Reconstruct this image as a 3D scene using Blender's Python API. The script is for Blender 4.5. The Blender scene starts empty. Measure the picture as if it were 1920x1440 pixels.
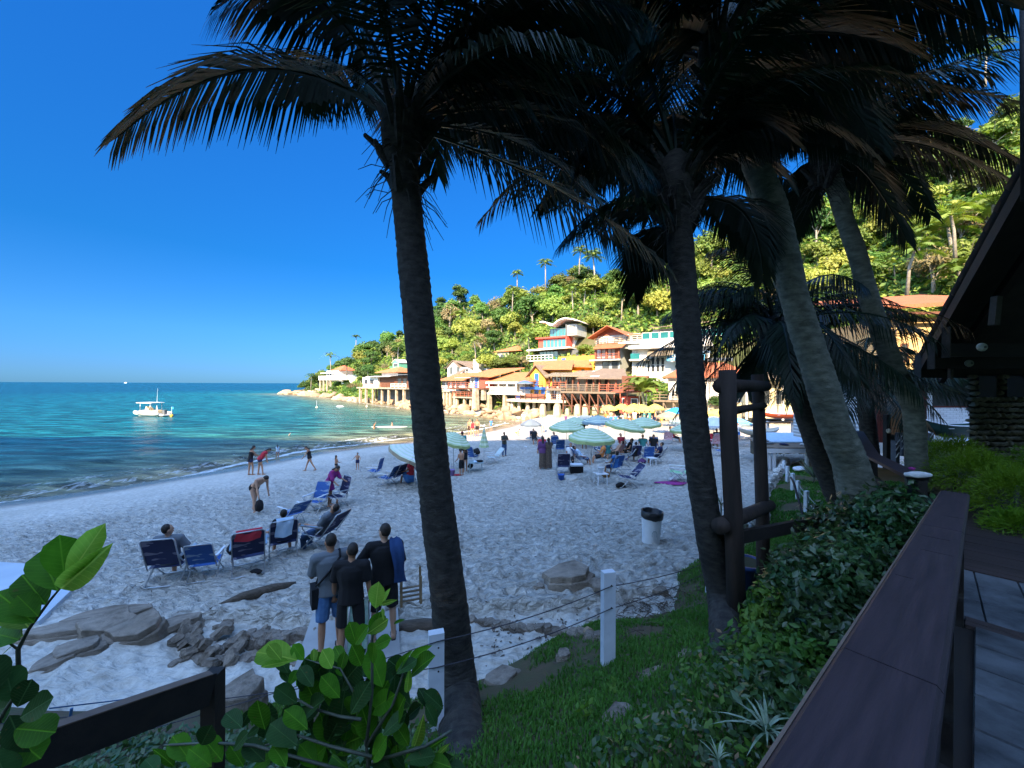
import bpy, bmesh, math, random
import numpy as np
from math import sin, cos, pi, radians, sqrt, atan2
from mathutils import Vector, Matrix, Quaternion

S = bpy.context.scene
COL = S.collection
CAMZ = 5.3
FPX = 721.0
rnd = random.Random(7)

# ------------------------------------------------------------------ camera
cd = bpy.data.cameras.new('camera')
cam = bpy.data.objects.new('camera', cd)
COL.objects.link(cam)
cam.location = (0, 0, CAMZ)
cam.rotation_euler = (radians(90), radians(-0.25), 0)
cd.sensor_width = 36.0
cd.lens = 36.0 * FPX / 1920.0
cd.clip_start = 0.05
cd.clip_end = 30000
S.camera = cam

# ------------------------------------------------------------------ world and sun
SUN_EL = radians(33)
SUN_TRAVEL = Vector((0.22, 1.0))            # horizontal direction in which the light travels
SUN_TRAVEL.normalize()
world = bpy.data.worlds.new('World')
S.world = world
world.use_nodes = True
wn = world.node_tree.nodes
wl = world.node_tree.links
wn.clear()
sky = wn.new('ShaderNodeTexSky')
sky.sky_type = 'NISHITA'
sky.sun_disc = False
sky.sun_elevation = SUN_EL
sd = Vector((-SUN_TRAVEL.x, -SUN_TRAVEL.y))
sky.sun_rotation = atan2(sd.x, sd.y)
sky.altitude = 0
sky.air_density = 1.0
sky.dust_density = 0.25
sky.ozone_density = 3.0
hs = wn.new('ShaderNodeHueSaturation')
hs.inputs['Saturation'].default_value = 1.0
hs.inputs['Value'].default_value = 1.0
bg = wn.new('ShaderNodeBackground')
bg.inputs['Strength'].default_value = 0.15
wo = wn.new('ShaderNodeOutputWorld')
wl.new(sky.outputs[0], hs.inputs['Color'])
# the deep clear blue of this afternoon: no yellow band on the horizon, untinted overhead to brighten the shade
wtc = wn.new('ShaderNodeTexCoord'); wsx = wn.new('ShaderNodeSeparateXYZ'); wrm = wn.new('ShaderNodeValToRGB'); wmx = wn.new('ShaderNodeMix')
wmx.data_type = 'RGBA'; wmx.blend_type = 'MULTIPLY'; wmx.inputs[0].default_value = 1.0
wl.new(wtc.outputs['Generated'], wsx.inputs[0]); wl.new(wsx.outputs['Z'], wrm.inputs[0])
_el = wrm.color_ramp.elements
while len(_el) < 6: _el.new(.5)
for _i, (_p, _c) in enumerate([(0.0,(.028,.074,.165)),(.03,(.030,.074,.168)),(.11,(.030,.088,.165)),(.27,(.014,.092,.175)),(.70,(.022,.145,.30)),(.84,(1.0,1.0,1.0))]):
    _el[_i].position = _p; _el[_i].color = (*_c, 1)
# the side of the sky around the sun stays untinted, which brightens the shade
wdt = wn.new('ShaderNodeVectorMath'); wdt.operation = 'DOT_PRODUCT'; wdt.inputs[1].default_value = (SUN_TRAVEL.x, SUN_TRAVEL.y, 0)
wmr = wn.new('ShaderNodeMapRange'); wmr.interpolation_type = 'SMOOTHSTEP'
for _k, _v in (('From Min', -.55), ('From Max', .12), ('To Min', 0.0), ('To Max', 1.0)): wmr.inputs[_k].default_value = _v
wl.new(wtc.outputs['Generated'], wdt.inputs[0]); wl.new(wdt.outputs['Value'], wmr.inputs['Value']); wl.new(wmr.outputs[0], wmx.inputs[0])
wl.new(hs.outputs[0], wmx.inputs[6]); wl.new(wrm.outputs[0], wmx.inputs[7])
wl.new(wmx.outputs[2], bg.inputs['Color'])
wl.new(bg.outputs[0], wo.inputs['Surface'])
sl = bpy.data.lights.new('sun', 'SUN')
sl.energy = 2.5
sl.angle = radians(0.5)
sl.color = (1.0, 0.78, 0.50)
sun = bpy.data.objects.new('sun', sl)
COL.objects.link(sun)
sdir = Vector((SUN_TRAVEL.x * cos(SUN_EL), SUN_TRAVEL.y * cos(SUN_EL), -sin(SUN_EL)))
sun.rotation_euler = sdir.to_track_quat('-Z', 'Y').to_euler()
sun.location = (0, -30, 60)

S.view_settings.view_transform = 'Standard'
S.view_settings.look = 'None'
S.view_settings.gamma = 1
S.view_settings.use_curve_mapping = False
S.view_settings.exposure = 2.78
S.render.engine = 'CYCLES'
S.cycles.max_bounces = 6
S.cycles.diffuse_bounces = 3
S.cycles.glossy_bounces = 3
S.cycles.transmission_bounces = 3
S.cycles.caustics_reflective = False
S.cycles.caustics_refractive = False

# ------------------------------------------------------------------ helpers
def W(px, py, Y):
    """a point of the place seen in direction (px, py), Y metres out"""
    return Vector(((px - 960) / FPX * Y, Y, CAMZ - (py - 720) / FPX * Y))

class MB:
    def __init__(s):
        s.v = []; s.f = []; s.sm = []; s.mi = []; s.cur = 0; s.smooth = False
    def add(s, vs, fs):
        n = len(s.v)
        s.v.extend([tuple(p) for p in vs])
        for f in fs:
            s.f.append(tuple(i + n for i in f)); s.sm.append(s.smooth); s.mi.append(s.cur)
        return s
    def box(s, x0, x1, y0, y1, z0, z1):
        return s.add([(x0,y0,z0),(x1,y0,z0),(x1,y1,z0),(x0,y1,z0),(x0,y0,z1),(x1,y0,z1),(x1,y1,z1),(x0,y1,z1)],
                     [(0,3,2,1),(4,5,6,7),(0,1,5,4),(1,2,6,5),(2,3,7,6),(3,0,4,7)])
    def bar(s, a, b, w, h=None, up=(0,0,1)):
        """rectangular bar from a to b, w across, h in the direction of up"""
        h = w if h is None else h
        a = Vector(a); b = Vector(b); t = (b - a).normalized()
        up = Vector(up)
        if abs(t.dot(up)) > .98: up = Vector((0,1,0)) if abs(t.y) < .9 else Vector((1,0,0))
        r = t.cross(up).normalized(); u = r.cross(t).normalized()
        vs = []
        for p in (a, b):
            for i, j in ((-1,-1),(1,-1),(1,1),(-1,1)):
                vs.append(p + r * (i*w/2) + u * (j*h/2))
        return s.add(vs, [(0,1,2,3),(4,7,6,5),(0,4,5,1),(1,5,6,2),(2,6,7,3),(3,7,4,0)])
    def tube(s, pts, rad, n=6, cap=True, jit=0, closed=False):
        pts = [Vector(p) for p in pts]
        m = len(pts)
        if not hasattr(rad, '__len__'): rad = [rad] * m
        base = len(s.v); prev = None; vs = []
        for i, p in enumerate(pts):
            if closed: t = (pts[(i+1) % m] - pts[i-1])
            else: t = (pts[min(i+1, m-1)] - pts[max(i-1, 0)])
            t = t.normalized() if t.length > 1e-9 else Vector((0,0,1))
            if prev is None:
                a = Vector((0,0,1)) if abs(t.z) < .9 else Vector((1,0,0))
                r = t.cross(a).normalized()
            else:
                r = (prev - t * prev.dot(t))
                r = r.normalized() if r.length > 1e-6 else t.orthogonal().normalized()
            prev = r; u = t.cross(r)
            for k in range(n):
                an = 2 * pi * k / n
                q = rad[i] * (1 + (rnd.uniform(-jit, jit) if jit else 0))
                vs.append(p + (r * cos(an) + u * sin(an)) * q)
        fs = []
        rr = m if closed else m - 1
        for i in range(rr):
            for k in range(n):
                a0 = i*n + k; a1 = i*n + (k+1) % n
                j = (i+1) % m
                fs.append((a0, a1, j*n + (k+1) % n, j*n + k))
        if cap and not closed:
            fs.append(tuple(range(n-1, -1, -1))); fs.append(tuple((m-1)*n + k for k in range(n)))
        sm = s.smooth; s.smooth = True if n > 5 else sm
        s.add(vs, fs); s.smooth = sm
        return s
    def cyl(s, c, r0, r1, z0, z1, n=16):
        return s.tube([(c[0], c[1], z0), (c[0], c[1], z1)], [r0, r1], n)
    def lathe(s, prof, n=16, c=(0,0,0)):
        vs = []; fs = []
        for r, z in prof:
            for k in range(n):
                a = 2*pi*k/n; vs.append((c[0]+r*cos(a), c[1]+r*sin(a), c[2]+z))
        for i in range(len(prof)-1):
            for k in range(n):
                fs.append((i*n+k, i*n+(k+1)%n, (i+1)*n+(k+1)%n, (i+1)*n+k))
        sm = s.smooth; s.smooth = True; s.add(vs, fs); s.smooth = sm
        return s
    def poly(s, pts):
        return s.add(pts, [tuple(range(len(pts)))])
    def prism(s, pts, vec):
        """closed prism: outline pts extruded by vec"""
        n = len(pts); vec = Vector(vec)
        vs = [Vector(p) for p in pts] + [Vector(p) + vec for p in pts]
        fs = [tuple(range(n-1,-1,-1)), tuple(range(n, 2*n))] + [(i, (i+1)%n, n+(i+1)%n, n+i) for i in range(n)]
        return s.add(vs, fs)
    def ell(s, c, rx, ry, rz, nu=10, nv=7, rot=None):
        vs = []; fs = []
        for j in range(nv+1):
            th = pi*j/nv
            for i in range(nu):
                a = 2*pi*i/nu
                p = Vector((rx*sin(th)*cos(a), ry*sin(th)*sin(a), rz*cos(th)))
                if rot: p = rot @ p
                vs.append(p + Vector(c))
        for j in range(nv):
            for i in range(nu):
                fs.append((j*nu+i, (j+1)*nu+i, (j+1)*nu+(i+1)%nu, j*nu+(i+1)%nu))
        sm = s.smooth; s.smooth = True; s.add(vs, fs); s.smooth = sm
        return s
    def mesh(s, name):
        me = bpy.data.meshes.new(name)
        me.from_pydata(s.v, [], s.f)
        me.polygons.foreach_set('use_smooth', s.sm)
        if any(s.mi): me.polygons.foreach_set('material_index', s.mi)
        me.update()
        return me

def npmesh(name, verts, quads, smooth=True, attrs=None):
    me = bpy.data.meshes.new(name)
    n = len(verts); m = len(quads); k = quads.shape[1]
    me.vertices.add(n); me.vertices.foreach_set('co', np.asarray(verts, dtype=np.float32).ravel())
    me.loops.add(m*k); me.loops.foreach_set('vertex_index', np.asarray(quads, dtype=np.int32).ravel())
    me.polygons.add(m); me.polygons.foreach_set('loop_start', np.arange(0, m*k, k, dtype=np.int32))
    me.polygons.foreach_set('use_smooth', np.full(m, smooth))
    me.update(calc_edges=True); me.validate()
    for key, arr in (attrs or {}).items():
        a = me.attributes.new(key, 'FLOAT', 'POINT'); a.data.foreach_set('value', np.asarray(arr, dtype=np.float32).ravel())
    return me

def obj(name, mb, m, parent=None, loc=None, rotz=None, kind=None, label=None):
    me = mb.mesh(name) if isinstance(mb, MB) else mb
    if m is not None and not me.materials:
        for mm in (m if isinstance(m, (list, tuple)) else [m]): me.materials.append(mm)
    o = bpy.data.objects.new(name, me)
    COL.objects.link(o)
    if parent is not None: o.parent = parent
    if loc is not None: o.location = loc
    if rotz is not None: o.rotation_euler = (0, 0, rotz)
    if kind: o['kind'] = kind
    if label: o['label'] = label
    return o

def tag(o, label, cat, group=None):
    o['label'] = label; o['category'] = cat
    if group: o['group'] = group
    return o

def thing(name, label, cat, loc=(0,0,0), rotz=0, group=None):
    o = bpy.data.objects.new(name, None); COL.objects.link(o)
    o.empty_display_size = .1
    o.location = loc; o.rotation_euler = (0, 0, rotz)
    return tag(o, label, cat, group)

KIDS = {}
def dup(root, loc=None, rotz=None, label=None, group=None, scale=None, rot=None):
    def rec(o, par):
        c = o.copy(); COL.objects.link(c)
        if par is not None: c.parent = par
        for ch in o.children: rec(ch, c)
        return c
    r = rec(root, None)
    if loc is not None: r.location = loc
    if rotz is not None: r.rotation_euler = (0, 0, rotz)
    if rot is not None: r.rotation_euler = rot
    if scale is not None: r.scale = (scale,)*3 if not hasattr(scale, '__len__') else scale
    if label: r['label'] = label
    if group: r['group'] = group
    return r

# ------------------------------------------------------------------ noise in numpy
def vnoise(x, y, seed=0):
    x = np.asarray(x, float); y = np.asarray(y, float)
    xi = np.floor(x).astype(np.int64); yi = np.floor(y).astype(np.int64)
    fx = x - xi; fy = y - yi
    fx = fx*fx*(3-2*fx); fy = fy*fy*(3-2*fy)
    def h(a, b):
        n = (a*374761393 + b*668265263 + seed*1442695041) & 0xffffffff
        n = ((n ^ (n >> 13)) * 1274126177) & 0xffffffff
        return ((n ^ (n >> 16)) & 0xffff) / 65535.0
    return (h(xi,yi)*(1-fx)+h(xi+1,yi)*fx)*(1-fy) + (h(xi,yi+1)*(1-fx)+h(xi+1,yi+1)*fx)*fy
def fbm(x, y, oct=4, seed=0):
    s = 0; a = .5
    for i in range(oct):
        s = s + a*vnoise(np.asarray(x)*2**i, np.asarray(y)*2**i, seed+i*17); a *= .5
    return s
def hsh(a, b, seed):
    n = (a*374761393 + b*668265263 + seed*1442695041) & 0xffffffff
    n = ((n ^ (n >> 13)) * 1274126177) & 0xffffffff
    return ((n ^ (n >> 16)) & 0xffff) / 65535.0
def sstep(a, b, x):
    t = np.clip((x-a)/(b-a), 0, 1); return t*t*(3-2*t)
def sdist(X, Y, P):
    """signed distance to the polyline P (positive on the right of its direction)"""
    X = np.asarray(X, float); Y = np.asarray(Y, float)
    best = np.full(X.shape, 1e9); sg = np.ones(X.shape)
    for (ax, ay), (bx, by) in zip(P[:-1], P[1:]):
        dx, dy = bx-ax, by-ay; L2 = dx*dx+dy*dy
        t = np.clip(((X-ax)*dx+(Y-ay)*dy)/L2, 0, 1)
        qx = X-(ax+t*dx); qy = Y-(ay+t*dy)
        d = np.hypot(qx, qy)
        cr = dx*(Y-ay)-dy*(X-ax)
        up = d < best - 1e-9
        best = np.where(up, d, best); sg = np.where(up, np.where(cr < 0, 1., -1.), sg)
    return best*sg

# ------------------------------------------------------------------ materials
def newmat(name):
    m = bpy.data.materials.new(name); m.use_nodes = True
    nt = m.node_tree; nt.nodes.clear()
    out = nt.nodes.new('ShaderNodeOutputMaterial')
    p = nt.nodes.new('ShaderNodeBsdfPrincipled')
    nt.links.new(p.outputs[0], out.inputs['Surface'])
    return m, nt, p, out
def N(nt, typ, **kw):
    n = nt.nodes.new(typ)
    for k, v in kw.items():
        if k.startswith('_'): setattr(n, k[1:], v)
        else:
            n.inputs[k.replace('__', ' ')].default_value = v
    return n
def L(nt, a, b): nt.links.new(a, b)
def rgba(c): return (c[0], c[1], c[2], 1.0)
def ramp(nt, fac, stops):
    r = nt.nodes.new('ShaderNodeValToRGB')
    e = r.color_ramp.elements
    while len(e) < len(stops): e.new(0.5)
    for i, (p, c) in enumerate(stops):
        e[i].position = p; e[i].color = rgba(c) if hasattr(c, '__len__') else (c, c, c, 1)
    if fac is not None: nt.links.new(fac, r.inputs[0])
    return r
def coords(nt, kind='Object', sc=(1,1,1)):
    tc = nt.nodes.new('ShaderNodeTexCoord'); mp = nt.nodes.new('ShaderNodeMapping')
    mp.inputs['Scale'].default_value = sc
    nt.links.new(tc.outputs[kind], mp.inputs['Vector'])
    return mp.outputs[0]
MC = {}
def pm(name, c1, c2=None, sc=6.0, rough=.75, bump=0.0, bsc=None, stretch=(1,1,1), metal=0.0, spec=.4, var=0.0, dist=0.02, detail=4, place=False):
    """two-tone noise material with fine relief; var shifts it from object to object"""
    if name in MC: return MC[name]
    m, nt, p, out = newmat(name)
    c2 = c2 or tuple(x*.75 for x in c1)
    v = coords(nt, 'Object', stretch)
    if place:      # stains that run on across neighbouring pieces
        ge = N(nt, 'ShaderNodeNewGeometry'); v = ge.outputs['Position']
    nz = N(nt, 'ShaderNodeTexNoise', Scale=sc, Detail=detail, Roughness=.6)
    L(nt, v, nz.inputs['Vector'])
    r = ramp(nt, nz.outputs['Fac'], [(0.35, c1), (0.68, c2)])
    col = r.outputs[0]
    if var:
        oi = N(nt, 'ShaderNodeObjectInfo')
        h = N(nt, 'ShaderNodeHueSaturation')
        mr = N(nt, 'ShaderNodeMapRange', To__Min=1-var, To__Max=1+var)
        L(nt, oi.outputs['Random'], mr.inputs['Value']); L(nt, mr.outputs[0], h.inputs['Value'])
        L(nt, col, h.inputs['Color']); col = h.outputs[0]
    L(nt, col, p.inputs['Base Color'])
    p.inputs['Roughness'].default_value = rough
    p.inputs['Metallic'].default_value = metal
    p.inputs['Specular IOR Level'].default_value = spec
    if bump:
        n2 = N(nt, 'ShaderNodeTexNoise', Scale=bsc or sc*3, Detail=5, Roughness=.65)
        L(nt, v, n2.inputs['Vector'])
        b = N(nt, 'ShaderNodeBump', Strength=bump, Distance=dist)
        L(nt, n2.outputs['Fac'], b.inputs['Height']); L(nt, b.outputs[0], p.inputs['Normal'])
    MC[name] = m
    return m
def leafmat(name, c1, c2, sc=2.0, trans=.3, rough=.5, var=.25, hue=.03, kind='Object', spec=.3):
    if name in MC: return MC[name]
    m, nt, p, out = newmat(name)
    v = coords(nt, kind)
    nz = N(nt, 'ShaderNodeTexNoise', Scale=sc, Detail=3, Roughness=.7)
    L(nt, v, nz.inputs['Vector'])
    r = ramp(nt, nz.outputs['Fac'], [(0.3, c1), (0.7, c2)])
    oi = N(nt, 'ShaderNodeObjectInfo')
    h = N(nt, 'ShaderNodeHueSaturation')
    mr = N(nt, 'ShaderNodeMapRange', To__Min=1-var, To__Max=1+var)
    mh = N(nt, 'ShaderNodeMapRange', To__Min=.5-hue, To__Max=.5+hue)
    L(nt, oi.outputs['Random'], mr.inputs['Value']); L(nt, mr.outputs[0], h.inputs['Value'])
    sep = N(nt, 'ShaderNodeMath', _operation='FRACT')
    mu = N(nt, 'ShaderNodeMath', _operation='MULTIPLY'); mu.inputs[1].default_value = 7.31
    L(nt, oi.outputs['Random'], mu.inputs[0]); L(nt, mu.outputs[0], sep.inputs[0])
    L(nt, sep.outputs[0], mh.inputs['Value']); L(nt, mh.outputs[0], h.inputs['Hue'])
    L(nt, r.outputs[0], h.inputs['Color']); L(nt, h.outputs[0], p.inputs['Base Color'])
    p.inputs['Roughness'].default_value = rough
    p.inputs['Specular IOR Level'].default_value = spec
    tr = N(nt, 'ShaderNodeBsdfTranslucent')
    h2 = N(nt, 'ShaderNodeHueSaturation', Saturation=1.15, Value=1.6)
    L(nt, h.outputs[0], h2.inputs['Color']); L(nt, h2.outputs[0], tr.inputs['Color'])
    mx = N(nt, 'ShaderNodeMixShader'); mx.inputs[0].default_value = trans
    L(nt, p.outputs[0], mx.inputs[1]); L(nt, tr.outputs[0], mx.inputs[2]); L(nt, mx.outputs[0], out.inputs['Surface'])
    MC[name] = m
    return m
# ------------------------------------------------------------------ lie of the land
WLINE = [(-90,-90),(-52,-30),(-34,0),(-22.4,16.8),(-20.2,19.1),(-17.8,22.9),(-14.8,29.6),(-9.7,35),(-4.5,41),(-1.5,47),(0.5,52),(-1.5,58),(-6,64),(-14,72),(-30,90),(-52,120),(-85,160),(-112,187),(-90,260),(300,2500),(9000,9000)]
CLINE = [(-30,3.2),(-8,4.6),(-3.8,4.9),(-1.27,4.8),(-.43,5.16),(.32,5.75),(1.3,6.37),(2.7,6.5),(3.3,7.67),(4.5,8.8),(6.9,10.3),(9.5,14.2),(14.4,19.9),(22,26)]
def sand_base(X, Y):
    d = sdist(X, Y, WLINE)
    z = np.where(d > 0, 1.6*(1-np.exp(-np.maximum(d,0)/20.0)), np.maximum(-3.0, 0.07*d))
    # low ledge in front of the rock edging
    e = sdist(X, Y, [(-9,6.9),(-4.6,6.75),(-3.0,6.5),(-1.9,6.9),(.9,6.85),(1.6,7.0)])
    z = z - 0.16*sstep(0.0, .12, e)*sstep(3.2, 2.0, np.asarray(X, float))*sstep(-6.5,-5.0,np.asarray(X,float))
    z = z + .32*sstep(13.5, 7.5, np.asarray(Y, float))*sstep(4, 12, d)
    z = z + .12*(fbm(np.asarray(X)*.18, np.asarray(Y)*.18, 3, 5)-.45)*sstep(1, 6, d)
    return z
def bank_h(X, Y):
    X = np.asarray(X, float); Y = np.asarray(Y, float)
    c = -sdist(X, Y, CLINE)                     # positive inside the bank (towards the walkway)
    c = -c
    k = .50 - .38*sstep(7.2, 10.0, Y)
    z0 = sand_base(X, Y)
    z = z0 + np.where(c > 0, .10*np.minimum(c/.25,1) + k*c, .9*c)
    z = z + .10*(fbm(X*1.3, Y*1.3, 3, 31)-.45)
    return np.minimum(z, 2.95 + .04*np.sin(X))
def ground(X, Y):
    return np.maximum(sand_base(X, Y), bank_h(X, Y))
def hit(px, py, off=0.0):
    """point of the ground seen in direction (px, py)"""
    Ys = np.exp(np.linspace(math.log(1.2), math.log(120), 900))
    Xs = (px-960)/FPX*Ys; Zs = CAMZ-(py-720)/FPX*Ys
    g = ground(Xs, Ys)
    i = int(np.argmax(Zs < g)) if (Zs < g).any() else len(Ys)-1
    return Vector((Xs[i], Ys[i], float(g[i])+off))
def gz(x, y): return float(ground(np.array([x]), np.array([y]))[0])

# ------------------------------------------------------------------ materials of the land
def sand_material():
    m, nt, p, out = newmat('beach_sand')
    tc = N(nt, 'ShaderNodeTexCoord')
    a = N(nt, 'ShaderNodeAttribute', _attribute_name='wet')
    n1 = N(nt, 'ShaderNodeTexNoise', Scale=.55, Detail=6, Roughness=.6); L(nt, tc.outputs['Object'], n1.inputs['Vector'])
    n2 = N(nt, 'ShaderNodeTexNoise', Scale=7.0, Detail=6, Roughness=.7); L(nt, tc.outputs['Object'], n2.inputs['Vector'])
    r = ramp(nt, n1.outputs['Fac'], [(0.3, (.50,.47,.41)), (0.7, (.60,.57,.51))])
    r2 = ramp(nt, n2.outputs['Fac'], [(0.34, (.62,.60,.57)), (0.58, (1,1,1))])
    mu = N(nt, 'ShaderNodeMix', _data_type='RGBA', _blend_type='MULTIPLY'); mu.inputs[0].default_value = .8
    L(nt, r.outputs[0], mu.inputs[6]); L(nt, r2.outputs[0], mu.inputs[7])
    wet = N(nt, 'ShaderNodeMix', _data_type='RGBA')
    wet.inputs[7].default_value = (.17,.135,.10,1)
    L(nt, a.outputs['Fac'], wet.inputs[0]); L(nt, mu.outputs[2], wet.inputs[6])
    L(nt, wet.outputs[2], p.inputs['Base Color'])
    rr = N(nt, 'ShaderNodeMapRange', To__Min=.95, To__Max=.22); L(nt, a.outputs['Fac'], rr.inputs['Value'])
    L(nt, rr.outputs[0], p.inputs['Roughness'])
    p.inputs['Specular IOR Level'].default_value = .25
    mp = N(nt, 'ShaderNodeMapping'); mp.inputs['Scale'].default_value = (.75,1.7,1); L(nt, tc.outputs['Object'], mp.inputs['Vector'])
    nb = N(nt, 'ShaderNodeTexNoise', Scale=4.6, Detail=4, Roughness=.55, Distortion=.8); L(nt, mp.outputs[0], nb.inputs['Vector'])
    dry = N(nt, 'ShaderNodeMath', _operation='MULTIPLY'); dry.inputs[1].default_value = 1.0; ad_ = N(nt, 'ShaderNodeAttribute', _attribute_name='dry'); L(nt, ad_.outputs['Fac'], dry.inputs[0])
    hm = N(nt, 'ShaderNodeMath', _operation='MULTIPLY'); L(nt, nb.outputs['Fac'], hm.inputs[0]); L(nt, dry.outputs[0], hm.inputs[1])
    b = N(nt, 'ShaderNodeBump', Strength=1.0, Distance=.30); L(nt, hm.outputs[0], b.inputs['Height'])
    g = N(nt, 'ShaderNodeTexNoise', Scale=60, Detail=3); L(nt, tc.outputs['Object'], g.inputs['Vector'])
    b2 = N(nt, 'ShaderNodeBump', Strength=.25, Distance=.01); L(nt, g.outputs['Fac'], b2.inputs['Height']); L(nt, b.outputs[0], b2.inputs['Normal'])
    L(nt, b2.outputs[0], p.inputs['Normal'])
    return m

def fan(Y0, Y1, rows, cols, t0, t1, xoff=0):
    ys = np.exp(np.linspace(math.log(Y0), math.log(Y1), rows))
    ts = np.linspace(t0, t1, cols)
    Y, T = np.meshgrid(ys, ts, indexing='ij')
    X = T*Y
    idx = np.arange(rows*cols).reshape(rows, cols)
    q = np.stack([idx[:-1,:-1], idx[:-1,1:], idx[1:,1:], idx[1:,:-1]], -1).reshape(-1,4)
    return X.ravel(), Y.ravel(), q

def footprints(X, Y, cell=.34, seed=3):
    X = np.asarray(X); Y = np.asarray(Y)
    z = np.zeros_like(X)
    for layer in range(2):
        c = cell*(1+.35*layer); ox = layer*17.3
        ci = np.floor((X+ox)/c).astype(np.int64); cj = np.floor(Y/c).astype(np.int64)
        for di in (-1,0,1):
            for dj in (-1,0,1):
                a = ci+di; b = cj+dj
                jx = (a+.1+.8*hsh(a,b,seed+layer*7))*c-ox; jy = (b+.1+.8*hsh(a,b,seed+1+layer*7))*c
                th = hsh(a,b,seed+2+layer*7)*pi
                dx = X-jx; dy = Y-jy
                u = (dx*np.cos(th)+dy*np.sin(th))/(.17); v = (-dx*np.sin(th)+dy*np.cos(th))/.085
                r2 = u*u+v*v
                amp = .25+.75*hsh(a,b,seed+3)
                z = z - amp*np.exp(-r2*1.1) + .45*amp*np.exp(-(np.sqrt(r2)-1.55)**2*4)
    return z

# fine sheet in front of the camera, coarse skirt around it
X, Y, q = fan(3.2, 75, 520, 640, -1.75, 1.45)
wd = sdist(X, Y, WLINE)
z = sand_base(X, Y)
dryf = .12*sstep(1.5,4,wd)+.88*sstep(3.5, 10.0, wd+3*(fbm(X*.2,Y*.2,2,19)-.45))
z = z + footprints(X, Y)*.075*dryf*(1-.5*sstep(7,5.5,Y))*sstep(60, 20, Y) + .06*(fbm(X*2.2, Y*3.0, 4, 9)-.45)*dryf
bk = sdist(X, Y, CLINE)
z = np.where(bk > .6, z-.35*sstep(.6,1.6,bk), z)
wet = sstep(2.4, .9, wd + 1.2*(fbm(X*.35, Y*.35, 3, 77)-.45))
dryf = dryf*(1-.72*sstep(0,.3,sdist(X, Y, [(-9,6.9),(-4.6,6.75),(-3.0,6.5),(-1.9,6.9),(.9,6.85),(1.6,7.0)]))*sstep(1.8,.8,X))
me = npmesh('beach_sand', np.stack([X, Y, z], 1), q, True, {'wet': wet, 'dry': dryf})
SAND = sand_material()
me.materials.append(SAND)
sand = obj('beach', me, None, kind='structure')
# skirt: seabed and land outside the frame
gx = np.linspace(-160, 90, 126); gy = np.linspace(-70, 190, 131)
GX, GY = np.meshgrid(gx, gy, indexing='ij')
gzv = sand_base(GX.ravel(), GY.ravel()) - .45
idx = np.arange(126*131).reshape(126,131)
q2 = np.stack([idx[:-1,:-1], idx[1:,:-1], idx[1:,1:], idx[:-1,1:]], -1).reshape(-1,4)
me = npmesh('seabed', np.stack([GX.ravel(), GY.ravel(), gzv], 1), q2, True, {'wet': np.where(gzv < 0, 1., 0.)})
me.materials.append(SAND)
obj('ground', me, None, kind='structure')

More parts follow.
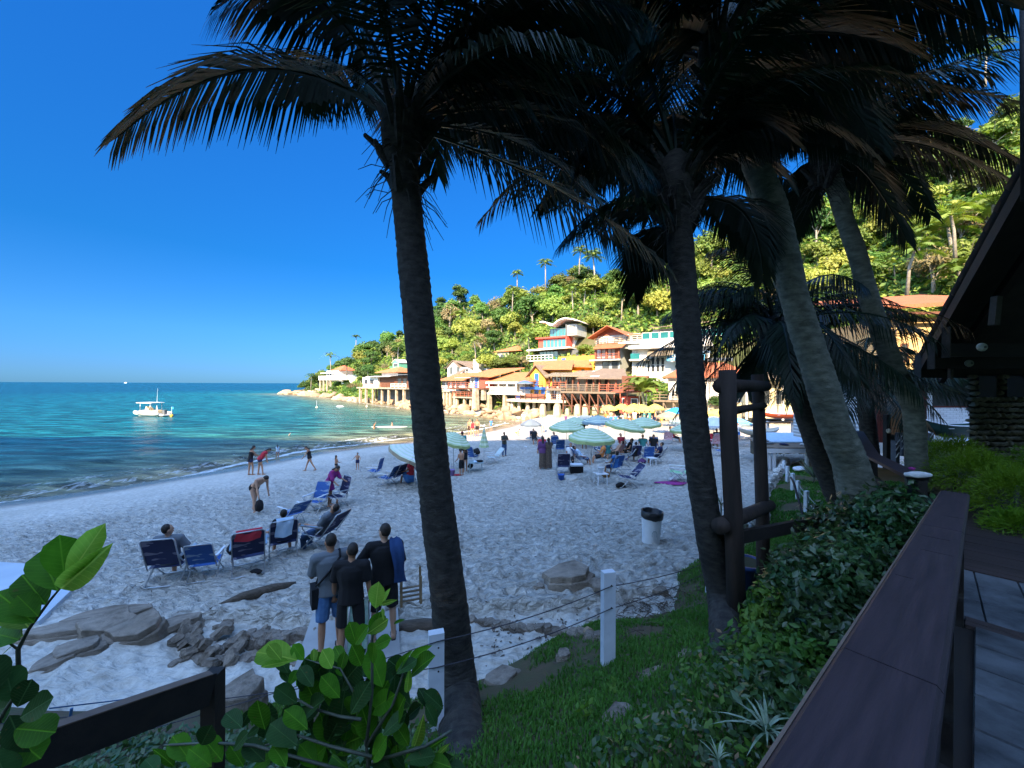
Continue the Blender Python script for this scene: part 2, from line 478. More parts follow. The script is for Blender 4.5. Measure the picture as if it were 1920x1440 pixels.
# ------------------------------------------------------------------ sea
def sea_material():
    m, nt, p, out = newmat('sea_water')
    a = N(nt, 'ShaderNodeAttribute', _attribute_name='off')      # metres from the water line, out to sea
    f = N(nt, 'ShaderNodeAttribute', _attribute_name='foam')
    tc = N(nt, 'ShaderNodeTexCoord')
    mr = N(nt, 'ShaderNodeMapRange', From__Min=0, From__Max=120); L(nt, a.outputs['Fac'], mr.inputs['Value'])
    nz = N(nt, 'ShaderNodeTexNoise', Scale=.045, Detail=4); L(nt, tc.outputs['Object'], nz.inputs['Vector'])
    ad = N(nt, 'ShaderNodeMath', _operation='MULTIPLY_ADD'); ad.inputs[1].default_value = .10; ad.inputs[2].default_value = -.05
    L(nt, nz.outputs['Fac'], ad.inputs[0])
    a2 = N(nt, 'ShaderNodeMath', _operation='ADD'); L(nt, mr.outputs[0], a2.inputs[0]); L(nt, ad.outputs[0], a2.inputs[1])
    r = ramp(nt, a2.outputs[0], [(0.0, (.20,.17,.10)), (.035, (.13,.16,.10)), (.10, (.030,.125,.105)), (.25, (.006,.10,.115)), (.6, (.003,.075,.105)), (1.0, (.002,.052,.090))])
    mv = N(nt, 'ShaderNodeMapping'); mv.inputs['Rotation'].default_value = (0,0,-.75); mv.inputs['Scale'].default_value = (.22,1.0,1); L(nt, tc.outputs['Object'], mv.inputs['Vector'])
    nv = N(nt, 'ShaderNodeTexNoise', Scale=.9, Detail=6, Roughness=.62); L(nt, mv.outputs[0], nv.inputs['Vector'])
    rv = ramp(nt, nv.outputs['Fac'], [(.38, .35), (.5, .9), (.62, 1.9)])  # light and dark wave streaks put into the water colour
    vm = N(nt, 'ShaderNodeMix', _data_type='RGBA', _blend_type='MULTIPLY'); vm.inputs[0].default_value = 1.0
    L(nt, r.outputs[0], vm.inputs[6]); L(nt, rv.outputs[0], vm.inputs[7]); r = vm
    # foam breaks up in lace
    mp = N(nt, 'ShaderNodeMapping'); mp.inputs['Rotation'].default_value = (0,0,.95); mp.inputs['Scale'].default_value = (1.0,.45,1); L(nt, tc.outputs['Object'], mp.inputs['Vector'])
    fn = N(nt, 'ShaderNodeTexNoise', Scale=2.6, Detail=8, Roughness=.72, Distortion=1.2); L(nt, mp.outputs[0], fn.inputs['Vector'])
    th = N(nt, 'ShaderNodeMath', _operation='SUBTRACT'); th.inputs[0].default_value = .93
    L(nt, f.outputs['Fac'], th.inputs[1])
    fs = N(nt, 'ShaderNodeMath', _operation='SUBTRACT'); L(nt, fn.outputs['Fac'], fs.inputs[0]); L(nt, th.outputs[0], fs.inputs[1])
    fm = N(nt, 'ShaderNodeMath', _operation='MULTIPLY', _use_clamp=True); fm.inputs[1].default_value = 6.0; L(nt, fs.outputs[0], fm.inputs[0])
    mx = N(nt, 'ShaderNodeMix', _data_type='RGBA'); mx.inputs[7].default_value = (.72,.76,.78,1)
    L(nt, fm.outputs[0], mx.inputs[0]); L(nt, r.outputs[2], mx.inputs[6]); L(nt, mx.outputs[2], p.inputs['Base Color'])
    rr = N(nt, 'ShaderNodeMapRange', To__Min=.24, To__Max=.8); L(nt, fm.outputs[0], rr.inputs['Value']); L(nt, rr.outputs[0], p.inputs['Roughness'])
    p.inputs['IOR'].default_value = 1.33
    p.inputs['Specular IOR Level'].default_value = .12
    mp2 = N(nt, 'ShaderNodeMapping'); mp2.inputs['Rotation'].default_value = (0,0,-.75); mp2.inputs['Scale'].default_value = (.42,1.0,1); L(nt, tc.outputs['Object'], mp2.inputs['Vector'])
    w1 = N(nt, 'ShaderNodeTexNoise', Scale=.55, Detail=7, Roughness=.6, Distortion=.4); L(nt, mp2.outputs[0], w1.inputs['Vector'])
    b = N(nt, 'ShaderNodeBump', Strength=1.0, Distance=1.6); L(nt, w1.outputs['Fac'], b.inputs['Height'])
    w2 = N(nt, 'ShaderNodeTexNoise', Scale=3.2, Detail=4, Roughness=.6); L(nt, mp2.outputs[0], w2.inputs['Vector'])
    b2 = N(nt, 'ShaderNodeBump', Strength=.9, Distance=.2); L(nt, w2.outputs['Fac'], b2.inputs['Height']); L(nt, b.outputs[0], b2.inputs['Normal'])
    L(nt, b2.outputs[0], p.inputs['Normal'])
    return m
X, Y, q = fan(9, 9000, 560, 420, -3.2, 1.2)
off = -sdist(X, Y, WLINE)
j = 2.2*(fbm(X*.10, Y*.10, 3, 41)-.45)*2
o2 = off + j
def hump(o, c, w): return np.exp(-((o-c)/w)**2)
beachy = sstep(66, 50, Y)
zz = np.zeros_like(X)
zz += .17*hump(o2, 2.6, .55)*beachy + .26*hump(o2, 6.2, .8)*beachy*sstep(.35,.6,fbm(X*.06+3,Y*.06,2,8)) + .10*hump(o2, 9.6, 1.2)*beachy
zz += .10*(fbm(X*.35, Y*.55, 4, 12)-.47)*2*sstep(1, 12, off)
zz = np.where(Y > 400, 0, zz)
brk = .55+.9*(fbm(X*.22, Y*.22, 3, 14)-.2)
foam = .58*hump(o2, .5, .5)*beachy + .52*brk*hump(o2, 1.9, .9)*beachy + .50*brk*hump(o2, 4.3, 1.3)*beachy + .62*brk*hump(o2, 5.7, .55)*beachy*sstep(.35,.55,fbm(X*.06+3,Y*.06,2,8)) + .20*hump(o2,8.5,1.6)*beachy
foam += .50*hump(off, .6, 1.2)*sstep(58, 66, Y)*(Y < 230)
zz = np.where(off < .5, np.maximum(zz*.3, 0) + .02*np.clip(off,-1,0), zz)
me = npmesh('sea', np.stack([X, Y, zz], 1), q, True, {'off': np.clip(off,0,4000), 'foam': foam})
me.materials.append(sea_material())
# nothing of the sheet is needed over dry land
bm = bmesh.new(); bm.from_mesh(me)
bm.verts.ensure_lookup_table()
kill = [bm.verts[i] for i in np.nonzero(off < -3.0)[0]]
bmesh.ops.delete(bm, geom=kill, context='VERTS')
bm.to_mesh(me); bm.free()
obj('sea', me, None, kind='structure')
# open water beside and behind
mb = MB(); mb.poly([(-6000,-3000,-.05),(-60,-3000,-.05),(-60,-40,-.05),(-40,0,-.05),(-30,9.2,-.05),(-6000,1900,-.05)])
mq = mb.mesh('water'); at = mq.attributes.new('off','FLOAT','POINT'); at.data.foreach_set('value', [400.]*6)
mq.materials.append(me.materials[0]); obj('water', mq, None, kind='structure')

# ------------------------------------------------------------------ grassy bank below the walkway
bx = np.linspace(-14, 16, 301); by = np.linspace(-3, 22, 251)
BX, BY = np.meshgrid(bx, by, indexing='ij')
bz = bank_h(BX.ravel(), BY.ravel())
cc = sdist(BX.ravel(), BY.ravel(), CLINE)
idx = np.arange(301*251).reshape(301,251)
q3 = np.stack([idx[:-1,:-1], idx[1:,:-1], idx[1:,1:], idx[:-1,1:]], -1).reshape(-1,4)
keep = (cc[q3].max(1) > -.6)
q3 = q3[keep]
me = npmesh('bank', np.stack([BX.ravel(), BY.ravel(), bz], 1), q3, True)
SOIL = pm('grass_soil', (.06,.065,.025), (.085,.06,.035), sc=2.2, rough=.95, bump=.6, bsc=18)
me.materials.append(SOIL)
obj('grassy_bank', me, None, kind='structure')

# grass blades: nobody could count them
def blades(n, region, hgt, seed, wid=.006):
    r = np.random.default_rng(seed)
    P = region(r, n)
    k = len(P)
    z = ground(P[:,0], P[:,1])
    az = r.uniform(0, 2*pi, k); h = hgt*r.uniform(.45, 1.2, k); lean = r.uniform(.1, .7, k)
    w = wid*r.uniform(.7,1.5,k)
    dx = np.cos(az); dy = np.sin(az)
    b0 = np.stack([P[:,0]-dy*w, P[:,1]+dx*w, z-.01], 1); b1 = np.stack([P[:,0]+dy*w, P[:,1]-dx*w, z-.01], 1)
    m0 = np.stack([P[:,0]+dx*h*lean*.35-dy*w*.7, P[:,1]+dy*h*lean*.35+dx*w*.7, z+h*.55], 1)
    m1 = np.stack([P[:,0]+dx*h*lean*.35+dy*w*.7, P[:,1]+dy*h*lean*.35-dx*w*.7, z+h*.55], 1)
    t = np.stack([P[:,0]+dx*h*lean, P[:,1]+dy*h*lean, z+h*(1-.3*lean)], 1)
    V = np.stack([b0,b1,m1,m0,t], 1).reshape(-1,3)
    i = np.arange(k)*5
    q = np.stack([i,i+1,i+2,i+3], 1); tt = np.stack([i+3,i+2,i+4], 1)
    me = bpy.data.meshes.new('grass')
    me.vertices.add(len(V)); me.vertices.foreach_set('co', V.astype(np.float32).ravel())
    loops = np.concatenate([q.ravel(), tt.ravel()]).astype(np.int32)
    me.loops.add(len(loops)); me.loops.foreach_set('vertex_index', loops)
    st = np.concatenate([np.arange(k)*4, k*4+np.arange(k)*3]).astype(np.int32)
    me.polygons.add(2*k); me.polygons.foreach_set('loop_start', st)
    me.update(calc_edges=True)
    return me
def walk_edge(Y): return .386+1.212*(Y-.6)
def grass_region(x0,x1,y0,y1,dens):
    def f(r, n):
        P = np.stack([r.uniform(x0,x1,n*2), r.uniform(y0,y1,n*2)], 1)
        c = sdist(P[:,0], P[:,1], CLINE)
        d = fbm(P[:,0]*1.1, P[:,1]*1.1, 3, 55)
        ok = (c > .02) & (P[:,0] < 1.212*P[:,1]-.42) & (d > dens*.45 + .25*r.uniform(0,1,len(P))*dens)
        ok &= ~((np.hypot(P[:,0]-1.75, P[:,1]-4.9) < .35*(.6+r.uniform(0,.6,len(P)))))
        return P[ok][:n]
    return f
GRASS = leafmat('grass_blades', (.045,.12,.015), (.09,.18,.03), sc=1.5, trans=.25, rough=.6, kind='Object')
me = blades(150000, grass_region(-3.5, 7.5, 1.8, 9.3, .72), .055, 5)
me.materials.append(GRASS); obj('grass', me, None, kind='stuff')
me = blades(50000, grass_region(5.5, 14, 9.3, 19.5, .6), .07, 6, .011)
me.materials.append(GRASS); obj('lawn_grass', me, None, kind='stuff')

# ------------------------------------------------------------------ wooded headland
ST = [ # foot px, foot Y, foot z | ridge px, ridge Y, ridge py
 (533,188,-.5, 538,200,739),(548,180,-.5, 560,200,735),(575,166,-.5, 590,198,722),(600,155,-.5, 622,196,703),(640,132,-.5, 660,180,684),(680,117,-.5, 700,168,664),
 (760,97,-.5, 775,152,614),(850,79,-.5, 865,135,582),(950,65,-.3, 985,118,568),(1060,58,.6, 1085,102,535),
 (1200,54,1.1, 1220,88,512),(1350,50,1.4, 1400,78,452),(1500,46,2.2, 1560,74,370),(1700,38,3.3, 1765,70,262),
 (1900,30,3.4, 1960,66,215),(2300,19,3.4, 2500,56,130),(3400,7,3.4, 4500,36,100),(9000,1.2,3.3,16000,3,500)]
SA = np.array([[(a-960)/FPX*b, b, c] for a,b,c,_,_,_ in ST]); SB = np.array([[(a-960)/FPX*b, b, CAMZ-(c-720)/FPX*b] for _,_,_,a,b,c in ST])
SA[-1] = (16, -8, 3.3); SB[-1] = (60, -14, 44)
tt = np.linspace(0, len(ST)-1, 260)
KS = np.arange(len(ST))
A = np.stack([np.interp(tt, KS, SA[:,i]) for i in range(3)], 1); B = np.stack([np.interp(tt, KS, SB[:,i]) for i in range(3)], 1)
def hill_pt(t, u):
    """t along the shore (station number), u from the foot (0) to the ridge (1)"""
    a = np.array([np.interp(t, KS, SA[:,i]) for i in range(3)]); b = np.array([np.interp(t, KS, SB[:,i]) for i in range(3)])
    return hill_eval(a, b, np.array(u), t)
def hill_eval(a, b, u, t):
    p = a[...,:2]+(b[...,:2]-a[...,:2])*u[...,None] if np.ndim(u) else a[:2]+(b[:2]-a[:2])*u
    uu = np.clip(u,0,1)
    prof = uu**1.3
    z = a[...,2]+(b[...,2]-a[...,2])*prof
    over = np.maximum(u-1, 0)
    z = z - over*10
    nz = (fbm(p[...,0]*.07+5, p[...,1]*.07, 4, 3)-.47)
    z = z + nz*5.0*np.minimum(uu*3,1)*np.minimum(1,(b[...,2]+1)/25)
    return p, z
us = np.linspace(-.03, 1.6, 90)
V = np.zeros((len(tt), len(us), 3))
for j_, u in enumerate(us):
    p, zz = hill_eval(A, B, np.full(len(tt), u), tt)
    V[:,j_,:2] = p; V[:,j_,2] = zz - (1.2 if u < 0 else 0)
idx = np.arange(len(tt)*len(us)).reshape(len(tt), len(us))
q4 = np.stack([idx[:-1,:-1], idx[1:,:-1], idx[1:,1:], idx[:-1,1:]], -1).reshape(-1,4)[:, ::-1]
me = npmesh('hill', V.reshape(-1,3), q4, True)
me.materials.append(pm('hill_earth', (.06,.075,.025), (.12,.10,.055), sc=.35, rough=.95, bump=.7, bsc=1.5))
obj('hill', me, None, kind='structure')

# ------------------------------------------------------------------ the hill behind the viewpoint, whose shade lies over the beach
nx, ny = 120, 60
gx = np.linspace(-170, 150, nx); gy = np.linspace(-8, -120, ny)
GX, GY = np.meshgrid(gx, gy, indexing='ij')
cre = -46 - .05*GX
prof = np.where(GY > cre, 1-sstep(0, 1, np.clip((GY-cre)/(-20-cre), 0, 1)), 1-.5*sstep(0,70,cre-GY))
crest = 47 + 9*(fbm(GX*.03, GX*0+2, 4, 91)-.45) - GX*.03
crest = crest*sstep(-170,-120,GX)
hz = prof*crest + 3.2 + 4*(fbm(GX*.08, GY*.08, 3, 92)-.45)*prof
hz = np.where(GX < -45, hz - 5*sstep(0,1,(-45-GX)/30)*(1-prof), hz)
idx = np.arange(nx*ny).reshape(nx, ny)
q5 = np.stack([idx[:-1,:-1], idx[:-1,1:], idx[1:,1:], idx[1:,:-1]], -1).reshape(-1,4)
me = npmesh('hillside', np.stack([GX.ravel(), GY.ravel(), hz.ravel()], 1), q5, True)
me.materials.append(pm('hillside_woods', (.07,.11,.03), (.12,.15,.05), sc=.4, rough=.95, bump=1.0, bsc=1.5))
obj('hillside', me, None, kind='structure')
# ------------------------------------------------------------------ coconut palms
BARK = pm('palm_bark', (.016,.015,.013), (.052,.048,.040), sc=9, rough=.9, bump=.8, bsc=28, stretch=(1,1,2.2), dist=.015)
BARK_PALE = pm('palm_bark_pale', (.08,.09,.068), (.19,.20,.16), sc=7, rough=.9, bump=.7, bsc=25, stretch=(1,1,2.2), dist=.012)
FROND_SHADED = leafmat('palm_frond_shaded', (.003,.013,.004), (.007,.023,.008), sc=1.5, trans=.12, rough=.45, var=.15, hue=.01)  # near-black green: shade of the near crowns put into the colour
FROND_SUN = leafmat('palm_frond_sunlit', (.10,.17,.03), (.20,.25,.05), sc=.5, trans=.3, rough=.45, var=.2, hue=.02)  # sunlit tone put into the frond colour
FROND_DRY = leafmat('palm_frond_dry', (.20,.13,.06), (.30,.21,.11), sc=1.5, trans=.15, rough=.7, var=.15, hue=.01)
STALK = pm('palm_stalk', (.10,.11,.05), (.16,.14,.07), sc=8, rough=.6)

def bez(p0, p1, p2, s): return p0*((1-s)**2) + p1*(2*s*(1-s)) + p2*(s*s)
def frond_mesh(p0, p1, p2, n=70, ll=.95, lw=.027, hang=.6, sweep=.55, seed=0, seg=2, rr=.03, start=.14, tipl=.35, ragged=.1):
    """one feather leaf: rachis along a curve, leaflets on both sides hanging under their weight"""
    r = random.Random(seed)
    p0 = Vector(p0); p1 = Vector(p1); p2 = Vector(p2)
    mb = MB()
    k = 9
    pts = [bez(p0, p1, p2, i/(k-1)) for i in range(k)]
    mb.tube(pts, [rr*(1-.86*i/(k-1)) for i in range(k)], 5 if seg > 1 else 4)
    Z = Vector((0,0,1))
    for i in range(n):
        s0 = start + (1-start)*(i+.5)/n
        for side in (-1, 1):
            s = min(1, s0 + r.uniform(-.3,.3)/n)
            if r.random() < ragged: continue
            c = bez(p0, p1, p2, s)
            t = ((p1-p0)*(1-s) + (p2-p1)*s).normalized()
            b = t.cross(Z)
            b = b.normalized() if b.length > .15 else t.orthogonal().normalized()
            b = b*side
            up = (b.cross(t)*side).normalized()
            x = (s-start)/(1-start)
            prof = min(1, .45+x*2.4) if x < .25 else 1-(1-tipl)*((x-.25)/.75)**1.6
            l = ll*prof*r.uniform(.86,1.08)
            d = (b*1.0 + t*(sweep+x*.9) + up*r.uniform(.05,.35)).normalized()
            pprev = c; dirv = d.copy()
            w = t - dirv*t.dot(dirv); w = w.normalized() if w.length > .05 else up
            wv = (w*.75+up*.4*side*0).normalized()*lw*.5
            ring = [(c-wv*.6, c+wv*.6)]
            for q in range(1, seg+1):
                dirv = (dirv + Vector((0,0,-1))*hang*(.9+.5*q)*r.uniform(.8,1.2)*.7).normalized()
                pprev = pprev + dirv*(l/seg)
                f = (1.0, 1.0, .75)[q] if q < seg else .12
                ring.append((pprev-wv*f, pprev+wv*f))
            vs = [v for pr in ring for v in pr]
            mb.add(vs, [(2*q, 2*q+1, 2*q+3, 2*q+2) for q in range(seg)])
    return mb

def trunk_mesh(pts, rads, ring=.085, n=16, seed=0, rough=.02):
    """stem with the ring scars of old leaves, each ring a small step"""
    r = random.Random(seed)
    P = [Vector(p) for p in pts]
    # Catmull-Rom through the points
    C = []
    ext = [P[0]*2-P[1]] + P + [P[-1]*2-P[-2]]
    for i in range(1, len(ext)-2):
        seglen = (ext[i+1]-ext[i]).length; m = max(2, int(seglen/.03))
        for j in range(m):
            t = j/m
            a, b, c, d = ext[i-1], ext[i], ext[i+1], ext[i+2]
            C.append((.5*((b*2)+(c-a)*t+(a*2-b*5+c*4-d)*t*t+(b*3-a-c*3+d)*t**3), rads[i-1]+(rads[i]-rads[i-1])*t))
    C.append((P[-1], rads[-1]))
    pos = 0; prev = None; out = []; rr = []; nxt = ring; amp = 0
    for c, q in C:
        if prev is not None: pos += (c-prev).length
        prev = c
        ph = (pos/ring) % 1.0
        out.append(c); rr.append(q*(1+.045*(1-ph)**2 + .012*math.sin(pos*7)))
    mb = MB(); mb.tube(out, rr, n, jit=rough)
    return mb

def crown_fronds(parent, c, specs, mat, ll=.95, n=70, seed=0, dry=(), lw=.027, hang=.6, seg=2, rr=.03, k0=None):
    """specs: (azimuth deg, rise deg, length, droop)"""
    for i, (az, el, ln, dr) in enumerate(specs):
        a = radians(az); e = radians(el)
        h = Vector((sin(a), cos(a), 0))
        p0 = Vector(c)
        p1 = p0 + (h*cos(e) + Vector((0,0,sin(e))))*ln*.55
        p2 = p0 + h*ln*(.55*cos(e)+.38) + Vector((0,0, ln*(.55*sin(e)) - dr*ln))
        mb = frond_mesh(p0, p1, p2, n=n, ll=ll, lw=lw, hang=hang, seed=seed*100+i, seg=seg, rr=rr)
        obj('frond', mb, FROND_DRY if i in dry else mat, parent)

def near_palm(label, pts, rads, specs, bark, seed, extra=(), ll=.9, n=84, boots=True, hang=.6, dry=(), mat=None, group='coconut palms along the walkway'):
    base = Vector(pts[0])
    t = thing('coconut_palm', label, 'palm tree', base, group=group)
    P = [Vector(p)-base for p in pts]
    obj('trunk', trunk_mesh(P, rads, seed=seed), bark, t)
    c = P[-1]
    if boots:
        # sheath of stubs and fibre under the crown
        mb = MB(); r = random.Random(seed)
        for i in range(26):
            a = r.uniform(0, 2*pi); z = -.75 + .8*r.random()
            u = Vector((cos(a), sin(a), 0)); q = c + u*rads[-1]*.8 + Vector((0,0,z))
            L_ = r.uniform(.15,.42)
            mb.tube([q, q+u*L_*.35+Vector((0,0,L_*.5)), q+u*L_*r.uniform(.5,.9)+Vector((0,0,L_*.9))], [.05,.04,.025], 5)
        for i in range(70):
            a = r.uniform(0, 2*pi); u = Vector((cos(a), sin(a), 0)); q = c + u*rads[-1]*.9 + Vector((0,0,-.9+.9*r.random()))
            d = u*r.uniform(.1,.35)+Vector((r.uniform(-.1,.1),r.uniform(-.1,.1),-r.uniform(0,.35)))
            mb.tube([q, q+d*.6, q+d+Vector((0,0,-.08))], [.006,.005,.003], 3)
        mb.ell(c+Vector((0,0,-.10)), rads[-1]*1.35, rads[-1]*1.35, .42, 14, 8)
        obj('leaf_base', mb, BARK, t)
    crown_fronds(t, c, specs, mat or FROND_SHADED, ll=ll, n=n, seed=seed, dry=dry, hang=hang)
    for j, (a1, a2, a0) in enumerate(extra):
        p0 = Vector(a0)-base if a0 is not None else c
        mb = frond_mesh(p0, Vector(a1)-base, Vector(a2)-base, n=n+34, ll=ll*1.05, lw=.028, hang=.46, seed=seed*77+j, rr=.035, ragged=.04)
        obj('frond', mb, FROND_SHADED, t)
    return t

def ring_specs(k, seed, l0=2.6, l1=3.4, az0=0, az1=360, low=False):
    r = random.Random(seed); out = []
    for i in range(k):
        az = az0 + (az1-az0)*(i+r.uniform(.1,.9))/k
        el = r.choice([-5, 15, 35, 55, 70]) + r.uniform(-8,8)
        if low: el = r.uniform(-35, 30)
        out.append((az, el, r.uniform(l0,l1), r.uniform(.15,.38) if el > 40 else r.uniform(.3,.55)))
    return out

# the tall one in the middle of the view
g = hit(878, 1425)
P1 = [g-Vector((0,0,.25)), W(862,1290,4.02), W(838,1080,4.0), W(815,900,4.0), W(790,650,4.0), W(768,440,4.0), W(757,330,4.0), W(752,235,4.0)]
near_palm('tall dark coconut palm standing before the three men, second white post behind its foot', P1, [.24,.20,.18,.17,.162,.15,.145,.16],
    ring_specs(10, 3, 2.4, 3.3, 20, 150) + [(0,60,3.0,.3),(35,75,3.0,.2),(60,45,3.4,.3),(85,25,3.2,.45),(110,50,3.2,.3),(75,62,3.6,.25),(95,70,3.2,.2),(-30,78,2.6,.15),(180,60,2.6,.2)],
    BARK, 1, extra=[
      (W(470,30,3.9), W(215,262,3.5), W(725,215,4.0)),
      (W(560,-130,3.8), W(400,20,3.3), W(730,180,4.0)),
      (W(600,-170,4.1), W(480,-30,4.0), W(735,170,4.0)),
      (W(1000,30,4.3), W(1060,250,4.7), W(770,200,4.0)),
      (W(960,-60,4.0), W(1180,60,4.4), W(775,170,4.0)),
      (W(860,60,4.3), W(905,215,4.6), W(765,205,4.0)),
      (W(620,60,4.5), W(560,180,5.2), W(730,200,4.0)),
      (W(680,-200,3.8), W(560,-200,3.2), W(740,170,4.0))], ll=.86)

# second palm, by the log frame
g = hit(1383, 1245)
P2 = [g-Vector((0,0,.25)), W(1358,1130,4.5), W(1328,980,4.5), W(1303,800,4.5), W(1288,620,4.5), W(1276,480,4.5), W(1268,380,4.5), W(1265,330,4.5)]
near_palm('dark coconut palm with its foot in the grass left of the log frame', P2, [.20,.165,.15,.15,.15,.145,.145,.16],
    [(az_, (38,55,68)[i_ % 3], 2.9, .18) for i_, az_ in enumerate(range(-90,100,17))] + [(0,45,3.2,.35),(-40,55,3.2,.3),(-70,40,3.1,.4),(60,60,3.2,.25),(120,50,3.0,.35),(30,50,3.2,.3),(90,45,3.0,.3),(150,70,3,.2),(-60,65,3,.2),(-20,75,3.0,.2),(20,80,3,.2)],
    BARK, 2, extra=[
      (W(1160,320,4.4), W(1052,455,4.2), W(1250,420,4.5)),
      (W(1215,395,4.9), W(1188,545,5.3), W(1250,430,4.5)),
      (W(1120,170,4.4), W(1075,330,4.4), W(1260,330,4.5)),
      (W(1130,80,4.6), W(985,200,4.8), W(1260,300,4.5)),
      (W(1420,330,4.9), W(1430,520,5.2), W(1275,380,4.5)),
      (W(1350,150,4.2), W(1480,260,4.2), W(1275,330,4.5)),
      (W(1180,-60,4.3), W(1080,20,4.4), W(1262,300,4.5))], ll=.68)

# thick leaning palm beside the walkway
P3 = [W(1628,990,5.35), W(1612,930,5.3), W(1596,870,5.3), W(1563,790,5.25), W(1535,700,5.2), W(1490,560,5.1), W(1468,460,5.0), W(1447,380,4.95), W(1412,300,4.9), W(1372,190,4.8), W(1340,90,4.8)]
near_palm('thickest leaning coconut palm, rising out of the shrubs beside the railing', P3, [.25,.22,.20,.19,.18,.16,.155,.15,.15,.155,.16],
    [(0,35,3.4,.2),(-60,55,3.4,.2),(60,45,3.4,.2),(180,60,3.2,.25),(120,40,3.2,.3),(-90,60,3.2,.25),(-30,70,3.4,.15),(30,60,3.4,.2),(90,55,3.4,.25),(150,50,3.2,.3),(-120,45,3.2,.3),(210,40,3.2,.3),(75,75,3.0,.1),(-10,55,3.4,.2),(45,25,3.4,.25),(100,25,3.2,.3),(-75,30,3.2,.2),(-45,40,3.3,.15),(-100,70,3.0,.1),(15,80,3.2,.1),(165,70,3.2,.15),(195,75,3.2,.15)],
    BARK_PALE, 3, extra=[
      (W(1540,20,4.4), W(1700,95,4.2), W(1345,90,4.8)),
      (W(1640,-120,4.2), W(1895,10,3.9), W(1350,80,4.8)),
      (W(1560,100,5.2), W(1640,270,5.6), W(1350,110,4.8)),
      (W(1470,120,4.6), W(1560,240,4.6), W(1350,110,4.8)),
      (W(1260,0,4.6), W(1170,130,4.4), W(1335,90,4.8)),
      (W(1280,-100,4.4), W(1120,-10,4.2), W(1335,80,4.8))], ll=.95)

# slender palm whose stem runs just behind the thick one
P4 = [W(1592,930,8.2), W(1570,830,8.1), W(1540,740,8.0), W(1508,640,7.9), W(1486,579,7.85), W(1464,528,7.8), W(1447,469,7.75), W(1429,415,7.7), W(1405,340,7.6), W(1380,250,7.5)]
near_palm('slender pale coconut palm crossing behind the thickest trunk', P4, [.19,.16,.14,.135,.13,.125,.125,.125,.12,.13],
    [(a_*26+7, (20,45,65,35,55)[a_ % 5], 3.6, .25) for a_ in range(14)], BARK_PALE, 4, ll=.9, n=60)

# right-hand palm growing beside the far walkway
P5 = [W(1724,915,7.1), W(1719,865,7.1), W(1715,796,7.1), W(1709,754,7.1), W(1681,699,7.05), W(1661,646,7.0), W(1630,560,6.95), W(1608,480,6.9), W(1585,415,6.85), W(1565,350,6.8), W(1540,280,6.7)]
near_palm('pale coconut palm with a bent stem, standing in the walkway before the wooden door', P5, [.18,.16,.145,.155,.155,.145,.14,.135,.13,.13,.15],
    [(0,60,3.2,.2),(20,75,3.2,.2),(60,65,3.2,.2),(330,60,3,.2),(120,60,3,.3),(180,65,3,.3),(240,60,3,.3),(290,55,3,.3),(90,45,3.2,.3),(150,35,3,.35),(270,30,2.8,.35)],
    BARK_PALE, 5, extra=[
      (W(1700,120,6.2), W(1912,190,5.4), W(1555,270,6.6)),
      (W(1700,185,6.4), W(1905,300,6.0), W(1555,275,6.6)),
      (W(1690,215,6.2), W(1905,345,5.6), W(1558,280,6.6)),
      (W(1640,230,6.8), W(1745,400,7.4), W(1558,280,6.6)),
      (W(1620,280,6.6), W(1700,450,6.6), W(1560,290,6.6)),
      (W(1500,300,7.0), W(1480,460,7.6), W(1535,290,6.6)),
      (W(1660,60,6.4), W(1830,60,6.0), W(1550,260,6.6))], ll=.85, n=84)

# low dark palm between the trunks
P6 = [W(1580,930,8.6), W(1545,860,8.6), W(1516,780,8.5), W(1492,715,8.5), W(1470,660,8.4), W(1452,615,8.4)]
near_palm('low dark coconut palm with drooping crown between the lawn and the leaning trunks', P6, [.30,.25,.235,.23,.22,.21],
    ring_specs(14, 21, 2.4, 3.4) + ring_specs(12, 22, 2.2, 3.2, low=True) + [(0,60,3.4,.3),(-40,70,3.4,.2),(40,70,3.4,.2),(90,60,3.2,.3),(-90,60,3.2,.3),(180,55,3.0,.3)],
    BARK, 6, extra=[
      (W(1340,575,8.2), W(1195,680,8.0), W(1450,600,8.4)),
      (W(1340,500,8.6), W(1270,620,8.8), W(1450,590,8.4)),
      (W(1420,440,8.4), W(1330,470,8.4), W(1450,590,8.4)),
      (W(1580,540,8.8), W(1720,590,9.2), W(1455,600,8.4)),
      (W(1560,620,8.2), W(1660,740,8.0), W(1455,610,8.4)),
      (W(1420,660,8.0), W(1400,730,7.8), W(1450,620,8.4))], ll=.95, n=60, hang=.75)

# smaller palm at the far end of the walkway
P7 = [W(1632,850,11.5), W(1628,800,11.5), W(1622,750,11.5), W(1618,700,11.4)]
near_palm('short palm with brown hanging fronds by the white wall beyond the railing', P7, [.22,.20,.19,.19],
    ring_specs(14, 31, 2.6, 3.6) + ring_specs(8, 32, 2.4, 3.2, low=True), BARK, 7, dry=(15,18,20), extra=[
      (W(1700,560,10.5), W(1740,640,10.2), W(1620,680,11.4)),
      (W(1700,600,10.8), W(1745,700,10.4), W(1620,690,11.4)),
      (W(1540,600,11.8), W(1500,700,12), W(1620,680,11.4))], ll=.95, n=56)

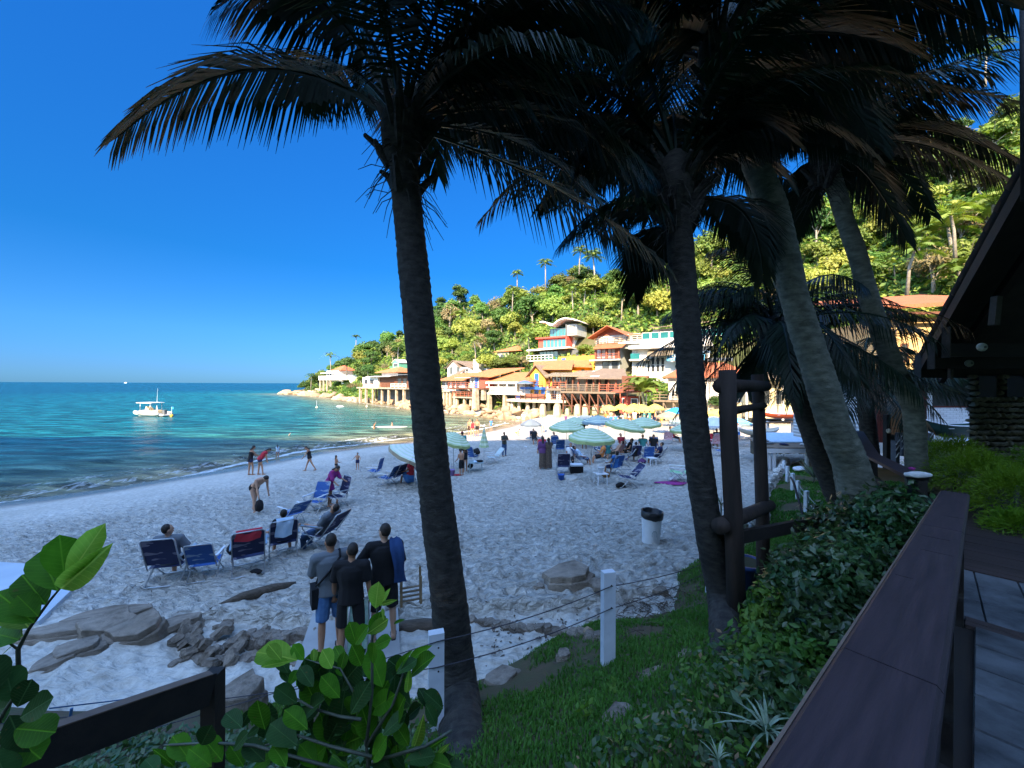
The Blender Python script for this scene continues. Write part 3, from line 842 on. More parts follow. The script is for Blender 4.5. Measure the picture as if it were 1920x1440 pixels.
# the sunlit yellow-green palm before the deck houses
base = W(1206,789,46.5); base.z = 1.1
t = thing('coconut_palm', 'small bright yellow-green coconut palm standing on the sunny sand before the red hut', 'palm tree', base)
c = Vector((-.1,0,3.3))
obj('trunk', trunk_mesh([(0,0,-.2),(.15,0,1.1),(.05,0,2.3),tuple(c)], [.22,.17,.15,.17], ring=.16), BARK_PALE, t)
for i in range(26):
    r = random.Random(i+500); az = i*360/26*2.4+r.uniform(-8,8); el = [80,62,45,70,25,52][i%6]
    a = radians(az); e = radians(el); h = Vector((sin(a),cos(a),0)); ln = r.uniform(3.2,4.2)
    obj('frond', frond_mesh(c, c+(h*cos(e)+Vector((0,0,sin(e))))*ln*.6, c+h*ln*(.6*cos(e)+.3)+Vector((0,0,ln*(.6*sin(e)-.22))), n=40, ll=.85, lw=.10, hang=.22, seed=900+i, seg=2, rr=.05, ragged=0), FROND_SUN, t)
# ------------------------------------------------------------------ houses of the headland
WHITE = pm('white_render', (.78,.76,.72), (.62,.60,.56), sc=.8, rough=.85, bump=.15, var=.04)
CREAM = pm('cream_render', (.62,.55,.42), (.52,.45,.34), sc=.9, rough=.85)
YELLOW = pm('yellow_render', (.80,.44,.07), (.66,.34,.05), sc=.8, rough=.85)
GREYW = pm('grey_render', (.42,.44,.41), (.33,.35,.33), sc=.7, rough=.85)
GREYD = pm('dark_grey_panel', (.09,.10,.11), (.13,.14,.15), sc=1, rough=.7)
REDW = pm('red_wall', (.55,.09,.06), (.42,.07,.05), sc=1.2, rough=.8)
BROWNW = pm('brown_timber', (.16,.065,.035), (.10,.04,.025), sc=3, rough=.75, stretch=(1,1,6))
REDWOOD = pm('red_timber', (.33,.10,.055), (.23,.07,.04), sc=3, rough=.7, stretch=(1,1,5))
WOODG = pm('weathered_timber', (.22,.17,.12), (.13,.10,.075), sc=4, rough=.85, stretch=(5,1,1), bump=.3)
BLUEP = pm('blue_paint', (.03,.14,.52), (.025,.10,.42), sc=2, rough=.5)
GREENP = pm('green_paint', (.12,.38,.26), (.10,.30,.2), sc=2, rough=.6)
CONC = pm('weathered_concrete', (.42,.37,.28), (.25,.20,.13), sc=1.1, rough=.95, bump=.6, bsc=5)
GLASSD = pm('dark_window_glass', (.03,.035,.04), (.06,.065,.07), sc=.8, rough=.12, spec=.6)
TEAL = pm('teal_glass', (.03,.19,.19), (.02,.12,.13), sc=.5, rough=.12, spec=.6)
CURTAIN = pm('window_white', (.66,.66,.64), (.42,.44,.46), sc=1.5, rough=.4)
def roofmat(name, a, b, sc=18):
    m, nt, p, out = newmat(name)
    v = coords(nt, 'Object')
    nz = N(nt, 'ShaderNodeTexNoise', Scale=1.3, Detail=6, Roughness=.7); L(nt, v, nz.inputs['Vector'])
    r = ramp(nt, nz.outputs['Fac'], [(.3, a), (.7, b)])
    wv = N(nt, 'ShaderNodeTexWave', Scale=sc/6.28, Distortion=.4); wv.inputs['Detail'].default_value = 1
    L(nt, v, wv.inputs['Vector'])
    r2 = ramp(nt, wv.outputs['Fac'], [(0, .62), (.5, 1.0)])
    mx = N(nt, 'ShaderNodeMix', _data_type='RGBA', _blend_type='MULTIPLY'); mx.inputs[0].default_value = .6
    L(nt, r.outputs[0], mx.inputs[6]); L(nt, r2.outputs[0], mx.inputs[7]); L(nt, mx.outputs[2], p.inputs['Base Color'])
    bp = N(nt, 'ShaderNodeBump', Strength=.8, Distance=.08); L(nt, wv.outputs['Fac'], bp.inputs['Height']); L(nt, bp.outputs[0], p.inputs['Normal'])
    p.inputs['Roughness'].default_value = .85
    return m
TILE = roofmat('clay_roof_tiles', (.62,.20,.085), (.46,.14,.07))
TILEO = roofmat('orange_roof_tiles', (.66,.26,.10), (.52,.19,.08))
TILEB = roofmat('brown_roof_tiles', (.32,.24,.17), (.22,.16,.12))
THATCH = roofmat('thatch', (.46,.38,.26), (.32,.25,.16), 40)
SHEET = pm('pale_roof_sheet', (.62,.60,.56), (.50,.48,.44), sc=1, rough=.6)

HYAW = -39.7
rr0 = random.Random(8)
KEEP = []       # (x, y, radius) kept free of trees
class House:
    def __init__(s, name, label, cat, px, Y, py, yaw=HYAW, keep=7, group=None):
        """front left corner at floor level"""
        s.o = W(px, py, Y); s.yaw = radians(yaw)
        s.t = thing(name, label, cat, s.o, s.yaw, group)
        s.ux = Vector((cos(s.yaw), sin(s.yaw))); s.uy = Vector((-sin(s.yaw), cos(s.yaw)))
        if keep: s.keep(4, 3, keep)
    def keep(s, x, y, r):
        q = Vector((s.o.x, s.o.y)) + s.ux*x + s.uy*y
        KEEP.append((q.x, q.y, r))
    def X(s, px, y=0.0):
        k = (px-960)/FPX; O = Vector((s.o.x, s.o.y)) + s.uy*y
        return (k*O.y - O.x)/(s.ux.x - k*s.ux.y)
    def D(s, px, x=0.0):
        k = (px-960)/FPX; O = Vector((s.o.x, s.o.y)) + s.ux*x
        return (k*O.y - O.x)/(s.uy.x - k*s.uy.y)
    def Z(s, py, x=0.0, y=0.0):
        yy = s.o.y + s.ux.y*x + s.uy.y*y
        return CAMZ-(py-720)/FPX*yy - s.o.z
    def p(s, name, mb, m, parent=None, label=None):
        return obj(name, mb, m, parent or s.t, label=label)
    def box(s, name, m, *b, label=None):
        return s.p(name, MB().box(*b), m, label=label)
    def win(s, x0, x1, z0, z1, y=0.0, face='f', fm=None, gm=None, n=1, name='window', f=.09, h=0):
        """window: frame standing proud of the wall, panes set in it"""
        fm = fm or WHITE; gm = gm or GLASSD
        mb = MB()
        def bx(mb, a0, a1, c0, c1, d0, d1):
            if face == 'f': mb.box(a0, a1, y-d1, y-d0, c0, c1)
            else: mb.box(y+d0, y+d1, a0, a1, c0, c1)
        bx(mb, x0-f, x1+f, z1, z1+f, -.05, .06); bx(mb, x0-f, x1+f, z0-f, z0, -.05, .09)
        bx(mb, x0-f, x0, z0, z1, -.05, .06); bx(mb, x1, x1+f, z0, z1, -.05, .06)
        for i in range(1, n):
            xm = x0+(x1-x0)*i/n; bx(mb, xm-.04, xm+.04, z0, z1, -.05, .05)
        if h: zm = z0+(z1-z0)*h; bx(mb, x0, x1, zm-.03, zm+.03, -.045, .045)
        w = s.p(name, mb, fm)
        for i in range(n):
            g = MB(); bx(g, x0+(x1-x0)*i/n+.001, x0+(x1-x0)*(i+1)/n-.001, z0, z1, -.05, .012)
            s.p('pane', g, gm, w)
        return w
    def door(s, x0, x1, z0, z1, m, y=0.0, face='f'):
        mb = MB(); k = MB()
        if face == 'f': mb.box(x0, x1, y-.07, y+.02, z0, z1); k.box(x1-.15, x1-.09, y-.12, y-.07, z0+1, z0+1.1)
        else: mb.box(y-.02, y+.07, x0, x1, z0, z1); k.box(y+.07, y+.12, x0+.09, x0+.15, z0+1, z0+1.1)
        d = s.p('door', mb, m); s.p('handle', k, GREYD, d)
    def rail(s, pts, z, h=1.0, m=None, step=1.3, nr=3, cap=.09, parent=None, post=.09):
        """open railing: posts, cross rails and a top rail along local (x, y) points"""
        m = m or WHITE; mb = MB()
        for (ax, ay), (bx_, by_) in zip(pts[:-1], pts[1:]):
            Ln = math.hypot(bx_-ax, by_-ay); k = max(1, round(Ln/step))
            for i in range(k+1):
                x = ax+(bx_-ax)*i/k; y = ay+(by_-ay)*i/k
                mb.box(x-post/2, x+post/2, y-post/2, y+post/2, z, z+h-.02)
            for j in range(nr):
                zz = z+h*(j+1)/(nr+.0) - .04
                mb.bar((ax,ay,zz), (bx_,by_,zz), cap*.75 if j < nr-1 else cap*1.2, cap)
        return s.p('railing', mb, m, parent)
    def slab(s, name, m, x0, x1, y0, y1, z, th=.25):
        return s.box(name, m, x0, x1, y0, y1, z-th, z)
    def gable(s, x0, x1, y0, y1, z, h, m, axis='y', ov=.5, th=.14, name='roof'):
        """ridge along the axis; slabs with thickness, overhanging by ov"""
        mb = MB()
        if axis == 'x':
            ym = (y0+y1)/2; sl = h/((y1-y0)/2)
            for a, b, sg in ((y0-ov, ym, 1), (ym, y1+ov, -1)):
                za = z-ov*sl if sg > 0 else z+h; zb = z+h if sg > 0 else z-ov*sl
                mb.prism([(x0-ov,a,za),(x0-ov,b,zb),(x0-ov,b,zb+th),(x0-ov,a,za+th)], (x1-x0+2*ov,0,0))
        else:
            xm = (x0+x1)/2; sl = h/((x1-x0)/2)
            for a, b, sg in ((x0-ov, xm, 1), (xm, x1+ov, -1)):
                za = z-ov*sl if sg > 0 else z+h; zb = z+h if sg > 0 else z-ov*sl
                mb.prism([(a,y0-ov,za),(a,y0-ov,za+th),(b,y0-ov,zb+th),(b,y0-ov,zb)], (0,y1-y0+2*ov,0))
        return s.p(name, mb, m)
    def gwall(s, x0, x1, y0, y1, z, h, m, axis='y'):
        """triangular wall under a gable"""
        mb = MB()
        if axis == 'y': mb.prism([(x0,y0,z),(x1,y0,z),((x0+x1)/2,y0,z+h)], (0,y1-y0,0))
        else: mb.prism([(x0,y0,z),(x0,(y0+y1)/2,z+h),(x0,y1,z)], (x1-x0,0,0))
        return s.p('gable', mb, m)
    def hip(s, x0, x1, y0, y1, z, h, m, ov=.5, inset=None, th=.12, name='roof'):
        a0, a1, b0, b1 = x0-ov, x1+ov, y0-ov, y1+ov
        ins = min(a1-a0, b1-b0)/2 if inset is None else inset
        mb = MB()
        if a1-a0 >= b1-b0: R = [(a0+ins,(b0+b1)/2), (a1-ins,(b0+b1)/2)]
        else: R = [((a0+a1)/2,b0+ins), ((a0+a1)/2,b1-ins)]
        for zz, fl in ((z, False),(z+th, True)):
            pass
        B = [(a0,b0,z),(a1,b0,z),(a1,b1,z),(a0,b1,z)]; T = [(x,y,z+th) for x,y,_ in B]; Rr = [(x,y,z+h+th) for x,y in R]
        v = B+T+Rr
        if a1-a0 >= b1-b0: top = [(4,5,9,8),(5,6,9),(6,7,8,9),(7,4,8)]
        else: top = [(4,5,8),(5,6,9,8),(6,7,9),(7,4,8,9)]
        mb.add(v, top+[(0,3,2,1),(0,1,5,4),(1,2,6,5),(2,3,7,6),(3,0,4,7)])
        return s.p(name, mb, m)
    def shed(s, pts, m, th=.14, name='roof'):
        mb = MB(); mb.prism([tuple(q) for q in pts], (0,0,th)); return s.p(name, mb, m)
    def pillar(s, x, y, z0, z1, w=.5, m=None, taper=1.15):
        mb = MB(); a = w/2; b = a*taper
        mb.add([(x-b,y-b,z0),(x+b,y-b,z0),(x+b,y+b,z0),(x-b,y+b,z0),(x-a,y-a,z1),(x+a,y-a,z1),(x+a,y+a,z1),(x-a,y+a,z1)],
               [(0,3,2,1),(4,5,6,7),(0,1,5,4),(1,2,6,5),(2,3,7,6),(3,0,4,7)])
        return s.p('pillar', mb, m or CONC)

# --- white house on the point
h = House('white_villa', 'tiny white villa with a scrap of red roof among the trees on the point', 'house', 612, 158, 712, keep=9)
x1 = h.X(655); z1 = h.Z(697)
h.box('wall', WHITE, 0, x1*.55, 0, 6, -1, z1); h.box('annexe', WHITE, x1*.5, x1, 1.5, 7, -2, z1*.45)
h.slab('terrace', WHITE, -1.5, x1*.9, -2.5, .2, 0, .5); h.rail([(-1.5,-2.4),(x1*.9,-2.4)], 0, 1.1, WHITE, 2, 2, .2, post=.2)
h.hip(x1*.25, x1*.62, .5, 6, z1+.02, 2.0, TILE, .7); h.slab('canopy', WHITE, -2, x1*.3, -1.5, 3, z1*.75, .3)
for i in range(3): h.win(1+i*2.2, 2.2+i*2.2, .7, 2.2)
for i in range(4): h.pillar(-1+i*3, -2, -5, -.5, .5)
h.keep(3,-5,8)

# --- long house with the red pyramid roof, on stilts
h = House('stilt_house', 'long low house with a red pyramid roof and a brown deck on stilts', 'house', 676, 108, 727, keep=9)
xa = h.X(769); h.keep(xa*.6,4,9); h.keep(xa,4,7)
h.slab('deck', CONC, 0, xa, -1.2, 6, 0, .35)
h.box('wall', WHITE, h.X(676), h.X(705), .6, 7, 0, 2.7); h.box('timber_wall', BROWNW, h.X(705), xa, 1.2, 7, 0, 2.9)
xr0, xr1 = h.X(701), h.X(736)
h.box('attic', WHITE, xr0+.6, xr1-.6, 2, 7, 2.71, 3.9); h.hip(xr0, xr1, 1.2, 8, 3.9, 1.5, TILEO, .6)
h.shed([(h.X(690),-.8,2.75),(h.X(735),-.8,2.75),(h.X(735),2.2,3.0),(h.X(690),2.2,3.0)], SHEET)
h.shed([(h.X(736),-.9,3.15),(xa+.5,-.9,3.15),(xa+.5,7,3.5),(h.X(736),7,3.5)], GREYD)
for a, b in ((680,686),(690,697)): h.win(h.X(a), h.X(b), .9, 2.1, .6)
for a, b in ((738,745),(748,755),(758,765)): h.win(h.X(a), h.X(b), .6, 2.3, 1.2, fm=BROWNW)
h.rail([(0,-1.1),(h.X(738),-1.1)], 0, 1.0, BROWNW, 1.6, 2); h.rail([(h.X(740),-1.15),(xa,-1.15)], 0, 1.0, WHITE, 1.6, 3)
for q in (681,692,705,719,733,748,763): h.pillar(h.X(q), -.7+rr0.uniform(-.2,.3), -4.6, -.35, rr0.uniform(.38,.55))
for q in (687,726,757): h.pillar(h.X(q), 3, -4, -.35, .4)
h.box('underdeck_shade_panel', GREYD, 2, xa, 4.2, 5, -4.5, -.36)  # dark panel added for the shade between the stilts
# --- green tower house
h = House('tower_house', 'narrow green two-storey house with a gable, peeping over the stilt house', 'house', 736, 114, 704, keep=6)
x1 = h.X(748)
h.box('wall', GREENP, 0, x1, 0, 3, -3, 3.6); h.gwall(0, x1, 0, 3, 3.6, .9, GREENP); h.gable(0, x1, 0, 3, 3.62, .9, SHEET, ov=.25)
h.win(.5, x1-.5, 2.3, 3.3, fm=WHITE); h.win(.5, x1-.5, .2, 1.3, fm=WHITE); h.slab('balcony', WHITE, -.2, x1+.2, -.8, 0, 1.7, .12); h.rail([(-.2,-.75),(x1+.2,-.75)], 1.7, .8, GREENP, .8, 2)

# --- white house with the brown gable and the white tower
h = House('gabled_house', 'white house with a brown gabled roof and a square white tower at its right end', 'house', 839, 90, 706, keep=7)
x1 = h.X(882); zt = h.Z(690); h.keep(x1,4,6)
h.box('wall', WHITE, 0, x1, 0, 6, -2, zt); h.gwall(0, x1*.55, 0, .3, zt, 1.5, WHITE); h.gable(0, x1*.55, 0, 6, zt+.02, 1.5, TILEB, ov=.4)
h.shed([(x1*.27,.2,zt+1.45),(x1*.27,5.8,zt+1.6),(x1+.4,6.2,zt+.5),(x1+.4,-.4,zt-.3)], TILEB)
h.win(h.X(844), h.X(848), .5, 2.1, fm=GREYW); h.win(h.X(857), h.X(861), .5, 2.1, fm=GREYW); h.win(h.X(868), h.X(878), .3, 1.6, fm=WHITE, n=2)
xt0 = h.X(884); xt1 = h.X(894)
h.box('tower', WHITE, xt0, xt1, .5, 2.2, -2, h.Z(677)); h.box('buttress', WHITE, xt0-.6, xt1+.5, .7, 2, -2, h.Z(696))
h.rail([(h.X(862),-1),(xt0,-1)], 0, .9, WHITE, 1, 2); h.slab('terrace', WHITE, h.X(858), xt1, -1.1, 0, 0, .5)

# --- low house with white balustrade
h = House('low_house', 'low white house with sagging red roof and white balustrade, left of the brown deck', 'house', 826, 79, 732.5, keep=7)
x1 = h.X(866); h.keep(x1*.8,4,6)
h.box('wall', WHITE, 0, x1, .8, 6, 0, 2.1); h.slab('deck', CONC, -.5, x1+.8, -.8, 6, 0, .3)
h.shed([(-.8,-.5,1.95),(x1+1,-.5,1.95),(x1+.6,6,3.6),(0,6,3.6)], TILEO)
h.shed([(-2,3,2.4),(h.X(846,3),3,2.4),(h.X(846,3),7.5,4.6),(-2,7.5,4.3)], TILEB, name='rear_roof')
for a, b in ((829,834),(838,843),(848,852),(856,861)): h.win(h.X(a,.8), h.X(b,.8), .3, 1.8, .8, fm=REDWOOD)
h.rail([(-.5,-.75),(x1,-.75)], 0, .95, WHITE, 1.3, 3)
for q in (829,836,842,848,856): h.pillar(h.X(q), -.4, -2.9, -.3, .45)
# --- house with long brown deck
h = House('deck_house', 'white and rust-red house with a long brown railing and a small lower balcony', 'house', 851, 76, 727, keep=7)
x1 = h.X(917); h.keep(x1*.8,4,6)
h.slab('deck', BROWNW, -.2, x1, -1.4, 1, 0, .28); h.rail([(-.2,-1.3),(x1,-1.3)], 0, 1.0, REDWOOD, 1.2, 3)
xb = h.X(882,1); xc = h.X(902,1)
h.box('wall', WHITE, xb, xc, 1, 6, 0, 2.3); h.box('red_wall', REDW, xc, h.X(919,1), .6, 6, 0, 1.9)
h.shed([(xb-.6,-.2,2.2),(h.X(921),-.2,1.9),(h.X(944),6,3.7),(xb+1.5,6,3.7)], TILEO)
h.win(h.X(884,1), h.X(888,1), .9, 1.9, 1); h.door(h.X(891,1), h.X(896,1), 0, 1.95, BLUEP, 1)
h.win(h.X(898,1), h.X(901,1), .7, 1.9, 1)
for a in (865,872,879): h.pillar(h.X(a), 1.6, -2.5, -.28, .3, WHITE)
zl = h.Z(744, h.X(880)); h.slab('balcony', CONC, h.X(861), h.X(899), -1.8, 1, zl, .22); h.rail([(h.X(861),-1.7),(h.X(899),-1.7)], zl, .95, REDWOOD, 1.1, 3)
for a in (866,880,892): h.pillar(h.X(a), -1.2, zl-1.6, zl-.22, .4)
h.pillar(h.X(904), -1.7, -4.0, -.1, .85, taper=1.2)
h.pillar(h.X(913), -.9, -2.2, -.28, .6); h.win(h.X(862,1.6), h.X(878,1.6), .2, 1.8, 1.6, fm=BROWNW, n=3)
h.box('back_wall', WHITE, h.X(852,1.6), xb-.01, 1.65, 6, 0, 2.0)

# --- white veranda house with hipped roof
h = House('veranda_house', 'white veranda house with the broad red hipped roof and white balustrade', 'house', 921, 71, 735.5, keep=7)
x1 = h.X(987); h.keep(x1,4,7); zc = h.Z(716, x1*.5)
h.slab('deck', WHITE, -.5, x1+.3, -1.0, 6, 0, .35)
h.box('wall', WHITE, .3, x1, 1.0, 6.5, 0, zc); h.box('fascia', WHITE, -.6, x1+.5, -.9, -.7, zc-.35, zc+.0)
h.hip(-.1, x1+.6, -.4, 7.5, zc+.005, h.Z(699, 4, 3)-zc, TILEO, .5, inset=3.0)
h.rail([(-.4,-.9),(h.X(972),-.9)], 0, 1.0, WHITE, 1.2, 4, .12)
for a, b in ((926,931),(934,939),(942,948)): h.win(h.X(a,1), h.X(b,1), .4, 2.0, 1.0, gm=CURTAIN, n=2)
h.win(h.X(953,1), h.X(963,1), .5, 2.0, 1.0); h.door(h.X(966,1), h.X(973,1), 0, 2.1, CREAM, 1.0)
for a in (922,940,956,973): h.pillar(h.X(a), -.75, 0, zc-.35, .16, WHITE, 1)
h.pillar(h.X(921), -.6, -3.8, -.36, .75); h.pillar(h.X(951), -.6, -3.3, -.36, .55)
mb = MB()
for a in (930,936,945): mb.bar((h.X(a),-.3,-.4), (h.X(a+8),3.2,-3.2), .14)
h.p('strut', mb, WOODG); h.box('underdeck_shade_panel', GREYD, .4, x1, 3.3, 6, -3.6, -.36)  # dark panel added for the shade under the veranda deck
h.shed([(h.X(985),1.0,zc+.1),(h.X(998),1.0,zc+.1),(h.X(1003,6),6,zc+2.0),(h.X(985),6,zc+2.2)], TILE, name='side_roof')

# --- yellow and blue house
h = House('yellow_house', 'bright yellow house with blue doors, blue balcony and two orange tiled roofs', 'house', 994, 67, 744, keep=7)
x1 = h.X(1022); zt = h.Z(702, 2); zb = h.Z(725.5, 2); h.keep(x1+2,4,7); h.keep(x1+7,6,7)
h.box('wall', YELLOW, 0, x1, 0, 7, 0, zt); h.gwall(0, x1, 0, .3, zt, 1.5, YELLOW)
h.gable(0, x1, 0, 7, zt+.02, 1.5, TILEB, ov=.7)
h.slab('balcony', BLUEP, -1.3, x1+.2, -1.1, 0, zb, .4); h.rail([(-.2,-1.0),(x1+.1,-1.0)], zb, 1.0, BROWNW, .9, 3)
h.door(h.X(1002.5), h.X(1010), zb, zb+2.3, BLUEP); h.door(h.X(1015), h.X(1023)-.1, 0, 1.75, BLUEP)
h.win(h.X(1003), h.X(1009), .5, 1.35, fm=BLUEP, n=2, h=.5)
zr = h.Z(693.5, 6, 1)
h.box('long_wall', YELLOW, x1, h.X(1076,1.5), 1.5, 7, 0, zr-.1)
h.shed([(h.X(1001,.5),.2,zr+.15),(h.X(1072,.2),.2,zr-.05),(h.X(1076,6),6,zr+1.9),(h.X(1001,6),6,zr+1.9)], TILEO)
yz = 9; xu0, xu1 = h.X(1047,yz), h.X(1090,yz)
h.box('upper_wall', YELLOW, xu0, xu1+3.5, yz, yz+5, 1.5, h.Z(669, xu0, yz)); h.win(h.X(1053,yz), h.X(1061,yz), h.Z(677.5,xu0,yz), h.Z(671.5,xu0,yz), yz, fm=YELLOW, gm=BLUEP)
za = h.Z(688, h.X(1080,7), 7)
h.shed([(h.X(1052,6.2),6.2,za+.1),(h.X(1112,6.2),6.2,za-.2),(h.X(1104,9.1),9.1,za+1.3),(h.X(1045,9.1),9.1,za+1.5)], TILEO, name='middle_roof')
h.win(h.X(1090,7.2), h.X(1096,7.2), za-1.5, za-.4, 7.2, fm=YELLOW, gm=BLUEP); h.box('side_wall', YELLOW, x1+1, h.X(1112,7.2), 7.2, 10, 1, za-.02)
h.shed([(h.X(1088,9.5),9.5,za+1.6),(h.X(1116,9.5),9.5,za+.7),(h.X(1116,12),12,za+1.6),(h.X(1092,12),12,za+2.6)], TILE, name='rear_roof')
# the bar terrace below it
h = House('beach_terrace', 'cream terrace with brown railings and square pillars below the yellow house', 'terrace', 957, 65.5, 747.5, yaw=-30, keep=7)
x1 = h.X(1066); h.keep(x1*.6,3,6); h.keep(x1,4,6)
mb = MB(); n = 10
pts = [(x1*i/n, -1.2-1.2*math.sin(pi*i/n)) for i in range(n+1)]
mb.prism([(a,b,-.38) for a,b in pts]+[(x1,5,-.38),(0,5,-.38)], (0,0,.38)); h.p('slab', mb, CREAM)
h.rail(pts[2:], 0, .95, BROWNW, 1.1, 3)
for q in (958,964,977,992,1005): h.pillar(h.X(q), -.6, -3.4, -.38, .40, CREAM if q > 960 else CONC)
for q in (1012,1030,1048,1060): h.pillar(h.X(q,.5), .5, -3.0, -.38, .45, CONC)
for q in (1030,1049): h.pillar(h.X(q,.2), .2, 0, 2.2, .7, WHITE, 1)
h.box('underdeck_shade_panel', GREYD, .5, x1, 4.2, 5, -3.4, -.4)  # dark panel added for the shade behind the terrace pillars
h.box('back_wall', WHITE, h.X(1024,2.5), x1+2, 2.6, 5, 0, 2.2); h.box('blue_wall', BLUEP, .2, h.X(975,1.5), 1.5, 1.7, 0, .9)
for q in (1032,1042,1054): h.win(h.X(q,2.6), h.X(q+6,2.6), .3, 1.9, 2.6, fm=BROWNW)
mb = MB(); mb.box(h.X(995), h.X(1030), -1.6, -1.52, .15, .85); h.p('windbreak', mb, REDWOOD)
# small blue parasol roof by the balcony
# --- timber restaurant on stilts
h = House('timber_restaurant', 'open brown timber restaurant on a long trussed deck above the beach', 'restaurant', 1029, 62, 727.5, yaw=-34, keep=7)
xm = h.X(1065); x2 = h.X(1163); h.keep(xm+3,4,7); h.keep(x2,4,6)
h.slab('deck', WOODG, 0, xm, -1, 6, 0, .35); h.rail([(0,-.9),(xm,-.9)], 0, 1.0, REDWOOD, 1.0, 3)
z2 = h.Z(733, (xm+x2)/2)
h.slab('lower_deck', WOODG, xm-.3, x2+1, -2, 5, z2, .3); h.rail([(xm-.3,-1.9),(x2*.78,-1.9)], z2, 1.05, WOODG, .95, 4); h.rail([(x2*.79,-1.9),(x2+1,-1.9)], z2, 1.05, REDWOOD, 1.1, 3)
zr = h.Z(705, xm)
for q in (1030,1041,1051,1062,1074,1085): h.pillar(h.X(q,-.4), -.4, 0, zr, .2, BROWNW, 1)
h.shed([(h.X(1022,-1),-1.2,zr-.05),(h.X(1106,-1),-1.2,zr-.15),(h.X(1142,5),5,zr+.9),(h.X(1045,5),5,zr+.9)], THATCH)
h.shed([(h.X(1104,-1),-1,zr-.2),(h.X(1122,-1),-1,zr-.2),(h.X(1141,4),4,zr+.8),(h.X(1112,4),4,zr+.8)], WHITE, name='white_awning')
h.box('back_wall', WHITE, 0, x2-3, 3, 6, z2, zr-.1); h.box('brown_wall', REDWOOD, .2, h.X(1048,1), 1, 1.2, 0, 1.0)
for q in (1036,1052,1066): h.win(h.X(q,3), h.X(q+10,3), .6, 2.1, 3, fm=BROWNW, n=2)
z3 = h.Z(710, h.X(1130))
for q in (1084,1100,1113,1124,1141,1155): h.pillar(h.X(q,-1.2), -1.2, z2, z3, .17, REDWOOD, 1)
h.shed([(h.X(1080,-2),-2,z3),(h.X(1178,-2),-2,z3-.1),(h.X(1170,4),4,z3+1.5),(h.X(1128,4),4,z3+1.6)], TILEB, name='lower_roof')
for q in (1102,1118,1134): h.win(h.X(q,2.5), h.X(q+9,2.5), z2+.1, z2+2.0, 2.5, fm=CREAM, gm=GLASSD)
h.box('cream_wall', CREAM, h.X(1095,2.5), x2, 2.5, 2.9, z2, z3)
mb = MB()
xs = [h.X(q) for q in (1066,1082,1098,1114,1130,1146,1160)]
for i, x in enumerate(xs):
    for y in (-1.8, 1.5): mb.bar((x,y,z2-.3), (x,y,z2-3.2), .16)
    if i+1 < len(xs):
        mb.bar((x,-1.8,z2-.35), (xs[i+1],-1.8,z2-2.6), .12); mb.bar((x,1.5,z2-.35), (xs[i+1],-1.8,z2-2.9), .1)
    mb.bar((x,-1.8,z2-.4),(x,4,z2-2.8), .12)
mb.bar((xs[0],-1.8,z2-2.2),(xs[-1],-1.8,z2-2.2), .1)
h.p('truss', mb, BROWNW); h.box('underdeck_shade_panel', GREYD, 0, xs[4], 3.4, 4, -4.2, z2-.32)  # dark panel added for the shade behind the deck truss
h.box('boat_store', GREYW, h.X(1120,1.6), h.X(1150,1.6), 1.6, 3.3, z2-2.6, z2-.32)

# --- modern house with the wave roof
h = House('modern_house', 'modern three-storey house of teal glass and red panels under a white wave-shaped roof', 'house', 1007, 80, 676, yaw=-33, keep=8)
h.keep(8,4,9)
xA = h.X(1043); zs1 = h.Z(657, 4)
h.box('lower_storey', GREYD, h.X(1007), h.X(1082), .6, 8, -4, zs1)
g = h.win(h.X(1009), xA, .1, zs1-.15, .6, fm=GREYD, gm=TEAL, n=5)
h.slab('terrace', GREYW, -1.5, xA+1, -1.8, .6, 0, .3); h.rail([(-1.5,-1.7),(xA,-1.7)], 0, 1.0, WHITE, .9, 2)
h.shed([(h.X(987,-1.5),-1.5,zs1),(h.X(1068,-1.5),-1.5,zs1+.25),(h.X(1086,5),5,zs1+.3),(h.X(1007,5),5,zs1+.2)], WHITE, .3, name='slab')
zr0 = h.Z(650, 5, 1); zr1 = h.Z(630, 5, 1)
h.box('middle_storey', REDW, h.X(1008,1), h.X(1062,1), 1.3, 8, zr0-.6, zr1-.1)
h.win(h.X(1017,1), h.X(1060,1)-.1, zr0, zr1-.55, 1.28, fm=REDW, gm=TEAL, n=6)
h.slab('red_slab', REDW, h.X(1005,1), h.X(1063,1), .6, 8, zr1, .3)
xr = h.X(1062,1); h.box('red_side', REDW, xr-.05, xr+.2, .6, h.D(1079, xr), zr0-.8, zr1)
h.box('white_pier', WHITE, xr+.2, xr+.6, 3.5, 6.5, -1, zr1)
zt = h.Z(614, 6, 2); 
h.box('upper_storey', TEAL, h.X(1029,1.5), h.X(1061,1.5), 1.9, 7, zr1, zt); h.win(h.X(1030,1.5), h.X(1060,1.5), zr1+.1, zt-.2, 1.85, fm=GREYD, gm=TEAL, n=5)
xg = h.X(1062,1.2); xg2 = h.X(1081,1.2)
h.box('box_room', GREYW, xg, xg2, 1.2, 6.5, zr1+.05, h.Z(608, xg, 1.2)); h.win(xg+.5, xg2-.5, zr1+.5, h.Z(611, xg, 1.2)-.2, 1.2, fm=GREYD, gm=GREYW)
h.box('black_panel', GREYD, xg-.15, xg+.12, 1.0, 1.19, zr1, zt+.6)
mb = MB(); prev = None; k = 24; xw0 = h.X(1017,1); xw1 = h.X(1087,1)
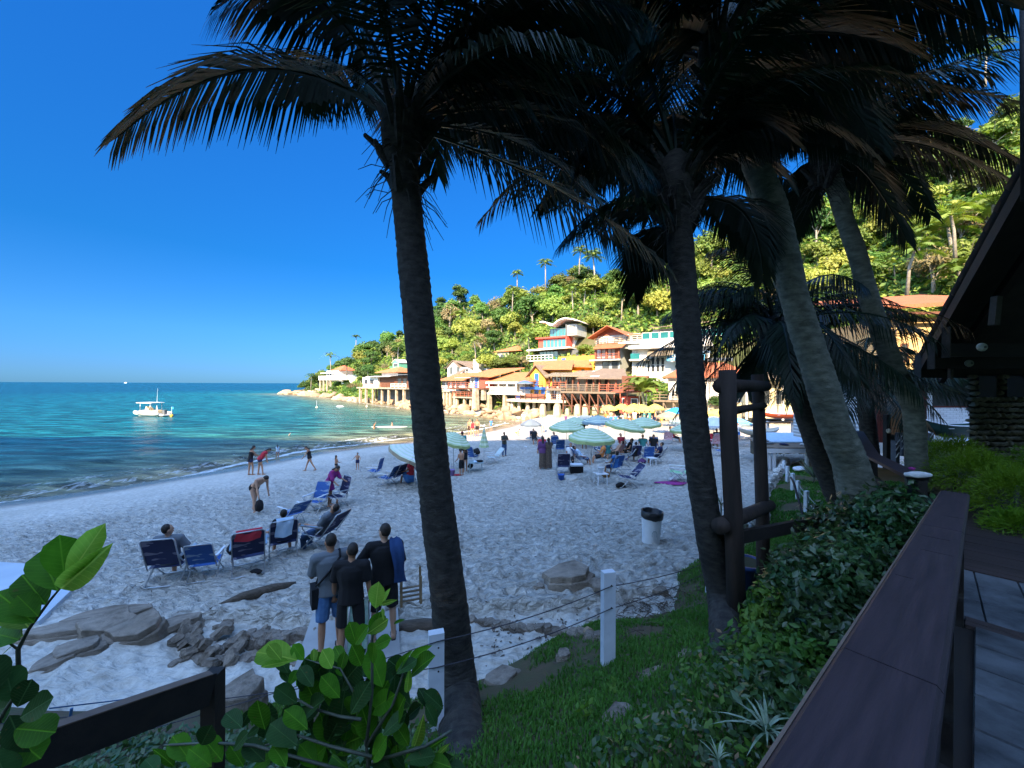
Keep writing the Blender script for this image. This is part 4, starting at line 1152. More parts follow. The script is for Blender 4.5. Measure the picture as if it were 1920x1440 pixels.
for i in range(k+1):
    s_ = i/k; x = xw0+(xw1-xw0)*s_
    pyv = 606 if s_ < .0 else (606+8*math.sin(pi*s_/.36/1)*.0)
    key = [(0,605.5),(.08,604.5),(.16,605.5),(.24,609.5),(.30,612),(.36,610.5),(.48,603),(.6,599),(.7,598),(.85,599.5),(1,602)]
    pyv = np.interp(s_, [a for a,_ in key], [b for _,b in key]); z = h.Z(pyv, x, .5)
    if prev: mb.prism([(prev[0],-.3,prev[1]),(x,-.3,z),(x,-.3,z+.22),(prev[0],-.3,prev[1]+.22)], (0,7.5,0))
    prev = (x, z)
h.p('wave_roof', mb, WHITE)
# --- small cream house in the trees
h = House('cream_cottage', 'small cream cottage with a red roof half buried in trees on the slope', 'house', 932, 93, 678, yaw=-40, keep=6)
x1 = h.X(954); zt = h.Z(660, 2); xs_ = x1
h.box('wall', CREAM, 0, x1, 0, 6, -2, zt); h.box('wing', CREAM, x1, x1+3, 1, 6, -2, zt-.02)
h.hip(0, x1+3.2, 0, 6.5, zt+.02, 1.5, TILEO, .6); h.win(1.1, 2.2, .6, 1.7); h.door(x1+.4, x1+1.2, 0, 1.9, BROWNW, 1); h.win(x1+1.6, x1+2.5, .5, 1.6, 1)
h.slab('balcony', CREAM, x1-.5, x1+3.2, 0, 1, 0, .2); h.rail([(x1,.05),(x1+3.2,.05)], 0, .9, REDWOOD, .9, 3)
h.keep(4,-4,4)

# --- three-storey house with red gable
h = House('gable_house', 'tall grey house with a red gabled roof, brown balconies and white sliding doors', 'house', 1116, 67, 696, yaw=-36, keep=8)
x1 = h.X(1162); h.keep(6,5,8); h.keep(x1+3,6,7)
zA = h.Z(673.5, 2); zB = h.Z(652, 2); zC = h.Z(643.5, 2); zD = h.Z(628, 2)
xs1 = x1; dy = h.D(1183, x1)
h.box('wall', GREYW, 0, x1, 0, dy, -3, zB-.2)
h.win(h.X(1130), h.X(1141), .2, 1.6, fm=GREYD); h.win(h.X(1148,0), h.X(1158,0), .2, 1.6, fm=GREYD)
h.slab('balcony', GREYW, -.6, x1+.4, -1.2, 0, zA, .25)
h.box('timber_wall', REDWOOD, -.05, x1+.05, -.06, -.01, zA, zB-.1)
for a, b in ((1120,1127),(1128.5,1135),(1140,1146),(1147,1153)): h.win(h.X(a), h.X(b), zA+.1, zA+1.75, -.06, fm=REDWOOD, gm=CURTAIN)
h.rail([(-.5,-1.1),(x1+.2,-1.1)], zA, .95, REDWOOD, 1.1, 3)
for q in (1116,1137,1160): h.pillar(h.X(q,-1), -1.0, zA, zB-.2, .2, REDWOOD, 1)
h.shed([(h.X(1112,-1.8),-1.8,zB-.25),(h.X(1166,-1.8),-1.8,zB-.25),(h.X(1176,.3),.3,zB+.75),(h.X(1120,.3),.3,zB+.75)], TILE, name='skirt_roof')
h.box('upper_wall', GREYW, .3, x1+3.2, .4, dy, zB-.2, zD)
h.slab('upper_balcony', WHITE, h.X(1160), x1+4, -.3, 2, zC+.1, .35); h.rail([(0,-.4),(x1+.4,-.4)], zC, .9, WOODG, 1.1, 3); h.rail([(x1,-.3),(x1+4,-.3)], zC+.1, .9, CREAM, 1.1, 3)
for a, b in ((1118,1123),(1126,1131),(1138,1144),(1146,1151)): h.win(h.X(a,.4), h.X(b,.4), zC-.1, zD-.35, .4, fm=WHITE, gm=CURTAIN if a != 1118 else GLASSD)
h.win(x1+.6, x1+1.6, zC+.3, zD-.3, .4); h.win(x1+2, x1+3, zC+.3, zD-.3, .4)
hg = h.Z(611, 3, -.5)-zD
h.gwall(0, x1+.8, .35, .6, zD, hg, REDWOOD); h.gable(0, x1+.8, -.4, dy+4, zD, hg, TILE, ov=.9)
h.shed([(x1+1.6,-.3,zD-.25),(x1+5.2,-.3,zD-.45),(x1+5,8,zD+.3),(x1+1.6,8,zD+.5)], TILE, name='side_roof')

# --- white terraced building with glass balustrade
h = House('white_building', 'white terraced building with glass balustrades and a sky-blue banner, behind the second dark palm', 'building', 1183, 62, 690, yaw=-30, keep=8)
x1 = h.X(1330); h.keep(8,4,9); h.keep(16,4,9)
z1 = h.Z(671, 5); z2 = h.Z(650, 5); z3 = h.Z(637, 5); z4 = h.Z(611, 5)
h.box('wall', WHITE, 0, x1, .8, 8, -4, z2); h.slab('floor_slab', WHITE, -.3, x1+.4, -.6, 8, z2+.4, .5); h.slab('lower_slab', CREAM, -.2, h.X(1216), -.5, 1, z1, .25)
h.box('glass_rail', TEAL, 0, h.X(1200), -.45, -.4, z1, z1+.9); 
mb = MB(); xx = 0; h.box('parapet', WHITE, h.X(1201), x1, -.5, -.2, z2+.4, z3+.2)
for i in range(9):
    xq = h.X(1204)+i*1.35; h.win(xq+.08, xq+1.2, z3+.3, z3+1.25, -.35, fm=WHITE, gm=TEAL, f=.06, name='balustrade_panel')
h.box('penthouse', WHITE, h.X(1222,2), x1, 2.5, 7, z3-.5, z4); h.win(h.X(1240,2.5), h.X(1252,2.5), z3+.3, z4-.4, 2.5, gm=TEAL, n=2); h.win(h.X(1254,2.5), h.X(1262,2.5), z3+.3, z4-.4, 2.5, gm=TEAL)
h.shed([(h.X(1218,.5),.5,z4-.1),(x1,.5,z4+.3),(x1,8,z4+1.4),(h.X(1225,8),8,z4+1.0)], TILEB)
for a, b in ((1186,1190),(1192,1196),(1214,1218),(1222,1227),(1231,1236),(1240,1245)): h.win(h.X(a,.8), h.X(b,.8), z1-2.0 if a > 1200 else z1+.1, z1+.2 if a > 1200 else z2-.3, .8, fm=WHITE, gm=CURTAIN if a < 1200 else GLASSD, h=.5)
h.shed([(h.X(1212,-1.5),-1.6,z1+.25),(h.X(1262,-1.5),-1.6,z1+.4),(h.X(1262,1),1,z1+1.5),(h.X(1216,1),1,z1+1.4)], THATCH, name='awning')
BAN = pm('banner_cloth', (.10,.42,.72), (.09,.36,.64), sc=2, rough=.6)
bn = h.p('banner', MB().box(h.X(1250,-.8), h.X(1322,-.8), -.85, -.8, h.Z(674.5, 10), h.Z(661, 10)), BAN)
mb = MB(); r = random.Random(4)
for row in range(3):
    x = h.X(1252,-.8)+.2
    while x < h.X(1320,-.8)-.4:
        w_ = r.uniform(.12,.3); zc_ = h.Z(664.0+row*3.8, x)
        mb.box(x, x+w_, -.875, -.852, zc_-.09, zc_+.09); x += w_+r.choice([.08,.08,.25])
h.p('print', mb, WHITE, bn)
h.shed([(h.X(1262,-1),-1.2,h.Z(676,10)),(x1+3,-1.2,h.Z(676,14)),(x1+3,1,h.Z(676,14)+.5),(h.X(1262,-1),1,h.Z(676,10)+.5)], GREYD, name='lower_roof')

# --- white house with the wide clay roof
h = House('clay_roof_house', 'white house with the widest clay tile roof, behind the log frame', 'house', 1253, 46, 746, yaw=-22, keep=8)
x1 = h.X(1412); zt = h.Z(707, 4); h.keep(6,3,7)
h.box('wall', WHITE, 0, x1, 0, 6, -.3, zt); h.box('stone_base', CONC, -.3, x1-.2, -.4, 6, -2.6, -.3)
h.hip(0, x1, 0, 6.5, zt, h.Z(680,4,3)-zt, TILE, .7, inset=3.2)
for a, b in ((1258,1262),(1266,1272),(1276,1282),(1322,1332),(1338,1346),(1385,1395)): h.win(h.X(a), h.X(b), .5, 1.9, fm=WHITE, gm=CURTAIN, n=1)
h.slab('deck', WOODG, h.X(1222), h.X(1286), -1.6, .0, -.15, .2); h.rail([(h.X(1222),-1.5),(h.X(1286),-1.5)], -.15, 1.0, WOODG, 1.0, 3)
mb = MB()
for a in (1226,1244,1262,1280): mb.bar((h.X(a),-1.4,-.35),(h.X(a),-1.4,-2.4),.12); mb.bar((h.X(a),-1.4,-.35),(h.X(a+14),-1.4,-2.2),.08)
h.p('truss', mb, WOODG); h.box('truss_shade_panel', GREYD, h.X(1226), h.X(1284), -.35, -.3, -2.3, -.3)  # dark sheet added behind the struts in place of shade
# --- red hut under the bright palm
h = House('red_hut', 'small round-fronted red hut under the bright palm, yellow parasols before it', 'hut', 1163, 51, 766, yaw=-25, keep=5)
x1 = h.X(1198); mb = MB()
n = 10; pts = [(x1/2-x1/2*cos(pi*i/n), -1.1*sin(pi*i/n), -.5) for i in range(n+1)]
mb.prism(pts+[(x1,2.5,-.5),(0,2.5,-.5)], (0,0,2.2)); h.p('wall', mb, REDW)
h.shed([(h.X(1150),-1.8,2.2),(h.X(1232),-1.8,2.3),(h.X(1232),3,2.6),(h.X(1150),3,2.5)], REDWOOD)
for q in (1163,1176,1199,1212): h.pillar(h.X(q,-1.6), -1.6, -.5, 2.2, .13, REDWOOD if q < 1190 else CREAM, 1)
h.win(.5, 1.2, .7, 1.4, -.95); h.win(1.6, 2.3, .7, 1.4, -1.12); h.rail([(h.X(1166),-1.8),(h.X(1232),-1.8)], 2.35, 1.0, REDWOOD, 1.0, 3)
h.box('parlour', BROWNW, h.X(1166,1), h.X(1215,1), 1, 3, 2.6, 4.4)
# --- beige awning house
h = House('awning_house', 'pale yellow house with beige awnings behind the log frame', 'house', 1378, 41, 772, yaw=-15, keep=7)
x1 = h.X(1545); h.box('wall', pm('pale_yellow_render', (.72,.64,.40), (.6,.52,.32), sc=.8, rough=.85), h.X(1405), x1, 0, 6, -.5, h.Z(712,6)); h.keep(7,2,7)
h.shed([(h.X(1366,-1),-1.3,h.Z(711,2)),(h.X(1470,-1),-1.3,h.Z(711,5)),(h.X(1500,4),4,h.Z(690,5,4)),(h.X(1400,4),4,h.Z(690,2,4))], THATCH)
h.shed([(h.X(1475,-1),-1.0,h.Z(716,7)),(x1+1,-1.0,h.Z(714,8)),(x1+1,4,h.Z(694,8,4)),(h.X(1480,4),4,h.Z(694,7,4))], TILE, name='side_roof')
for a, b in ((1432,1442),(1455,1465),(1505,1515)): h.win(h.X(a), h.X(b), 1.0, 2.4, fm=CREAM)
for q in (1372,1400,1430,1468): h.pillar(h.X(q,-1.1), -1.1, -.6, h.Z(711,3), .16, WHITE, 1)
# --- tan house high up at the right
h = House('tan_house', 'tan house with an overhanging brown-red roof, seen between fronds left of the dark eaves', 'house', 1655, 33, 700, yaw=-8, keep=7)
x1 = h.X(1790); zt = h.Z(592, 3)
TAN = pm('tan_render', (.58,.40,.18), (.48,.33,.15), sc=.6, rough=.85)
h.box('wall', TAN, 0, x1+2, 0, 7, -4, zt); h.shed([(-1.6,-1.6,h.Z(584)),(x1+3,-1.6,h.Z(574)),(x1+3,7,h.Z(574)+2.2),(-1.6,7,h.Z(584)+2.2)], TILE, .3)
h.win(h.X(1690), h.X(1700), 1.2, 2.6, fm=BROWNW); h.box('beam', BROWNW, -1.4, x1+2, -1.4, -1.1, h.Z(590)-.1, h.Z(588)); h.keep(4,3,6)
# ------------------------------------------------------------------ woods of the headland
LEAFA = leafmat('leaves_mid', (.06,.13,.022), (.15,.21,.045), sc=.5, trans=.3, rough=.6, var=.3, hue=.035)
LEAFB = leafmat('leaves_dark', (.03,.075,.015), (.07,.13,.03), sc=.5, trans=.25, rough=.6, var=.3, hue=.02)
LEAFC = leafmat('leaves_yellow', (.16,.225,.035), (.28,.31,.07), sc=.5, trans=.3, rough=.6, var=.25, hue=.03)
LEAFDRY = leafmat('leaves_dry', (.16,.14,.06), (.26,.20,.10), sc=.6, trans=.25, rough=.7, var=.25, hue=.02)
WOOD = pm('tree_wood', (.20,.17,.13), (.30,.27,.22), sc=3, rough=.9)
def crown_mesh(seed, R, H, n, size, lobes=7, flat=.75):
    r = np.random.default_rng(seed)
    lc = []; 
    for i in range(lobes):
        a = r.uniform(0, 2*pi); d = R*r.uniform(.2,.62)
        lc.append((d*cos(a), d*sin(a), H*r.uniform(.45,.9), R*r.uniform(.32,.55)))
    lc.append((0,0,H*.85,R*.55))
    vs = []; fs = []
    P = []; Nn = []
    for i in range(n):
        x,y,z,q = lc[int(r.integers(len(lc)))]
        v = r.normal(size=3); v /= np.linalg.norm(v); 
        if v[2] < -.35: v[2] *= -.6
        rad = q*r.uniform(.72,1.08)*(1 + .18*math.sin(v[0]*7+x)+.12*math.sin(v[2]*9+y))
        P.append((x+v[0]*rad, y+v[1]*rad, z+v[2]*rad*flat)); Nn.append(v)
    P = np.array(P); Nn = np.array(Nn) + r.normal(size=(n,3))*.55 + np.array([0,0,.35])
    Nn /= np.linalg.norm(Nn, axis=1)[:,None]
    t = np.cross(Nn, r.normal(size=(n,3))); t /= np.linalg.norm(t,axis=1)[:,None]; b = np.cross(Nn, t)
    s = size*r.uniform(.6,1.35,n)[:,None]
    V = np.stack([P-t*s, P-b*s*.55+Nn*s*.12, P+t*s, P+b*s*.55+Nn*s*.12], 1).reshape(-1,3)
    q = np.arange(n*4).reshape(n,4)
    return npmesh('crown', V, q, False)
def bush_trunk(seed, H, R, r0):
    r = random.Random(seed); mb = MB()
    top = Vector((r.uniform(-.3,.3), r.uniform(-.3,.3), H*.6))
    mb.tube([(0,0,-1.5),(r.uniform(-.15,.15),0,H*.3),top], [r0,r0*.8,r0*.5], 6)
    for i in range(6):
        a = r.uniform(0,2*pi); e = Vector((cos(a)*R*.65, sin(a)*R*.65, H*r.uniform(.65,1.0)))
        st = top*r.uniform(.55,1); mb.tube([st, (st+e)/2+Vector((0,0,.2)), e], [r0*.45,r0*.3,r0*.12], 5)
    return mb
PROTO = []
def proto_tree(name, label, group, seed, R, H, n, size, lm, r0=.2, lobes=7):
    t = thing(name, label, 'tree', (0,0,0), group=group)
    obj('trunk', bush_trunk(seed, H, R, r0), WOOD, t)
    c = obj('crown', crown_mesh(seed, R, H, n, size, lobes), lm, t)
    return t
TREES = [proto_tree('broadleaf_tree', 'mid-green rounded tree on the wooded slope above the houses', 'mid-green trees on the slope', 1, 3.4, 5.2, 2300, .30, LEAFA),
 proto_tree('broadleaf_tree', 'mid-green rounded tree on the wooded slope above the houses', 'mid-green trees on the slope', 2, 3.0, 5.8, 2200, .28, LEAFA, lobes=9),
 proto_tree('dark_tree', 'dark green dense tree on the wooded slope above the houses', 'dark trees on the slope', 3, 3.3, 5.6, 2300, .30, LEAFB),
 proto_tree('dark_tree', 'dark green dense tree on the wooded slope above the houses', 'dark trees on the slope', 4, 2.8, 6.4, 2200, .27, LEAFB, lobes=10),
 proto_tree('yellow_green_tree', 'bright yellow-green tree on the wooded slope above the houses', 'yellow-green trees on the slope', 5, 3.0, 4.6, 2200, .28, LEAFC),
 proto_tree('yellow_green_tree', 'bright yellow-green tree on the wooded slope above the houses', 'yellow-green trees on the slope', 6, 3.6, 5.0, 2400, .30, LEAFC, lobes=10),
 proto_tree('dry_tree', 'x', 'x', 7, 2.6, 6.0, 700, .24, LEAFDRY, .26, 8),
 proto_tree('broadleaf_tree', 'x', 'x', 8, 4.2, 6.6, 3000, .34, LEAFA, .26, 12)]
def hill_palm(seed, H, mat, name='hill_palm', label='feathery palm growing among the trees of the slope', group='palms among the trees of the slope', k=15, ln=3.0):
    t = thing(name, label, 'palm tree', (0,0,0), group=group); r = random.Random(seed)
    c = Vector((r.uniform(-.5,.5), r.uniform(-.5,.5), H))
    obj('trunk', MB().tube([(0,0,-1.5), (c.x*.3,c.y*.3,H*.5), c], [.2,.15,.13], 7), WOOD, t)
    allf = None
    for i in range(k):
        az = i*360/k+r.uniform(-9,9); el = [72,50,25,60,5,38][i%6]+r.uniform(-6,6)
        a = radians(az); e = radians(el); hh = Vector((sin(a),cos(a),0)); L_ = ln*r.uniform(.85,1.15)
        obj('frond', frond_mesh(c, c+(hh*cos(e)+Vector((0,0,sin(e))))*L_*.6, c+hh*L_*(.6*cos(e)+.3)+Vector((0,0,L_*(.6*sin(e)-.3))), n=18, ll=.95, lw=.20, hang=.4, seed=seed*50+i, seg=1, rr=.05, ragged=0), mat, t)
    return t
HP = [hill_palm(1, 6.0, FROND_SUN), hill_palm(2, 4.2, FROND_SUN), hill_palm(3, 5.0, LEAFA, k=13)]
rt = random.Random(99)
def where(x):
    for lim, s_ in ((690,'on the far slope above the white villa'),(770,'on the slope above the stilt house'),(870,'on the slope above the brown-gabled house'),(960,'on the slope left of the cream cottage'),(1045,'on the slope above the yellow house'),
                    (1115,'on the slope behind the modern house'),(1210,'on the slope above the tall grey house'),(1300,'on the slope above the white terraced building'),(1420,'on the slope above the widest clay roof'),(1560,'on the slope behind the leaning trunks'),(1700,'on the steep slope above the tan house')):
        if x < lim: return s_
    return 'on the steep slope above the dark eaves'
KLAB = {'broadleaf_tree':'mid-green rounded tree','dark_tree':'dark dense tree','yellow_green_tree':'yellow-green tree','hill_palm':'feathery palm','dry_tree':'dry brownish tree'}
def proj(p): return (960+FPX*p[0]/p[1], 720-FPX*(p[2]-CAMZ)/p[1])
first = {}
def place(src, p, z, sc, dz=-.4, label=None, group=None):
    if src.name not in first:
        first[src.name] = 1
        o = src
        if label: o['label'] = label
        if group: o['group'] = group
        o.location = (p[0], p[1], z+dz); o.rotation_euler = (0,0,rt.uniform(0,6.28)); o.scale = (sc,sc,sc*rt.uniform(.85,1.15))
    else:
        o = dup(src, (p[0], p[1], z+dz), rt.uniform(0,6.28), label, group, (sc,sc,sc*rt.uniform(.85,1.15)))
    return o
put = []; tries = 0
while len(put) < 290 and tries < 12000:
    tries += 1
    t_ = rt.uniform(1.6, 15.3); u = rt.uniform(0.05, 1.16)**.85
    p, z = hill_pt(t_, u)
    if p[1] < 14: continue
    if any((p[0]-a)**2+(p[1]-b)**2 < c*c for a,b,c in KEEP): continue
    q = proj((p[0],p[1],z+3))
    if q[0] > 1990 or q[1] < -60: continue
    d = math.hypot(p[0], p[1])
    sp = 2.6 + d*.006
    if t_ < 6: sp += .4
    if any((p[0]-a)**2+(p[1]-b)**2 < sp*sp for a,b in put): continue
    if t_ < 9.8 and u < .07: continue
    if t_ > 9.8 and p[1] < 24: continue
    put.append((p[0],p[1]))
    sc = rt.choice([.6,.75,.9,1.05,1.3])*rt.uniform(.9,1.1)*(.62+.38*min(1,u*2.5)) * (.8 if t_ < 4 else 1.0)
    n_ = float(fbm(np.array([p[0]*.05]), np.array([p[1]*.05]), 2, 61)[0])
    x = rt.random()
    if x < .14 and u > .12: s = HP[rt.randrange(3)]; sc *= 1.0
    elif x < .42: s = TREES[rt.choice([0,1,7])]
    elif x < .48: s = TREES[6]
    elif x < .60+1.1*max(0,n_-.3): s = TREES[2+rt.randrange(2)]
    else: s = TREES[4+rt.randrange(2)]
    kk = s.name.split('.')[0]; wh = where(q[0]); lv = 'at its foot' if u < .3 else 'halfway up' if u < .65 else 'near the ridge'
    place(s, p, z, sc, label=KLAB[kk]+' '+wh+', '+lv, group=KLAB[kk]+'s '+wh)
for s in TREES+HP:
    if s.name not in first: s.location = (200,60,-30)
# palms that stand out against the sky, and others one can point to
def solo(px, py_top, Y, H, mat, label, seed, ln=3.0, k=15):
    t = hill_palm(seed, H, mat, name='palm', label=label, group=None, k=k, ln=ln)
    if 'group' in t: del t['group']
    p = W(px, py_top, Y); t.location = (p.x, p.y, p.z-H); return t
solo(1022, 494, 104, 5.5, FROND_SUN, 'taller of two palms against the sky on the ridge', 11, 3.0)
solo(969, 513, 114, 4.0, FROND_SUN, 'smaller leftmost of two palms against the sky on the ridge', 12, 2.5)
solo(1074, 545, 92, 8.0, FROND_SUN, 'yellowish palm with tall bare stem on the slope above the wave-roofed house', 13, 4.0)
solo(892, 640, 92, 5.0, FROND_SUN, 'big yellow palm on the slope right above the square white tower', 14, 3.8)
solo(745, 652, 120, 7.0, FROND_SUN, 'yellow palm behind the narrow green house', 15, 4.2)
solo(992, 632, 84, 5.0, FROND_SUN, 'broad palm leaning over the teal glass of the modern house', 16, 4.0)
solo(667, 633, 168, 6.0, LEAFB, 'lone thin palm on the skyline of the far slope', 17, 2.6)
solo(620, 670, 160, 6.0, LEAFA, 'palm on the skyline above the white villa', 18, 4.5)
solo(583, 708, 172, 4.5, LEAFB, 'outermost palm on the point, beside the rocks', 19, 3.8)
solo(1845, 92, 70, 5.0, LEAFA, 'shaggy palm on the ridge at the top right corner', 20, 4.5, 20)
solo(1790, 400, 46, 3.6, LEAFC, 'pale dry-leaved palm on the bright slope above the dark eaves', 21, 3.6)
solo(1700, 470, 44, 3.4, FROND_SUN, 'yellow palm on the bright slope beside the bent palm stem', 22, 3.2)
solo(1085, 470, 98, 4.5, FROND_SUN, 'bushy palm on the ridge right of the two skyline palms', 23, 3.2)
solo(960, 545, 108, 5.0, FROND_SUN, 'yellow palm just below the smaller skyline palm', 24, 3.4)
# bushes right among the houses
def bush_at(px, py, Y, sc, s, label):
    p = W(px, py, Y); o = dup(s, (p.x,p.y,p.z), rt.uniform(0,6), label, None, (sc,sc,sc*.8))
    if 'group' in o: del o['group']
    return o
bush_at(915, 702, 82, .95, TREES[5], 'wide yellow-green bush right of the square white tower')
bush_at(938, 704, 80, .8, TREES[0], 'green bush below the cream cottage')
bush_at(965, 700, 78, .75, TREES[1], 'green bush between the cream cottage and the modern house')
bush_at(1098, 676, 75, .75, TREES[4], 'bright bush between the modern house and the tall grey house')
bush_at(1112, 625, 80, .85, TREES[5], 'bright tree behind the gap between modern and grey houses')
bush_at(768, 712, 104, .7, TREES[4], 'yellow-green bush behind the end of the stilt house')
bush_at(690, 708, 118, .8, TREES[2], 'dark round tree behind the stilt house roof')
bush_at(650, 700, 145, 1.2, TREES[2], 'dark tree right of the white villa')
bush_at(820, 700, 92, .9, TREES[4], 'yellow-green bush left of the brown-gabled house')
bush_at(1180, 622, 84, 1.1, TREES[4], 'bright tree behind the red gable roof')
bush_at(1225, 612, 82, 1.1, TREES[0], 'green tree behind the white terraced building')
bush_at(1150, 600, 88, 1.3, TREES[4], 'bright spreading tree above the red gable')
bush_at(1345, 775, 44, .45, TREES[2], 'low dark bush seen between the two log posts')
bush_at(1490, 772, 40, .4, TREES[4], 'small yellow-green bush before the pale yellow house')
# undergrowth over the whole slope
def undergrowth(n, seed, size, name, m, umin=.0, tmin=1.8):
    r = np.random.default_rng(seed)
    T = r.uniform(tmin, 16.5, n); U = r.uniform(umin, 1.15, n)
    a = np.stack([np.interp(T, KS, SA[:,i]) for i in range(3)], 1); b = np.stack([np.interp(T, KS, SB[:,i]) for i in range(3)], 1)
    p, z = hill_eval(a, b, U, T)
    ok = np.ones(n, bool)
    for x,y,c in KEEP: ok &= (p[:,0]-x)**2+(p[:,1]-y)**2 > (c*.42)**2
    ok &= ~((T < 9.8) & (U < .06)) & (p[:,1] > 15)
    p = p[ok]; z = z[ok]; m_ = len(z)
    P = np.stack([p[:,0], p[:,1], z+r.uniform(0,1.5,m_)**1.3], 1)
    Nn = r.normal(size=(m_,3))*.6+np.array([-.1,-.4,.7]); Nn /= np.linalg.norm(Nn,axis=1)[:,None]
    t = np.cross(Nn, r.normal(size=(m_,3))); t /= np.linalg.norm(t,axis=1)[:,None]; bb = np.cross(Nn,t)
    s = size*r.uniform(.5,1.4,m_)[:,None]
    V = np.stack([P-t*s, P-bb*s*.6, P+t*s, P+bb*s*.6], 1).reshape(-1,3)
    me = npmesh(name, V, np.arange(m_*4).reshape(m_,4), False); me.materials.append(m)
    obj(name, me, None, kind='stuff')
undergrowth(60000, 5, .42, 'undergrowth', LEAFA)
undergrowth(40000, 6, .42, 'undergrowth', LEAFC)
undergrowth(26000, 7, .45, 'undergrowth', LEAFB)
# ------------------------------------------------------------------ rocks
ROCKL = pm('shore_rock', (.40,.30,.19), (.22,.145,.09), sc=.7, rough=.9, bump=.8, bsc=3, var=.25, dist=.08)
ROCKD = pm('grey_rock', (.34,.28,.22), (.15,.12,.09), sc=1.6, rough=.9, bump=.9, bsc=7, var=.15, dist=.04)
ROCKW = pm('wall_stone', (.50,.48,.44), (.30,.29,.26), sc=2.5, rough=.9, bump=.7, bsc=9, var=.3, dist=.03)
def rock_mesh(name, seed, sub=3, sharp=.5, flat=.65, sm=True):
    bm = bmesh.new(); bmesh.ops.create_icosphere(bm, subdivisions=sub, radius=1)
    r = random.Random(seed)
    planes = [(Vector((r.gauss(0,1), r.gauss(0,1), r.gauss(0,1))).normalized(), r.uniform(.45,.85)) for _ in range(13)]
    if not sm: planes += [(Vector((r.uniform(-.2,.2), r.uniform(-.2,.2), 1)).normalized(), r.uniform(.28,.45)), (Vector((0,-1,r.uniform(-.2,.2))).normalized(), r.uniform(.5,.7))]
    o = Vector((r.uniform(0,50), r.uniform(0,50), 0))
    for v in bm.verts:
        p = v.co.copy()
        for n, d in planes:
            e = p.dot(n)-d
            if e > 0: p -= n*e*(.55+sharp*.45)
        f = float(fbm(np.array([p.x*2.3+o.x+p.z]), np.array([p.y*2.3+o.y-p.z]), 3, seed)[0])
        p *= 1+(.22 if sm else .12)*(f-.45)
        p.z *= flat
        v.co = p
    me = bpy.data.meshes.new(name); bm.to_mesh(me); bm.free()
    me.polygons.foreach_set('use_smooth', [sub > 2 and sm]*len(me.polygons)); me.update()
    return me
RM = [rock_mesh('boulder', 40+i, 3, .6, .75) for i in range(7)]
for m_ in RM: m_.materials.append(ROCKL)
def slab_mesh(name, seed, layers=4):
    r = random.Random(seed); n = 11; k0 = [r.uniform(.72,1.08) for _ in range(n)]; mb = MB(); vs = []; z = -.55
    for j in range(layers):
        ins = 1-.10*j*r.uniform(.4,1.2); sh = (r.uniform(-.07,.07), r.uniform(-.07,.07)); h = r.uniform(.26,.42)
        for zz, gg in ((z, 1.0), (z+h*.9, .97), (z+h, .93)):
            for i in range(n):
                a = 2*pi*i/n+.12*math.sin(i*2.3+seed+j); q = k0[i]*ins*gg*(1+.05*math.sin(i*1.9+j*2.1))
                vs.append((cos(a)*q+sh[0], sin(a)*q+sh[1], zz+.05*math.sin(i*1.3+seed)+.10*cos(a)*(j/layers)))
        z += h*.93
    m = layers*3; fs = [(i*n+k_, i*n+(k_+1)%n, (i+1)*n+(k_+1)%n, (i+1)*n+k_) for i in range(m-1) for k_ in range(n)]
    top = [vs[(m-1)*n+k_] for k_ in range(n)]; cx = tuple(sum(v[i] for v in top)/n+(.03 if i == 2 else 0) for i in range(3)); vs.append(cx)
    fs += [((m-1)*n+k_, (m-1)*n+(k_+1)%n, len(vs)-1) for k_ in range(n)]
    mb.add(vs, fs); return mb.mesh(name)
RG = [slab_mesh('rock', 60+i, 3) for i in range(6)]
for m_ in RG: m_.materials.append(ROCKD)
rr_ = random.Random(12)
def rock(me, loc, s, label, group=None, name='boulder', rot=None, m=None, cat='rock'):
    o = bpy.data.objects.new(name, me); COL.objects.link(o)
    o.location = loc; o.scale = s if hasattr(s,'__len__') else (s*rr_.uniform(.8,1.3), s*rr_.uniform(.8,1.2), s*rr_.uniform(.7,1.1))
    o.rotation_euler = rot or (rr_.uniform(-.3,.3), rr_.uniform(-.3,.3), rr_.uniform(0,6.28))
    tag(o, label, cat, group)
    return o
def zone(px):
    return ('on the rocky point' if px < 660 else 'below the stilt house' if px < 770 else 'below the white and rust-red houses' if px < 945 else 'before the terrace pillars')
cnt = 0
for i in range(230):
    t_ = rr_.uniform(.1, 10.0)
    u = rr_.uniform(-.03, .07) if t_ > 4 else rr_.uniform(-.03, .20)
    p, z = hill_pt(t_, u)
    # keep the sandy part of the shore clear
    if t_ > 7.2 and rr_.random() < .55: continue
    d = p[1]; big = 1.0 if t_ > 4 else 1.6
    s = rr_.choice([.5,.7,.9,1.3,1.7])*big*(.55 if t_ > 7.0 else 1)
    off = (4.0 if 4 < t_ < 7.8 else 1.0)*rr_.random()
    q = proj((p[0], p[1], z))
    rock(RM[rr_.randrange(7)], (p[0]-off*.5, p[1]-off*.8, max(z, 0)*.6+.05*s), s, 'tan sea-worn boulder '+zone(q[0]), 'tan boulders of the headland shore '+zone(q[0]))
# boulders along the water below the houses and around the pillar feet
sl_ = [(-26,84),(-14,72),(-6,64),(-1.5,58),(1.5,54)]
for i in range(120):
    j = rr_.randrange(4); f_ = rr_.random(); a_, b_ = Vector(sl_[j]), Vector(sl_[j+1]); p_ = a_.lerp(b_, f_); o_ = rr_.random()**1.4*5.5-.4; p_ += Vector((.64,.77))*o_
    s = rr_.choice([.35,.5,.7,.95,1.2])*(1.1 if o_ > 1 else .8)
    rock(RM[rr_.randrange(7)], (p_.x, p_.y, .08+o_*.22), s, 'tan sea-worn boulder at the water below the '+['stilt house','gabled house','deck house','veranda house'][j], 'tan boulders at the water below the houses')
